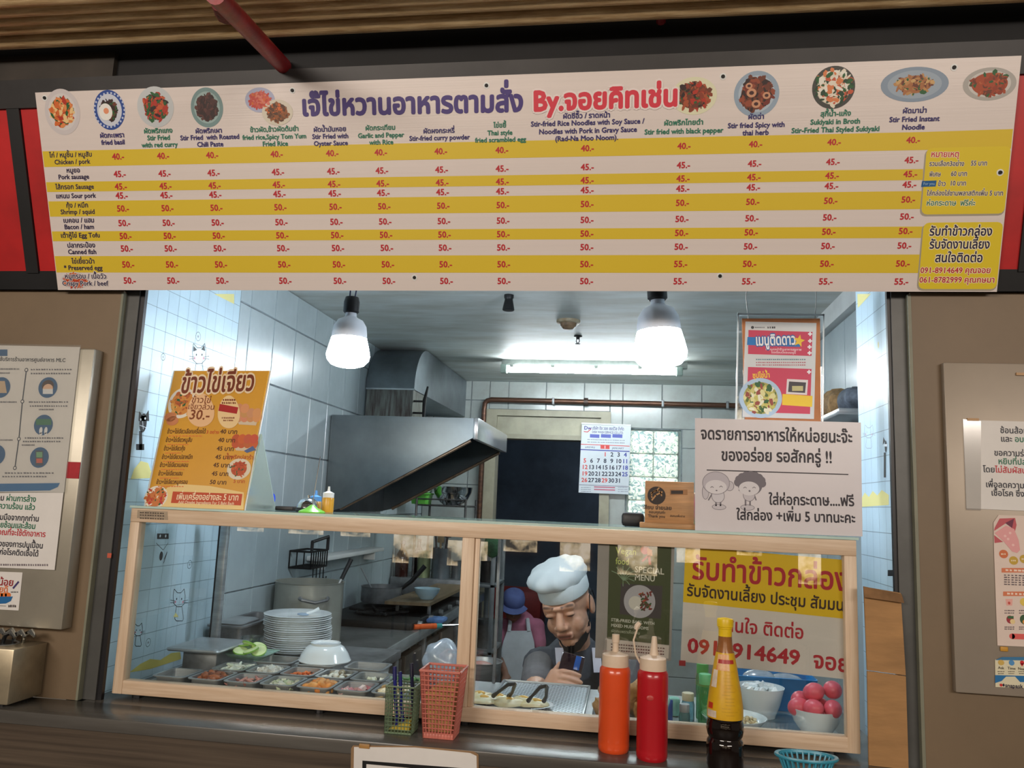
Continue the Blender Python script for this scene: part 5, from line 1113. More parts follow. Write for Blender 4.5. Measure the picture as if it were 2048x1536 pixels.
# wooden thank-you stand (its square code is left blank)
WD = mat('light_plywood', (178, 132, 84), .5, 0, .12, 5, stretch=(2, 2, 26), bump=.05)
ys = .05; x0, x1 = at(1290, 1000, Y=ys).x, at(1388, 1000, Y=ys).x; zt = at(1340, 963, Y=ys).z
t = thing('wooden_sign', 'small plywood thank you sign with a round black emblem on the case', 'sign', ((x0+x1)/2, ys, ZG))
MB().rbox(x0, x1, ys, ys+.006, ZG+.008, zt, .002).build('board', WD, t); MB().rbox(x0-.012, x1+.004, ys-.022, ys+.03, ZG, ZG+.013, .002).build('foot', WD, t)
cw = Canvas((0, ys-.0002, 0), (1, 0, 0), (0, 0, 1)); BK = (40, 30, 26)
cw.pdisc(1313, 991, 18, 18, BK, .4); cw.line([cw.P(1313, 991)+np.array([10*math.cos(a), 10*math.sin(a)])*cw.mpp(1313, 991) for a in [i*.4 for i in range(10)]], .003, (178, 132, 84), .8); cw.pline([(1304, 1000), (1312, 990), (1324, 984)], 3, (178, 132, 84), .8); cw.pline([(1302, 986), (1312, 982), (1318, 976)], 2.5, (178, 132, 84), .8)
cw.text(1314, 1019, 'เสียบ จ่ายเลย', 11, BK, 1, bold=.04); cw.text(1314, 1027, 'ขอบคุณค่ะ', 8, BK, 1, bold=.03); cw.text(1313, 1035, 'Thank you', 8, BK, 1, bold=.03)
cw.prect(1340, 979, 1375, 990, (150, 104, 62), .4); cw.prect(1342, 981, 1366, 988, BK, .8); cw.text(1355, 1034, 'สแกนเพื่อจ่าย', 5.5, BK, 1, bold=.02)
cw.build(t)
m = MB(); a = at(1243, 1050, Y=.1); b = at(1292, 1026, Y=.1); m.rbox(a.x, b.x-.004, .09, .15, ZG, b.z, .009); tag(m.build('tape_dispenser', BLACK), 'rounded black box left of the plywood sign', 'box')
m = MB(); a = at(1386, 1020, Y=.14); m.rbox(a.x-.012, a.x+.02, .13, .17, ZG, at(1386, 985, Y=.14).z, .01); tag(m.build('snack_bag', mat('green_wrapper', (60, 160, 90), .3, 0, .3, 20, c2=(206, 120, 130))), 'green wrapped packet behind the plywood sign', 'packet')
# big paper sign
yq = .012
cq = Canvas((0, yq, 0), (1, 0, 0), (0, 0, 1))
t = thing('paper_sign', 'large white handwritten style sign with two drawn children on top of the case', 'sign', tuple(at(1556, 1068, Y=yq)))
qs = [(1390, 1061), (1725, 1073), (1722, 845), (1390, 836)]
sheet('paper', mat('laminated_paper', (214, 208, 212), .3, 0, .03, 4), cq, qs, .0015, t)
KK = (34, 28, 40)
cq.text(1401, 878, 'จดรายการอาหารให้หน่อยนะจ๊ะ', 33, KK, 1, x1=1705, y1=886, bold=.04); cq.text(1442, 921, 'ของอร่อย รอสักครู่ !!', 33, KK, 1, x1=1665, y1=926, bold=.04)
cq.pline([(1414, 940), (1696, 949)], 2, KK, .8); cq.text(1538, 1009, 'ใส่ห่อกระดาษ....ฟรี', 29, KK, 1, x1=1709, y1=1012, bold=.04); cq.text(1473, 1039, 'ใส่กล่อง +เพิ่ม 5 บาทนะคะ', 28, KK, 1, x1=1711, y1=1046, bold=.04)
GYL, GYD = (196, 190, 196), (112, 106, 114)
def outl(x, y, rx_, ry_, fill, l):
    cq.pdisc(x, y, rx_+.9, ry_+.9, GYD, l); cq.pdisc(x, y, rx_, ry_, fill, l+.2)
outl(1438, 1014, 13, 5, GYL, .3); outl(1495, 1015, 13, 5, GYL, .3)
for x, y in ((1432, 1004), (1441, 1004), (1491, 1003), (1500, 1003)): cq.prect(x-1.5, y-6, x+1.5, y+8, GYD, .5)
outl(1436, 992, 12, 13, (206, 202, 208), .6); outl(1498, 990, 11, 12, GYL, .6)
cq.pline([(1424, 988), (1417, 1000)], 2.4, GYD, .7); cq.pline([(1447, 984), (1455, 976)], 2.4, GYD, .7); cq.pline([(1487, 986), (1478, 980)], 2.4, GYD, .7); cq.pline([(1508, 988), (1512, 1000)], 2.4, GYD, .7)
outl(1411, 984, 6, 14, GYL, .6); outl(1459, 972, 8, 9, GYL, .6)
outl(1432, 966, 26, 22, (186, 180, 188), .9); cq.pdisc(1432, 974, 21, 14, (216, 212, 216), 1.4)
for i in range(9): a = math.pi*(.02+i*.125); cq.pdisc(1500-24*math.cos(a), 966-16*math.sin(a), 8, 8, GYD, .9+i*.05, 16)
outl(1500, 970, 23, 20, GYD, 1.4); cq.pdisc(1498, 977, 20, 14, (214, 210, 214), 1.9)
for x, y in ((1424, 974), (1442, 973), (1490, 975), (1508, 975)): cq.pline([(x-3, y+1), (x, y-1), (x+3, y+1)], 1.2, GYD, 2.3)
cq.pdisc(1433, 981, 2, 1.3, GYD, 2.3, 8); cq.pdisc(1499, 982, 2, 2, GYD, 2.3, 8)
cq.build(t)
# acrylic holder hanging on two strings
yh = .15
ch = Canvas((0, yh, 0), (1, 0, 0), (0, 0, 1))
t = thing('hanging_menu', 'clear acrylic holder with a pink menu sheet hanging on strings above the paper sign', 'menu holder', tuple(at(1558, 860, Y=yh)))
sheet('acrylic', glass('acrylic', (.93, .96, .97), .12, 0, .04), ch, [(1469, 900), (1646, 905), (1649, 628), (1476, 626)], .004, t)
ch2 = Canvas((0, yh-.0045, 0), (1, 0, 0), (0, 0, 1))
for q in ([(1469, 900), (1473, 900), (1478, 628), (1475, 628)], [(1643, 900), (1646, 900), (1649, 628), (1646, 628)], [(1475, 630), (1649, 632), (1649, 628), (1475, 626)]): sheet('polished_edge', mat('acrylic_edge', (206, 216, 218), .15, 0, .05, 8), ch2, q, .001, t)
ch = Canvas((0, yh-.006, 0), (1, 0, 0), (0, 0, 1))
sheet('back_sheet', mat('orange_back_sheet', (190, 120, 70), .6, 0, .1, 6), Canvas((0, yh-.0048, 0), (1, 0, 0), (0, 0, 1)), [(1490, 842), (1642, 845), (1640, 637), (1484, 637)], .0006, t)
sh_ = sheet('menu_sheet', mat('soft_white_paper', (214, 216, 216), .5, 0, .03, 5), ch, [(1485, 834), (1628, 838), (1633, 646), (1491, 643)], .0008, t)
MG = (204, 62, 92)
ch.ppoly([(1496, 708), (1623, 712), (1625, 664), (1497, 660)], MG, .4); ch.ppoly([(1494, 690), (1600, 694), (1601, 677), (1495, 674)], (28, 120, 190), .8)
ch.text(1511, 691, 'เมนูติดดาว', 30, (240, 240, 240), 1.6, x1=1592, y1=689, bold=.05, halo=(28, 90, 160))
ch.ppoly([(1598+12*(1 if i % 2 == 0 else .45)*math.sin(i*math.pi/5+.2), 682-13*(1 if i % 2 == 0 else .45)*math.cos(i*math.pi/5+.2)) for i in range(10)], (240, 196, 56), 2.4)
ch.text(1567, 701, 'ทั้งหมดหน้าร้านอาหารสุขภาพ', 6, (246, 220, 226), 1, bold=.02); ch.text(1567, 707, 'โรงเรียนนี้ชอบเมนูนี้', 6, (246, 220, 226), 1, bold=.02)
for y, c in ((719, (96, 140, 150)), (725, (190, 120, 130)), (730, (190, 120, 130))): ch.scribble(1512, y, 1612, c, 24, 2.4)
ch.ppoly([(1493, 824), (1620, 828), (1623, 738), (1496, 734)], MG, .4); ch.text(1505, 756, 'ซุปไข่น้ำ', 15, (246, 206, 60), 1, x1=1540, y1=755, bold=.04)
for x, y in ((1620, 668), (1620, 682), (1619, 694), (1619, 706), (1618, 744)): ch.prect(x-4, y-1.5, x+4, y+1.5, (240, 236, 238), 1); ch.prect(x-1.5, y-4, x+1.5, y+4, (240, 236, 238), 1.2)
ch.dish(1521, 796, 41, 40, (176, 200, 220), [(196, 186, 96), (222, 214, 150), GRN, (90, 110, 50), (206, 196, 120), (232, 228, 200), (150, 70, 60)], 1, n=90, fill=.74, rim=(166, 160, 84), seed=31)
ch.ppoly([(1572, 788), (1614, 790), (1616, 760), (1574, 758)], (226, 216, 214), 1); ch.ppoly([(1576, 784), (1610, 786), (1612, 765), (1578, 763)], (66, 60, 64), 1.3); ch.prect(1584, 772, 1606, 782, (196, 186, 130), 1.5)
ch.ppoly([(1564, 810), (1624, 814), (1625, 792), (1565, 788)], (240, 200, 52), 1.6); ch.scribble(1578, 796, 1610, (190, 110, 30), 8, 3); ch.scribble(1572, 802, 1618, (160, 110, 30), 12, 2.4); ch.scribble(1580, 807, 1608, (160, 110, 30), 8, 2.4)
ch.pdisc(1505, 655, 3, 3, (60, 60, 64), 1, 12); ch.scribble(1510, 655, 1530, (120, 120, 124), 6, 2.4); ch.scribble(1535, 655, 1552, (70, 70, 74), 4, 4)
ch.build(sh_)
for x, y in ((1497, 640), (1630, 640)):
    p = at(x, y, Y=yh-.002); m = MB(); m.tube([p, p+Vector((-.006 if x < 1500 else .004, 0, .06)), p+Vector((.0, 0, .15)), Vector((p.x, yh, ZC))], .0012, 6); m.build('string', mat('grey_string', (150, 146, 140), .8), t)
# ================================================================ KITCHEN: LAMPS
def bulb(px, Y, k, lb, zb, tilt=0, strength=84):
    x = at(px, 700, Y=Y).x
    t = thing('led_bulb', lb, 'lamp', (x, Y, zb)); t.rotation_euler = (0, tilt, 0)
    G = glow('led_diffuser', (234, 242, 255), strength)
    S = lambda p: [(r*k, z*k) for r, z in p]
    MB().lathe(S([(0, 0), (.03, .001), (.05, .008), (.062, .022), (.065, .036), (.061, .056), (.053, .088)]), (0, 0, 0), 32).build('diffuser', G, t, local=True)
    MB().lathe(S([(.053, .088), (.052, .105), (.049, .125), (.038, .143), (.02, .152), (.017, .156), (.017, .17)]), (0, 0, 0), 32).build('housing', mat('white_lamp_housing', (226, 232, 240), .4, 0, .03, 8), t, local=True)
    MB().lathe(S([(.019, .165), (.024, .17), (.024, .2), (.02, .215), (0, .216)]), (0, 0, 0), 20).build('socket', BLACK, t, local=True)
    for d in (-.008, .008): MB().tube([(d, 0, .21*k), (d*1.3, .01, .26*k), (0, .02, ZC-zb)], .0022, 6).build('cord', mat('blue_black_cord', (40, 48, 90), .5, 0, .1, 20), t, local=True)
    return t
bulb(697, .30, 1.0, 'glowing white bulb hanging at the left of the hatch', 1.985)
bulb(1322, .20, 1.13, 'glowing white bulb hanging at the right of the hatch', 1.982, -.06)
# empty lamp holder, detector, sprinkler, tube light on the ceiling
p = at(1018, 590, Z=ZC)
t = thing('lamp_holder', 'black empty lamp holder hanging from the ceiling between the bulbs', 'lamp holder', (p.x, p.y, ZC-.062))
MB().lathe([(.021, -.062), (.0235, -.06), (.022, -.05), (.016, -.02), (.015, 0)], (p.x, p.y, ZC), 20, cap0=True).build('holder', BLACK, t)
MB().lathe([(.015, -.02), (.019, -.01), (.019, 0)], (p.x, p.y, ZC), 20).build('collar', BLACK, t)
p = at(1137, 641, Z=ZC)
t = thing('smoke_detector', 'round yellowed smoke detector on the kitchen ceiling', 'detector', (p.x, p.y, ZC-.04))
YLW = mat('yellowed_plastic', (200, 190, 164), .5, 0, .2, 20, c2=(150, 120, 80))
MB().lathe([(.052, 0), (.052, -.008), (.05, -.012), (.036, -.014)], (p.x, p.y, ZC), 30).build('base', YLW, t)
MB().lathe([(.036, -.014), (.034, -.026), (.022, -.038), (0, -.04)], (p.x, p.y, ZC), 28).build('dome', mat('grimy_detector', (142, 116, 88), .5, 0, .3, 30), t)
p = at(1156, 672, Z=ZC)
t = thing('sprinkler', 'small dark sprinkler head on the ceiling behind the detector', 'sprinkler', (p.x, p.y, ZC-.04))
MB().lathe([(.02, 0), (.02, -.003), (.009, -.006), (.008, -.016), (0, -.016)], (p.x, p.y, ZC), 18).build('escutcheon', BLACKM, t)
for d in (-.008, .008): MB().tube([(p.x+d*.6, p.y, ZC-.012), (p.x+d, p.y, ZC-.026), (p.x, p.y, ZC-.038)], .002, 6).build('frame_arm', BLACKM, t)
MB().lathe([(0, -.037), (.012, -.037), (.012, -.039), (0, -.039)], (p.x, p.y, ZC), 16).build('deflector', BLACKM, t)
xa, xb, yt = -.725, .30, 2.44
t = thing('tube_light', 'lit fluorescent tube fixture on the kitchen ceiling', 'lamp', ((xa+xb)/2, yt, ZC-.07))
MB().rbox(xa, xb, yt-.022, yt+.022, ZC-.038, ZC, .004).build('batten', mat('dusty_white_batten', (186, 192, 186), .5, 0, .15, 14), t)
m = MB(); m.tube([(xa+.03, yt-.012, ZC-.058), (xb-.06, yt-.012, ZC-.058)], .0145, 16); m.build('tube', glow('tube_glow', (236, 246, 250), 120), t)
for x in (xa+.012, xb-.045): MB().rbox(x-.014, x+.02, yt-.032, yt+.012, ZC-.078, ZC-.03, .004).build('end_cap', mat('pale_green_cap', (176, 196, 186), .4, 0, .1, 20), t)
for x in (xa+.06, xa+.29, xa+.53, xa+.77): MB().rbox(x-.01, x+.01, yt-.03, yt+.02, ZC-.046, ZC-.03, .002).build('clip', mat('dusty_clip', (150, 156, 150), .5), t)

# ================================================================ HOOD AND DUCT ON THE LEFT WALL
hd_ = thing('range_hood', 'stainless steel range hood with slanting side on the left wall', 'range hood', (-1.0, 1.9, 1.5))
HS = mat('hood_steel', (96, 106, 109), .33, .7, .14, 3, bump=.05, bscale=40)
Y0, Y1, ZH = 1.50, 2.35, 1.966
sidep = [(-1.344, ZH), (-.675, ZH), (-.675, 1.886), (-1.27, 1.548), (-1.344, 1.53)]
for y in (Y0, Y1-.012): MB().prism([(x, y, z) for x, z in sidep], (0, .012, 0)).build('side_panel', HS, hd_, smooth=0)
MB().box(-1.344, -.675, Y0+.012, Y1-.012, ZH-.012, ZH).build('top_panel', HS, hd_, smooth=0)
MB().rbox(-.687, -.665, Y0-.004, Y1+.004, 1.872, ZH+.002, .003).build('front_lip', mat('bright_lip_steel', (196, 198, 200), .26, .85, .08, 4), hd_)
MB().box(-1.344, -1.332, Y0+.012, Y1-.012, 1.53, ZH-.012).build('back_panel', mat('greasy_steel', (70, 76, 82), .4, .6, .2, 8), hd_, smooth=0)  # back panel in a darker steel than the hood sides
for y in (Y0+.02, Y1-.02): MB().tube([(-.70, y, 1.868), (-1.28, y, 1.545)], .008, 6).build('gutter', mat('greasy_brown_edge', (130, 112, 92), .4, .3, .2, 20), hd_)
du = thing('exhaust_duct', 'square steel exhaust duct bending from the hood to the back wall', 'duct', (-1.22, 2.1, ZH))
X0, X1 = -1.345, -1.09; ya = 1.95; zb_ = 2.152; R_ = ZC-.006-zb_
prof = [(ya, zb_)]+[(ya+R_-R_*math.cos(a), zb_+R_*math.sin(a)) for a in [i*math.pi/2/8 for i in range(1, 9)]]+[(YB-.002, ZC-.006), (YB-.002, zb_+.005), (ya+.26, zb_)]
MB().prism([(X0, y, z) for y, z in prof], (X1-X0, 0, 0)).build('elbow', mat('duct_steel', (128, 138, 144), .36, .7, .16, 4, bump=.05), du, smooth=30)
DRIP = mat('dripping_grease_steel', (128, 136, 130), .4, .3, .5, 7, stretch=(7, 7, .8), c2=(62, 48, 42), bump=.2)
MB().box(X0+.004, X1-.006, ya+.006, ya+.256, ZH, zb_).build('collar', DRIP, du, smooth=0)
m = MB(); m.box(X0, X1+.003, ya-.003, ya+.002, zb_-.004, zb_+.004); m.build('seam', CHROME, du, smooth=0)
q = at(848, 800, Y=ya)
m = MB(); m.rbox(X1-.006, X1+.05, ya+.02, ya+.03, 2.09, 2.1, .002); m.rbox(X1-.006, X1+.05, ya+.02, ya+.03, 2.03, 2.04, .002); m.tube([(X1+.05, ya+.025, 2.015), (X1+.052, ya+.02, 2.10), (X1+.068, ya+.01, 2.17)], [.008, .01, .005], 8); m.build('damper_lever', BLACKM, du)
# copper pipe along the back wall
cp = thing('copper_pipe', 'brown copper gas pipe running along the back wall above the doorway', 'pipe', (-.3, YB-.03, 1.0))
CO = mat('tarnished_copper', (112, 78, 60), .4, .6, .3, 12, stretch=(1, 6, 6), c2=(70, 50, 42))
MB().tube([(-.955, YB-.05, .9), (-.955, YB-.05, 2.2), (-.95, YB-.05, 2.245), (-.935, YB-.05, 2.262), (-.91, YB-.05, 2.27), (XR-.01, YB-.05, 2.265)], .0165, 12).build('pipe', CO, cp)
x = at(1172, 802, Y=YB-.05).x; MB().tube([(x-.014, YB-.05, 2.268), (x+.014, YB-.05, 2.268)], .026, 12).build('coupling', mat('dark_coupling', (70, 56, 50), .5, .5, .3, 20), cp)
for xx_ in (-.5, .2, .6): MB().rbox(xx_-.008, xx_+.008, YB-.07, YB-.006, 2.245, 2.29, .003).build('clamp', STEELD, cp)
# wall calendar
yc = YB-.045
cc = Canvas((0, yc, 0), (1, 0, 0), (0, 0, 1))
t = thing('wall_calendar', 'white January wall calendar hanging beside the doorway', 'calendar', tuple(at(1210, 988, Y=yc)))
sheet('paper', mat('calendar_paper', (206, 212, 218), .5, 0, .03, 6), cc, [(1157, 985), (1257, 989), (1262, 849), (1164, 845)], .003, t)
BLU, CR = (60, 70, 150), (206, 74, 70)
cc.text(1184, 859, 'บริษัท ดิช วอช เซอร์วิส จำกัด', 9, (56, 50, 110), 1, x1=1248, y1=861, bold=.03); cc.text(1184, 866, 'DISH WASH SERVICE CO.,LTD.', 6.5, (56, 50, 110), 1, x1=1247, y1=868, bold=.03)
cc.text(1168, 859, 'Dw', 10, (60, 50, 130), 1, align='l', bold=.04); cc.pline([(1168, 863), (1175, 864), (1182, 858)], 1.6, CR, 1)
for a, b in ((1180, 1199), (1202, 1222), (1225, 1245)): cc.ppoly([(a, 872), (b, 873), (b, 865+0), (a, 864)] if False else [(a-.3, 875), (b-.3, 876), (b, 868+1), (a, 867+1)], (84, 92, 170), .6)
for y in (879, 884): cc.scribble(1175, y, 1250, (120, 124, 140), 22, 1.6, y1=y+2)
cc.ppoly([(1161, 889), (1259, 893), (1259, 891.6), (1161, 887.6)], CR, .5); cc.ppoly([(1201, 897.5), (1219, 898.3), (1219, 891), (1201, 890.2)], CR, .8); cc.text(1210, 897, '1', 8, (240, 236, 232), 1.2, bold=.05)
cc.text(1170, 896, 'มกราคม', 6, (80, 80, 110), 1, align='l', bold=.02); cc.text(1224, 898, 'JANUARY', 5.5, (80, 80, 110), 1, align='l', bold=.02)
cc.ppoly([(1160, 900), (1259, 904), (1259, 902), (1160, 898)], BLU, .6)
d = 1
for r in range(5):
    for c in range(7):
        if (r == 0 and c < 3) or d > 31: continue
        x = 1170-r*.35+13.45*c; y = 912+r*13.0+c*.25
        cc.text(x, y, str(d), 12, CR if c == 0 or d in (1, 29) else (BLU if c == 6 else (44, 46, 66)), 1, bold=.045); d += 1
cc.ppoly([(1158.5, 970), (1257, 973.5), (1257, 972.6), (1158.5, 969)], (90, 90, 110), .6)
for y in (974, 979): cc.ppoly([(1188, y+1), (1230, y+2.5), (1230, y), (1188, y-1.5)], (190, 110, 130), .6)
for x in (1162, 1236): 
    for y in (975, 979, 983): cc.scribble(x, y, x+20, (130, 134, 150), 7, 1.4)
cc.build(t)
m = MB(); m.tube([at(1163, 847, Y=yc), at(1262, 851, Y=yc)], .006, 8); m.build('binding', WHITE, t)

# ================================================================ COOKING LINE ALONG THE LEFT WALL
ZS = 1.05
lc = thing('prep_counter', 'long stainless prep counter along the tiled left wall', 'counter', (-1.1, 1.9, 0))
MB().rbox(-1.342, -.88, .9, 3.1, ZS-.035, ZS, .004).build('top', mat('prep_steel', (120, 122, 122), .3, .5, .25, 6, bump=.05), lc)
MB().rbox(-.886, -.876, .9, 3.1, ZS-.05, ZS-.002, .003).build('front_edge', STEEL, lc)
for y in (.92, 1.65, 2.35, 3.05):
    for x in (-1.32, -.92): MB().rbox(x, x+.03, y, y+.03, 0, ZS-.035, .003).build('leg', STEELD, lc)
MB().rbox(-1.33, -.9, .93, 3.06, .42, .44, .003).build('lower_shelf', STEELD, lc)
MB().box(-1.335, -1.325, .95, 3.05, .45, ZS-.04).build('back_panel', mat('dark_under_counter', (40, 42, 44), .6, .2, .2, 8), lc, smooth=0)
for k in range(6): 
    y = 1.05+.33*k; MB().rbox(-.93, -.9, y, y+.27, .5, .96, .006).build('door', mat('under_counter_door', (92, 82, 74), .4, .5, .25, 5), lc)
# bain-marie left of the plates
t = thing('bain_marie', 'low steel bain-marie box left of the plate stack', 'bain-marie', (-1.26, .69, CZ0))
m = MB(); R0 = lambda i, z: rrect(-1.338+i, -1.212-i, .52+i, .862-i, .012, z)
m.rings([R0(.012, CZ0+.0005), R0(.012, 1.168), R0(0, 1.17), R0(0, 1.176), R0(.016, 1.176), R0(.018, 1.12)], True, True); m.build('tank', STEELD, t, smooth=40)
m = MB(); m.rings([rrect(-1.32, -1.23, .54, .68, .012, 1.174), rrect(-1.322, -1.228, .538, .682, .012, 1.18), rrect(-1.312, -1.238, .55, .67, .012, 1.186)], True, True); m.build('pan_cover', STEEL, t, smooth=40)
def pot(x, y, z, r, h, lb, mt=STEEL, name='stock_pot', handles=True, ladle=None):
    t = thing(name, lb, 'pot', (x, y, z))
    m = MB(); m.lathe([(0, 0), (r*.96, 0), (r, .006), (r, h-.004), (r*1.02, h-.003), (r*1.025, h), (r*.985, h), (r*.97, .01), (0, .008)], (x, y, z), 40); m.build('body', mt, t)
    if handles:
        for a in (-1.05, 2.1):
            c, s = math.cos(a), math.sin(a); b = Vector((x+r*c, y+r*s, z+h*.78)); tn = Vector((-s, c, 0)); o = Vector((c, s, 0))
            m = MB(); m.tube([b-tn*.05, b-tn*.045+o*.02-Vector((0, 0, .004)), b+o*.034-Vector((0, 0, .012)), b+tn*.045+o*.02-Vector((0, 0, .004)), b+tn*.05], [.008, .006, .006, .006, .008], 8); m.build('handle', STEELD, t)
    return t
pot(-1.205, 1.04, ZS, .128, .225, 'large stainless stock pot behind the plate stack', mat('stock_pot_steel', (170, 170, 160), .3, .45, .12, 4, bump=.05))
p = at(655, 1140, Y=1.06); 
t = thing('ladle', 'ladle with dark handle leaning in the large stock pot', 'ladle', (-1.15, 1.02, ZS+.05))
MB().tube([(-1.15, 1.02, ZS+.06), (-1.105, 1.06, ZS+.2), (-1.085, 1.08, ZS+.255)], .005, 8).build('shaft', STEEL, t); MB().tube([(-1.092, 1.072, ZS+.235), (-1.068, 1.10, ZS+.31)], [.008, .009], 8).build('grip', BLACK, t); MB().ball((-1.155, 1.015, ZS+.055), (.035, .035, .02), 14, 8).build('cup', STEEL, t)
# wall shelf with a black wire rack and hooks
t = thing('wall_shelf', 'pale narrow wall shelf above the cooking line', 'shelf', (-1.3, 1.75, 1.32))
MB().rbox(XL+.001, -1.27, 1.34, 2.2, 1.325, 1.345, .004).build('board', WHITE, t)
for y in (1.4, 2.1): MB().rbox(XL+.001, -1.29, y, y+.015, 1.285, 1.325, .003).build('bracket', WHITE, t)
t = thing('wire_rack', 'black wire utensil rack on the left tiled wall', 'rack', (-1.30, 1.33, 1.30))
rx0, rx1, ry0, ry1, rz0, rz1 = XL+.004, -1.255, 1.16, 1.333, 1.31, 1.375
m = MB()
for z in (rz0, rz1): m.tube([(rx0, ry0, z), (rx1, ry0, z), (rx1, ry1, z), (rx0, ry1, z), (rx0, ry0, z)], .004, 6)
for i in range(8): y = ry0+(ry1-ry0)*i/7; m.tube([(rx1, y, rz0), (rx1, y, rz1)], .003, 5); m.tube([(rx0, y, rz0), (rx1, y, rz0)], .003, 5)
for i in range(4): x_ = rx0+(rx1-rx0)*i/3; m.tube([(x_, ry0, rz0), (x_, ry0, rz1)], .003, 5)
m.build('basket', BLACKM, t)
MB().tube([(rx1, ry0, rz1), (rx1, ry0, rz1+.04), (rx1, ry1, rz1+.055), (rx1, ry1, rz1)], .007, 8).build('handle', BLACK, t)
for i in range(4): y = ry0+.03+.038*i; MB().tube([(rx1, y, rz0), (rx1, y, rz0-.045), (rx1+.012, y, rz0-.052), (rx1+.014, y, rz0-.04)], .0025, 5).build('hook', BLACKM, t)
# stove section
st_ = thing('gas_stove', 'black gas stove set in the prep counter', 'stove', (-1.1, 1.9, ZS))
MB().rbox(-1.325, -.9, 1.45, 2.5, ZS+.0005, ZS+.03, .004).build('body', BLACKM, st_)
for y in (1.68, 2.2):
    m = MB()
    for a in range(6): c, s = math.cos(a*1.047), math.sin(a*1.047); m.tube([(-1.12+.03*c, y+.03*s, ZS+.034), (-1.12+.14*c, y+.14*s, ZS+.045)], .006, 6)
    m.lathe([(.10, .03), (.105, .04), (.095, .04)], (-1.12, y, ZS), 24); m.build('burner', BLACKM, st_)
for i in range(5): MB().cyl((-.9, 1.55+.2*i, ZS+.016), (-.882, 1.55+.2*i, ZS+.016), .012, n=12).build('knob', STEEL, st_)
pot(-1.2, 1.97, ZS+.046, .10, .075, 'steel saucepan with long black handle on the stove', STEELD, 'saucepan', False)
o = [c for c in bpy.data.objects if c.name.startswith('saucepan')][-1]
MB().tube([(-1.115, 1.99, ZS+.105), (-1.06, 2.0, ZS+.15), (-1.0, 2.02, ZS+.225)], [.008, .011, .012], 8).build('handle', BLACK, o)
t = thing('ladle', 'thin ladle standing in the steel saucepan', 'ladle', (-1.23, 1.95, ZS+.06)); MB().tube([(-1.22, 1.95, ZS+.065), (-1.29, 1.9, ZS+.21)], .004, 6).build('shaft', STEEL, t); MB().ball((-1.215, 1.952, ZS+.066), (.025, .025, .014), 12, 6).build('cup', STEEL, t)
# brown board across the counter
bq = [at(*q, Z=ZS+.056) for q in ((720, 1206), (836, 1180), (905, 1178), (925, 1196), (890, 1212), (795, 1216))]
BBX = [(-1.09, 1.66), (-.885, 1.68), (-.885, 2.56), (-1.06, 2.56)]
t = MB(); t.prism([(x, y, ZS+.075) for x, y in BBX], (0, 0, .014)); t = t.build('chopping_board', mat('brown_chopping_board', (132, 112, 84), .4, 0, .2, 4, stretch=(8, 1, 1), c2=(96, 78, 56)), smooth=0); tag(t, 'long brown chopping board lying over the stove', 'chopping board')
t = thing('board_support', 'steel bracket frame carrying the brown chopping board', 'frame', (-.95, 2.1, ZS+.03))
for y in (1.74, 2.48):
    for x in (-1.06, -.91): MB().rbox(x, x+.015, y, y+.015, ZS+.031, ZS+.075, .002).build('leg', STEELD, t)
# bottles and tins on a back ledge
lg = thing('back_ledge', 'low steel ledge at the far end of the prep counter', 'ledge', (-1.25, 2.75, ZS))
MB().rbox(-1.34, -.93, 2.58, 2.98, ZS+.0005, ZS+.11, .004).build('box', STEELD, lg)
ZL = ZS+.11
def bottle(x, y, z, r, h, c, lb, neck=.3, capc=(40, 30, 28)):
    t = thing('sauce_bottle', lb, 'sauce bottle', (x, y, z))
    MB().lathe([(0, 0), (r*.96, 0), (r, .005), (r, h*.55), (r*.8, h*.68), (r*neck, h*.85), (r*neck, h)], (x, y, z), 20).build('body', mat('bottle_%d_%d' % (c[0], int(h*1000)), c, .15, 0, .2, 10, coat=.4), t)
    MB().lathe([(r*neck*1.2, h*.96), (r*neck*1.2, h*1.06), (0, h*1.06)], (x, y, z), 14).build('cap', mat('bottle_cap_%d' % capc[0], capc, .4), t)
bottle(-1.29, 2.63, ZL, .038, .19, (58, 28, 24), 'dark red brown sauce bottle on the back ledge', capc=(110, 110, 120)); bottle(-1.225, 2.75, ZL, .034, .2, (42, 24, 22), 'second dark sauce bottle beside the grey canister')
for x, y, r, h, c, lb in ((-1.165, 2.65, .038, .15, (150, 160, 120), 'pale green tin on the back ledge'), (-1.065, 2.66, .055, .17, (112, 120, 126), 'tall grey canister of utensils on the back ledge'), (-.978, 2.68, .029, .10, (120, 124, 126), 'small steel pot on the back ledge')):
    t = thing('canister', lb, 'canister', (x, y, ZL)); MB().lathe([(0, 0), (r, 0), (r, h-.004), (r*1.04, h), (r*.96, h), (r*.94, .01), (0, .01)], (x, y, ZL), 26).build('body', mat('canister_%d' % c[0], c, .35, .4, .15, 10), t)
for i, (dx, dy, hh, c) in enumerate(((-.03, .01, .31, (60, 58, 56)), (.0, -.02, .27, (140, 120, 90)), (.025, .015, .30, (40, 40, 42)), (.01, .025, .25, (150, 154, 156)))):
    t = thing('utensil', ('dark spatula handle in the grey canister', 'wooden spoon handle in the grey canister', 'black turner in the grey canister', 'steel whisk handle in the grey canister')[i], 'utensil', (-1.07+dx*.5, 2.66+dy*.5, ZL+.011), 'utensils in the grey canister')
    mt_ = mat('utensil_%d' % i, c, .5, 0, .15, 20); MB().tube([(-1.07+dx*.4, 2.66+dy*.4, ZL+.012), (-1.07+dx*1.3, 2.66+dy, ZL+hh-.06)], .006, 8).build('shaft', mt_, t); MB().rbox(-1.07+dx*1.35-.02, -1.07+dx*1.35+.02, 2.655+dy, 2.665+dy, ZL+hh-.07, ZL+hh, .006).build('head', mt_, t)
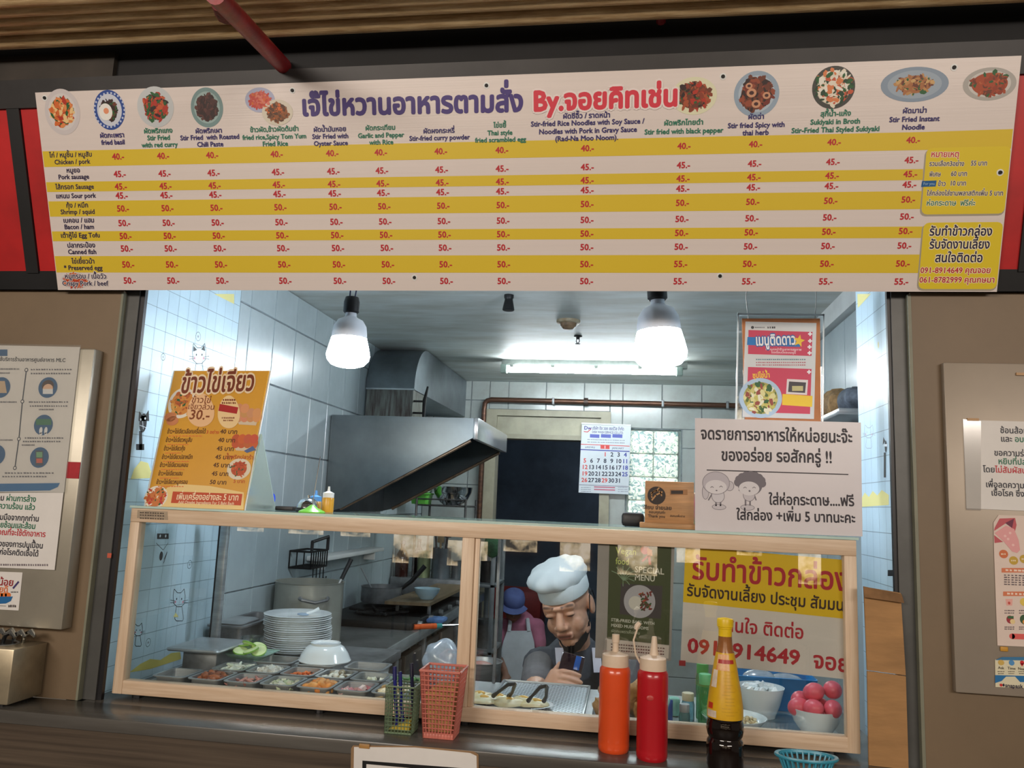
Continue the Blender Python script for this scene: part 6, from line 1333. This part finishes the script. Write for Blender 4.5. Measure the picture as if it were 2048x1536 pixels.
# tiered wire rack with steel bowl and green tub under the hood
tr = thing('wire_rack', 'wire rack carrying a steel bowl and a green tub under the hood', 'rack', (-1.12, 2.76, ZS))
rk = mat('rack_wire', (90, 90, 90), .4, .7, .2, 20)
p = at(905, 1012, Y=2.78); ZR = p.z
for x in (-1.22, -.93):
    for y in (2.62, 2.94): MB().cyl((x, y, ZL), (x, y, ZR+.04), .007, n=8).build('post', rk, tr)
m = MB()
for i in range(9): x = -1.22+.29*i/8; m.tube([(x, 2.62, ZR), (x, 2.94, ZR)], .0035, 5)
for y in (2.62, 2.78, 2.94): m.tube([(-1.22, y, ZR), (-.93, y, ZR)], .005, 6)
m.build('wire_shelf', rk, tr)
m = MB(); m.tube([(-1.22, 2.62, ZR+.035), (-.93, 2.62, ZR+.035)], .004, 6); m.build('guard_rail', rk, tr)
x = at(905, 990, Y=2.79).x
t = MB(); t.lathe([(0, 0), (.05, 0), (.09, .03), (.112, .075), (.118, .105), (.121, .108), (.115, .108), (.108, .075), (.085, .033), (0, .005)], (x, 2.79, ZR+.0045), 36); tag(t.build('steel_bowl', CHROME), 'shiny steel mixing bowl on the wire rack', 'bowl')
x = at(843, 1000, Y=2.72).x
t = thing('plastic_tub', 'lime green plastic tub on the wire rack', 'tub', (x, 2.72, ZR)); m = MB(); m.rings([rrect(x-.045, x+.045, 2.66, 2.78, .012, ZR+.0045), rrect(x-.055, x+.055, 2.65, 2.79, .014, ZR+.06), rrect(x-.06, x+.06, 2.645, 2.795, .014, ZR+.062), rrect(x-.06, x+.06, 2.645, 2.795, .014, ZR+.07)], True, True); m.build('tub', mat('lime_tub', (104, 190, 76), .4, 0, .08, 20), t, smooth=40); MB().rbox(x-.05, x+.05, 2.66, 2.78, ZR+.07, ZR+.1, .012).build('lid', mat('clear_green_lid', (190, 214, 190), .35, 0, .05, 20), t)
# front end of the counter: knife, cloth, bowl, bag
t = thing('knife', 'knife with orange handle and teal collar on the prep counter', 'knife', (-.98, 1.5, ZS))
a, b = at(828, 1254, Z=ZS+.012), at(872, 1252, Z=ZS+.012)
MB().tube([a, b], [.011, .012], 10).build('handle', mat('orange_handle', (226, 98, 40), .4, 0, .06, 20), t); c = b+(b-a)*.25
MB().tube([b, c], [.0115, .011], 10).build('collar', mat('teal_collar', (60, 150, 150), .4), t); d = c+(b-a)*.9
MB().tube([c, d], [.004, .003], 6).build('shaft', CHROME, t)
p = at(878, 1240, Z=ZS+.01); m = MB(); m.rbox(-1.04, -.9, 1.66-.0, 1.69, ZS+.0305, ZS+.032, .001)
o = MB(); o.rbox(p.x-.05, p.x+.03, p.y-.05, p.y+.06, ZS+.0005, ZS+.02, .009); tag(o.build('dish_cloth', mat('blue_cloth', (84, 118, 170), .85, 0, .15, 25, bump=.5)), 'folded blue dish cloth on the prep counter', 'cloth')
o = MB(); p = Vector((-.935, 1.82, ZS+.0895)); o.lathe([(0, 0), (.03, 0), (.055, .03), (.062, .05), (.059, .05), (.05, .03), (0, .006)], p, 28); tag(o.build('mixing_bowl', mat('pale_blue_bowl', (170, 196, 206), .3, 0, .05, 20)), 'small pale bowl on the end of the chopping board', 'bowl')
# plastic bag standing on the case deck
bp_ = at(884, 1300, Y=.34)
t = MB(); t.ball((0, 0, 0), (.052, .045, .062), 26, 18)
for v in t.v:
    n = math.sin(v.x*95)*math.sin(v.y*80+1)+.7*math.sin(v.z*120+v.x*90); f = 1+.09*n; v.x *= f; v.y *= f; v.z *= 1+.05*n
    if v.z < -.03: v.x *= 1.12; v.y *= 1.1
    v.x += bp_.x; v.y += .345; v.z += CZ0+.0045+.064
tag(t.build('plastic_bag', glass('milky_bag', (.86, .9, .98), .12, .25, .55, (206, 218, 232)), smooth=70), 'milky plastic bag bundle behind the pink basket', 'bag')
# steel rack at the far right end of the counter
t = thing('steel_rack', 'tall grey steel shelf rack by the doorway', 'rack', (-.77, 2.85, 0))
gr_ = mat('grey_rack_paint', (120, 126, 130), .45, .3, .1, 10)
for x in (-.868, -.775):
    for y in (2.66, 3.02): MB().rbox(x, x+.025, y, y+.025, 0, 1.5, .002).build('post', gr_, t)
for z in (.35, .75, 1.12, 1.44): MB().rbox(-.868, -.75, 2.66, 3.045, z, z+.018, .002).build('shelf', gr_, t)
for x, z, r, h, c, lb in ((-.81, .7685, .05, .16, (128, 132, 134), 'steel pot on the grey rack middle shelf'), (-.81, 1.1385, .048, .12, (70, 66, 64), 'dark pan on the grey rack upper shelf'), (-.81, .3685, .05, .2, (90, 84, 78), 'dark pot on the grey rack lower shelf')): pot(x, 2.8, z, r, h, lb, mat('rackpot_%d' % c[0], c, .4, .6, .2, 10), 'cooking_pot', False)
p = at(996, 1105, Y=2.58); o = MB(); o.ball((-.765, 2.63, 1.36), (.05, .022, .07), 14, 9); tag(o.build('green_cloth', mat('green_rag', (52, 92, 62), .85, 0, .3, 20, bump=.6)), 'dark green rag hanging on the grey rack', 'cloth')
# red crates in the back room
for i in range(3):
    z = .30*i; t = thing('plastic_crate', ('red plastic crate at the bottom of the stack in the dark back room', 'red plastic crate in the middle of the back room stack', 'red plastic crate on top of the back room stack')[i], 'crate', (-.95, 4.95, z), 'red crates in the back room'); RC = mat('red_crate', (150, 34, 34), .5, 0, .12, 12)
    for y in (4.75, 5.13): MB().rbox(-1.2, -.7, y, y+.02, z, z+.29, .004).build('side', RC, t)
    for x in (-1.2, -.72): MB().rbox(x, x+.02, 4.77, 5.13, z, z+.29, .004).build('side', RC, t)
    MB().rbox(-1.19, -.71, 4.76, 5.14, z+.001, z+.02, .004).build('base', RC, t)
# steel basin with fish by the stool
p = at(962, 1322, Y=1.32); zz = p.z
t = thing('steel_basin', 'round steel basin of raw meat on a stand left of the cook', 'basin', (p.x, p.y, 0))
MB().lathe([(0, -.09), (.05, -.09), (.075, -.05), (.085, 0), (.089, .002), (.082, .002), (.07, -.045), (.045, -.08), (0, -.08)], (p.x, p.y, zz), 32).build('basin', STEEL, t)
for a in range(3): c, s = math.cos(a*2.1), math.sin(a*2.1); MB().cyl((p.x+.09*c, p.y+.09*s, 0), (p.x+.04*c, p.y+.04*s, zz-.088), .009, n=8).build('leg', STEELD, t)
MB().ball((p.x, p.y, zz-.03), (.06, .05, .03), 14, 8).build('meat', mat('raw_meat', (196, 140, 128), .4, 0, .2, 14), t)
# shelf with bags on the right wall
p = at(1690, 835, X=.70)
t = thing('wall_shelf', 'narrow shelf with bags high on the right kitchen wall', 'shelf', (.72, p.y, p.z)); MB().rbox(.62, XR-.001, p.y-.25, p.y+.5, p.z-.02, p.z, .003).build('board', STEEL, t); MB().rbox(.72, XR-.001, p.y, p.y+.02, p.z-.1, p.z-.02, .003).build('bracket', STEELD, t)
for i, (dy, r, c, lb) in enumerate(((-.12, (.05, .1, .038), (84, 92, 102), 'grey cloth bundle on the right wall shelf'), (.1, (.05, .12, .05), (150, 118, 76), 'brown bristly bundle on the right wall shelf'))):
    m = MB(); m.ball((.70, p.y+dy, p.z+r[2]), r, 18, 10)
    for v in m.v: v.x += .006*math.sin(v.y*90+i); v.z += .006*math.sin(v.y*70+v.x*60)
    zmin = min(v.z for v in m.v)
    for v in m.v: v.z += p.z+.0005-zmin
    tag(m.build('bundle', mat('bundle_%d' % i, c, .8, 0, .3, 30, bump=.6)), lb, 'bundle')

# unseen fill light, added to brighten the dark back room
bl = bpy.data.lights.new('back_room_lamp', 'POINT'); bl.energy = 7; bl.color = (.85, .92, 1); bl.shadow_soft_size = .12
blo = bpy.data.objects.new('back_room_lamp', bl); COL.objects.link(blo); blo.location = (.1, 4.6, 2.3)
# ================================================================ PEOPLE
def sdf(pr, P):
    if pr[0] == 'c':
        a, b = np.array(pr[1]), np.array(pr[2]); ab = b-a; t = np.clip(((P-a)@ab)/max(1e-9, ab@ab), 0, 1)
        return np.linalg.norm(P-a-t[:, None]*ab, axis=1)-(pr[3]+(pr[4]-pr[3])*t)
    R = np.array(pr[3]); q = (P-np.array(pr[1]))@R; r = np.array(pr[2]); k = np.linalg.norm(q/r, axis=1)
    return (k-1)*r.min()
def figure(name, prims, tags, parent, voxel=.0045, smooth=5):
    m = MB()
    for pr in prims:
        if pr[-1].startswith('paint'): continue
        if pr[0] == 'c':
            a, b = Vector(pr[1]), Vector(pr[2]); n = max(2, int((b-a).length/.03)+1)
            d = (b-a).normalized() if (b-a).length > 1e-6 else Vector((0, 0, 1)); pts = []; rs = []
            for th in (90, 60, 30): s = math.sin(math.radians(th)); pts.append(a-d*pr[3]*s); rs.append(max(1e-4, pr[3]*math.cos(math.radians(th))))
            for i in range(n+1): pts.append(a+(b-a)*i/n); rs.append(pr[3]+(pr[4]-pr[3])*i/n)
            for th in (30, 60, 90): s = math.sin(math.radians(th)); pts.append(b+d*pr[4]*s); rs.append(max(1e-4, pr[4]*math.cos(math.radians(th))))
            m.tube(pts, rs, 16)
        else: m.ball(pr[1], pr[2], 24, 16, pr[3])
    o = m.build('tmp', [], None, local=True)
    md = o.modifiers.new('r', 'REMESH'); md.mode = 'VOXEL'; md.voxel_size = voxel; md.adaptivity = 0
    sm = o.modifiers.new('s', 'SMOOTH'); sm.factor = .5; sm.iterations = smooth
    dg = bpy.context.evaluated_depsgraph_get(); dg.update()
    me = bpy.data.meshes.new_from_object(o.evaluated_get(dg)); old = o.data
    bpy.data.objects.remove(o); bpy.data.meshes.remove(old)
    n = len(me.vertices); V = np.zeros(n*3); me.vertices.foreach_get('co', V); V = V.reshape(-1, 3)
    nf = len(me.polygons); C = np.zeros(nf*3); me.polygons.foreach_get('center', C); C = C.reshape(-1, 3)
    names = list(tags); best = np.full(nf, 1e9); idx = np.zeros(nf, int)
    for pr in prims:
        if pr[-1].startswith('paint'): continue
        tg = pr[-1]; d = sdf(pr, C)
        w = d < best; best[w] = d[w]; idx[w] = names.index(tg)
    col = np.zeros((n, 4), np.float32); col[:, 3] = 1
    for pr in prims:
        if not pr[-1].startswith('paint'): continue
        w = np.clip((.0035-sdf(pr, V))/.004+.5, 0, 1); ch = 0 if pr[-1] == 'paint_lip' else 1
        col[:, ch] = np.maximum(col[:, ch], w*(.8 if pr[-1] == 'paint_brow' else 1))
    at_ = me.color_attributes.new('paint', 'FLOAT_COLOR', 'POINT'); at_.data.foreach_set('color', col.ravel())
    me.materials.clear()
    for k in names: me.materials.append(tags[k])
    me.polygons.foreach_set('material_index', idx.astype(np.int32)); me.polygons.foreach_set('use_smooth', [True]*nf)
    root = Vector(parent['_root']); me.transform(Matrix.Translation(-root)); me.name = name; me.update()
    ob = bpy.data.objects.new(name, me); COL.objects.link(ob); ob.parent = parent; ob['_root'] = parent['_root']
    return ob
SKIN = mat('skin', (216, 164, 134), .45, 0, .07, 14, sub=.12, bump=.04, bscale=200); LIP = mat('lips', (160, 92, 82), .4, 0, .05, 30); HAIR = mat('dark_hair', (26, 22, 22), .5, 0, .2, 40); BROWM = mat('eyebrow', (92, 62, 50), .6, 0, .2, 60)
TEE = mat('grey_tshirt', (112, 110, 112), .85, 0, .08, 20, bump=.2, bscale=120); VEST = mat('charcoal_vest', (70, 76, 86), .85, 0, .08, 20, bump=.2, bscale=120); TROU = mat('dark_trousers', (40, 42, 50), .85, 0, .1, 20)
def painted(m):
    nt = m.node_tree; b = nt.nodes['Principled BSDF']; src = b.inputs['Base Color'].links[0].from_socket
    a = nt.nodes.new('ShaderNodeAttribute'); a.attribute_name = 'paint'; sp = nt.nodes.new('ShaderNodeSeparateColor'); nt.links.new(a.outputs['Color'], sp.inputs[0])
    for k, c in ((0, (178, 112, 98)), (1, (46, 32, 28))):
        mx = nt.nodes.new('ShaderNodeMix'); mx.data_type = 'RGBA'; nt.links.new(sp.outputs[k], mx.inputs[0]); nt.links.new(src, mx.inputs[6]); mx.inputs[7].default_value = rgb(c); src = mx.outputs[2]
    nt.links.new(src, b.inputs['Base Color'])
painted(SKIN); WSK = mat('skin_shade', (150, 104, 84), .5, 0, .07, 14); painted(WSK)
def ID(): return Matrix.Identity(3)
# ---- cook bending over his phone behind the case
Hc = at(1134, 1214, Y=.80)
RH = Matrix.Rotation(math.radians(-14), 3, 'Z') @ Matrix.Rotation(math.radians(-11), 3, 'Y') @ Matrix.Rotation(math.radians(20), 3, 'X')
K = 1.04
def L(x, y, z): return Hc+RH @ Vector((x*K, y*K, z*K))
def E(c, r, tg, R=None): return ('e', L(*c), tuple(v*K for v in r), RH @ (R or ID()), tg)
def Cc(a, b, r0, r1, tg): return ('c', L(*a), L(*b), r0*K, r1*K, tg)
cook = thing('person', 'cook in white chef hat, grey vest and lowered black mask looking down at a phone', 'person', (Hc.x, 1.1, 0))
hp = [E((0, .018, .03), (.074, .092, .088), 'skin'), E((0, -.018, -.032), (.063, .070, .074), 'skin'), E((0, -.05, -.088), (.03, .026, .024), 'skin'),
      E((.034, -.05, -.034), (.028, .026, .03), 'skin'), E((-.034, -.05, -.034), (.028, .026, .03), 'skin'), E((.04, -.01, -.066), (.024, .036, .03), 'skin'), E((-.04, -.01, -.066), (.024, .036, .03), 'skin'),
      Cc((0, -.082, .018), (0, -.104, -.02), .010, .0145, 'skin'), E((.014, -.096, -.026), (.0105, .011, .009), 'skin'), E((-.014, -.096, -.026), (.0105, .011, .009), 'skin'),
      Cc((-.04, -.071, .033), (.04, -.071, .033), .0145, .0145, 'skin'), Cc((-.012, -.086, .034), (.012, -.086, .034), .008, .008, 'skin'),
      E((.031, -.076, .010), (.018, .011, .010), 'skin'), E((-.031, -.076, .010), (.018, .011, .010), 'skin'),
      Cc((-.021, -.083, -.054), (.021, -.083, -.054), .0062, .0062, 'skin'), Cc((-.018, -.083, -.063), (.018, -.083, -.063), .007, .007, 'skin'), Cc((-.019, -.086, -.0545), (.019, -.086, -.0545), .0008, .0008, 'paint_lip'), Cc((-.016, -.087, -.0625), (.016, -.087, -.0625), .0016, .0016, 'paint_lip'),
      E((.077, .016, -.006), (.011, .021, .033), 'skin'), E((-.077, .016, -.006), (.011, .021, .033), 'skin'), E((0, .045, .01), (.077, .068, .072), 'hair'),
      Cc((.016, -.0905, .040), (.050, -.080, .040), .0012, .0008, 'paint_brow'), Cc((-.016, -.0905, .040), (-.050, -.080, .040), .0012, .0008, 'paint_brow'),
      Cc((.018, -.090, .004), (.046, -.083, .005), .0012, .0012, 'paint_hair'), Cc((-.018, -.090, .004), (-.046, -.083, .005), .0012, .0012, 'paint_hair'),
      Cc((-.02, -.0905, -.0585), (.02, -.0905, -.0585), .0002, .0002, 'paint_brow'), Cc((.008, -.108, -.034), (.014, -.106, -.034), .001, .001, 'paint_brow'), Cc((-.008, -.108, -.034), (-.014, -.106, -.034), .001, .001, 'paint_brow')]  # mouth line and nostrils: crease shade put into the colour
nk = L(0, .035, -.06); nb = at(1150, 1306, Y=.93)
ls = at(1080, 1330, Y=.93); rs_ = at(1262, 1322, Y=.98); mid = (ls+rs_)/2
pel = Vector((mid.x+.02, 1.22, .80))
le = at(1070, 1392, Y=.66); lh = at(1096, 1376, Y=.57)
re = at(1225, 1405, Y=.70); rh = at(1172, 1398, Y=.56)
def T(a, b, r0, r1, tg): return ('c', a, b, r0, r1, tg)
body = [T(nk, nb, .05, .056, 'skin'), T(ls, rs_, .062, .062, 'vest'), T(nb+Vector((0, .02, -.05)), pel, .115, .125, 'vest'), T(ls*.7+rs_*.3+Vector((0, .03, -.06)), pel+Vector((-.05, 0, .1)), .10, .11, 'vest'), T(ls*.3+rs_*.7+Vector((0, .03, -.06)), pel+Vector((.05, 0, .1)), .10, .11, 'vest'),
        T(ls, ls*.35+le*.65, .058, .055, 'tee'), T(ls*.4+le*.6, le, .042, .04, 'skin'), T(le, lh, .039, .027, 'skin'), T(rs_, rs_*.35+re*.65, .058, .055, 'tee'), T(rs_*.4+re*.6, re, .042, .04, 'skin'), T(re, rh, .039, .027, 'skin'),
        T(pel+Vector((-.09, 0, -.02)), pel+Vector((-.1, -.03, -.36)), .085, .062, 'trou'), T(pel+Vector((-.1, -.03, -.36)), Vector((pel.x-.1, 1.26, .08)), .06, .045, 'trou'), T(pel+Vector((.09, 0, -.02)), pel+Vector((.1, -.03, -.36)), .085, .062, 'trou'), T(pel+Vector((.1, -.03, -.36)), Vector((pel.x+.1, 1.26, .08)), .06, .045, 'trou'),
        T(Vector((pel.x-.1, 1.27, .04)), Vector((pel.x-.11, 1.12, .03)), .04, .03, 'trou'), T(Vector((pel.x+.1, 1.27, .04)), Vector((pel.x+.11, 1.12, .03)), .04, .03, 'trou'), T(pel+Vector((-.08, 0, 0)), pel+Vector((.08, 0, 0)), .11, .11, 'trou')]
# phone and the hand that holds it
phc = at(1136, 1358, Y=.535); RP_ = Matrix.Rotation(math.radians(-8), 3, 'Z') @ Matrix.Rotation(math.radians(9), 3, 'Y') @ Matrix.Rotation(math.radians(-24), 3, 'X')
def PH(x, y, z): return phc+RP_ @ Vector((x, y, z))
def fg(pts, r0, r1): return [T(pts[i], pts[i+1], r0+(r1-r0)*i/(len(pts)-1), r0+(r1-r0)*(i+1)/(len(pts)-1), 'skin') for i in range(len(pts)-1)]
palm0, palm1 = PH(-.050, -.006, -.04), PH(-.042, -.010, .002)
hand = [T(lh, palm0, .026, .022, 'skin'), T(palm0, palm1, .021, .017, 'skin'), T(PH(-.034, -.012, -.03), PH(-.034, -.014, .0), .016, .013, 'skin')]
for k, (z, ln) in enumerate(((.014, .046), (-.004, .054), (-.022, .052), (-.038, .042))):
    hand += fg([PH(-.034, -.014, z-.006), PH(-.016, -.0205, z), PH(-.016+ln*.6, -.0195, z+.002), PH(-.012+ln, -.0145, z+.001)], .0092, .0072)
hand += fg([PH(-.048, .0, -.014), PH(-.047, .012, .016), PH(-.038, .015, .04)], .0105, .008)
# other hand, low, fingers towards the phone's lower edge
hand += [T(rh, rh+Vector((-.03, -.015, .004)), .025, .02, 'skin')]
for k in range(4): b0 = rh+Vector((-.034, -.02+.011*k, .010-.008*k)); hand += fg([b0, b0+Vector((-.022, -.006, .004)), b0+Vector((-.038, -.002, -.002))], .0088, .007)
hand += fg([rh+Vector((-.012, -.02, .014)), rh+Vector((-.03, -.024, .028)), rh+Vector((-.042, -.02, .034))], .01, .008)
figure('body', hp+body+hand, dict(skin=SKIN, hair=HAIR, tee=TEE, vest=VEST, trou=TROU), cook, .003, 6)
dn = (nk-nb).normalized(); e1 = dn.cross(Vector((1, 0, 0))).normalized(); e2 = dn.cross(e1); ctr = nb+dn*.022
MB().tube([ctr+(e1*math.cos(a)+e2*math.sin(a))*.066 for a in [2*math.pi*i/28 for i in range(29)]], .009, 8, False).build('neckline', VEST, cook)
# chef hat: band and pleated crown
HAT = mat('white_hat_cotton', (226, 234, 234), .8, 0, .03, 20, bump=.15, bscale=90)
def hatring(r, z, n=72, ple=0, ph=0, lean=(0, 0)): return [L((.0835*r*(1+ple*math.sin(9*a+ph)))*math.cos(a)+lean[0], .012+(.101*r*(1+ple*math.sin(9*a+ph)))*math.sin(a)+lean[1], z) for a in [2*math.pi*i/n for i in range(n)]]
m = MB(); m.rings([hatring(.955, .049), hatring(.97, .047), hatring(.985, .05), hatring(.99, .090), hatring(.97, .092)], False, False); m.build('hat_band', HAT, cook, smooth=60)
m = MB(); m.rings([hatring(.97, .088), hatring(1.04, .089, ple=.02, lean=(-.006, .002)), hatring(1.13, .098, ple=.035, lean=(-.010, .004)), hatring(1.15, .112, ple=.045, ph=.4, lean=(-.010, .005)), hatring(1.06, .126, ple=.055, ph=.6, lean=(-.008, .005)), hatring(.85, .138, ple=.07, ph=.7, lean=(-.004, .004)), hatring(.5, .146, ple=.08, ph=.7), hatring(.15, .149)], False, True); m.build('hat_crown', HAT, cook, smooth=70)
# black mask pulled under the chin, with ear loop
MK = mat('black_mask', (20, 20, 24), .8, 0, .1, 30)
m = MB(); pts = [(-.052, -.03, -.084), (-.03, -.062, -.104), (0, -.076, -.112), (.03, -.064, -.104), (.054, -.04, -.086), (.068, -.014, -.062)]
up_ = [L(x, y, z+.014) for x, y, z in pts]; lo_ = [L(x*.9, y*.86, z-.018) for x, y, z in pts]; ui = [L(x*.93, y*.93, z+.012) for x, y, z in pts]; li = [L(x*.82, y*.8, z-.016) for x, y, z in pts]
n = len(pts); m.add(up_+lo_+li+ui, [(i, n+i, n+i+1, i+1) for i in range(n-1)]+[(n+i, 2*n+i, 2*n+i+1, n+i+1) for i in range(n-1)]+[(2*n+i, 3*n+i, 3*n+i+1, 2*n+i+1) for i in range(n-1)]+[(3*n+i, i, i+1, 3*n+i+1) for i in range(n-1)]); m.build('face_mask', MK, cook, smooth=60)
m = MB(); m.tube([L(.067, -.014, -.05), L(.075, -.012, -.02), L(.083, .006, .03), L(.088, .03, .035), L(.086, .04, .0)], .0016, 6); m.build('ear_loop', MK, cook)
# pale apron straps over the vest
STR = mat('white_apron_strap', (214, 214, 226), .8, 0, .04, 20)
for x, dx in ((1118, -.004), (1192, .01)):
    a = at(x, 1296, Y=.862); b = at(x+4, 1345, Y=.80)
    d = Vector((.014, 0, .001)); m = MB(); m.prism([a-d, b-d, b+d, a+d], (0, .006, 0)); m.build('apron_strap', STR, cook, smooth=0)
ph_ = thing('smartphone', 'dark smartphone held upright in the hands of the cook', 'phone', tuple(PH(0, 0, -.075)))
m = MB(); m.rbox(-.036, .036, -.0045, .0045, -.075, .075, .004)
for v in m.v: q = PH(v.x, v.y, v.z); v.x, v.y, v.z = q
m.build('body', mat('phone_back', (52, 34, 42), .12, 0, .2, 12, coat=.6), ph_)
m = MB(); m.rbox(.008, .026, -.0062, -.004, .03, .072, .0012)
for v in m.v: q = PH(v.x, v.y, v.z); v.x, v.y, v.z = q
m.build('camera_strip', mat('blue_phone_strip', (36, 90, 170), .2), ph_)
m = MB(); m.rbox(-.034, .034, .0044, .005, -.072, .072, .0003, 1)
for v in m.v: q = PH(v.x, v.y, v.z); v.x, v.y, v.z = q
m.build('screen', mat('phone_screen', (20, 22, 26), .1), ph_)
# ---- worker on a low stool in the back doorway
YW_ = 3.75
Wc = at(1027, 1212, Y=YW_)
wk = thing('person', 'seated worker in blue cap, pink shirt and white apron in the back doorway', 'person', (Wc.x, YW_, 0))
RW = Matrix.Rotation(math.radians(10), 3, 'Z') @ Matrix.Rotation(math.radians(28), 3, 'X'); KW = .92
def LW(x, y, z): return Wc+RW @ Vector((x*KW, y*KW, z*KW))
def EW(c, r, tg): return ('e', LW(*c), tuple(v*KW for v in r), RW, tg)
wl_, wr_ = at(1000, 1252, Y=YW_+.06), at(1074, 1252, Y=YW_+.06); wn = at(1040, 1240, Y=YW_+.06); wp = Vector((wn.x+.02, YW_+.22, .40))
def TW(a, b, r0, r1, tg): return ('c', a, b, r0, r1, tg)
whl, whr = at(1010, 1345, Y=YW_-.3), at(1066, 1350, Y=YW_-.3); wel, wer = at(994, 1310, Y=YW_-.05), at(1082, 1312, Y=YW_-.05)
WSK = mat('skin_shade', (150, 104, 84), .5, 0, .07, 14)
pr = [EW((0, .015, .025), (.072, .09, .09), 'hair'), EW((0, -.03, -.03), (.06, .066, .075), 'skin'), EW((0, -.1, -.02), (.014, .016, .018), 'skin'), EW((0, -.055, -.088), (.028, .024, .022), 'skin'), EW((.075, .01, 0), (.01, .018, .03), 'skin'), EW((-.075, .01, 0), (.01, .018, .03), 'skin'), ('c', LW(-.018, -.088, -.058), LW(.018, -.088, -.058), .006, .006, 'skin'), ('c', LW(-.018, -.09, -.058), LW(.018, -.09, -.058), .005, .005, 'paint_lip'),
      ('c', LW(.016, -.092, .012), LW(.044, -.082, .012), .0045, .0045, 'paint_hair'), ('c', LW(-.016, -.092, .012), LW(-.044, -.082, .012), .0045, .0045, 'paint_hair'),
      TW(LW(0, .03, -.06), wn, .045, .05, 'skin'), TW(wl_, wr_, .055, .055, 'shirt'), TW(wn+Vector((0, .02, -.04)), wp, .11, .13, 'shirt'), TW(wl_, wl_*.4+wel*.6, .052, .05, 'shirt'), TW(wr_, wr_*.4+wer*.6, .052, .05, 'shirt'), TW(wl_*.4+wel*.6, wel, .036, .034, 'skin'), TW(wr_*.4+wer*.6, wer, .036, .034, 'skin'), TW(wel, whl, .034, .024, 'skin'), TW(wer, whr, .034, .024, 'skin')]
for hnd, s in ((whl, 1), (whr, -1)):
    pr.append(TW(hnd, hnd+Vector((.01*s, -.04, -.02)), .024, .02, 'skin'))
    for k in range(4): b0 = hnd+Vector((.01*s+(-.018+.012*k), -.05, -.026)); pr += [TW(b0, b0+Vector((.002*s, -.022, -.014)), .009, .008, 'skin'), TW(b0+Vector((.002*s, -.022, -.014)), b0+Vector((.004*s, -.034, -.034)), .008, .007, 'skin')]
    b0 = hnd+Vector((.022*s, -.02, -.006)); pr.append(TW(b0, b0+Vector((.022*s, -.02, -.016)), .01, .008, 'skin'))
for s in (-1, 1):
    kn = Vector((wp.x+.13*s, YW_-.20, .44)); ft = Vector((wp.x+.12*s, YW_-.12, .06))
    pr += [TW(wp+Vector((.07*s, 0, 0)), kn, .085, .06, 'trou'), TW(kn, ft, .055, .04, 'trou'), TW(ft, ft+Vector((0, -.13, -.025)), .04, .03, 'trou')]
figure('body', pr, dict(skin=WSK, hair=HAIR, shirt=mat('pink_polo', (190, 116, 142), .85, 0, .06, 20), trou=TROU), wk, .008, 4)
m = MB(); m.lathe([(.079, .02), (.084, .03), (.086, .06), (.078, .095), (.05, .118), (0, .124)], (0, .012, 0), 30, 1, 1.16)
for v in m.v: q = LW(v.x, v.y, v.z); v.x, v.y, v.z = q
m.build('cap', mat('blue_cap_cloth', (96, 112, 170), .8, 0, .06, 20), wk, smooth=70)
m = MB(); nn = 9; rows = [[LW(.08*math.sin(a)*k_, .012-.098*math.cos(a)*k_, z) for a in [math.radians(-65+130*i/(nn-1)) for i in range(nn)]] for k_, z in ((1.0, .034), (1.45, .016), (1.45, .012), (1.0, .028))]
vs = [p for r in rows for p in r]; m.add(vs, [(r*nn+i, r*nn+i+1, ((r+1) % 4)*nn+i+1, ((r+1) % 4)*nn+i) for r in range(4) for i in range(nn-1)]); m.build('cap_brim', mat('blue_cap_cloth', (96, 112, 170), .8), wk, smooth=60)
AP = mat('white_apron', (206, 210, 216), .8, 0, .05, 14, bump=.2)
m = MB(); g = [[at(x0+(x1-x0)*i/6, y, Y=yy) for i in range(7)] for x0, x1, y, yy in ((1014, 1062, 1262, YW_-.075), (1006, 1068, 1285, YW_-.115), (1002, 1070, 1304, YW_-.125), (1004, 1070, 1320, YW_-.14), (1008, 1066, 1345, YW_-.15), (1014, 1058, 1372, YW_-.16))]
vs = [p for r in g for p in r]; m.add(vs+[p+Vector((0, .012, 0)) for p in vs], [(r*7+i, r*7+i+1, (r+1)*7+i+1, (r+1)*7+i) for r in range(5) for i in range(6)]+[(42+r*7+i, 42+(r+1)*7+i, 42+(r+1)*7+i+1, 42+r*7+i+1) for r in range(5) for i in range(6)]); m.build('apron_bib', AP, wk, smooth=60)
for x in (1018, 1058): a = at(x, 1264, Y=YW_-.075); b = at(x+(3 if x < 1030 else -3), 1238, Y=YW_-.01); MB().tube([a, b], .014, 8).build('apron_strap', AP, wk)
t = thing('stool', 'low plastic stool under the seated worker', 'stool', (wp.x, wp.y, 0))
MB().rbox(wp.x-.16, wp.x+.16, wp.y-.14, wp.y+.14, .24, .265, .008).build('seat', mat('red_stool', (150, 40, 40), .5), t)
for a in (-.13, .13):
    for b in (-.11, .11): MB().rbox(wp.x+a-.018, wp.x+a+.018, wp.y+b-.018, wp.y+b+.018, 0, .24, .004).build('leg', mat('red_stool', (150, 40, 40), .5), t)
for o in bpy.data.objects:
    if '_root' in o: del o['_root']
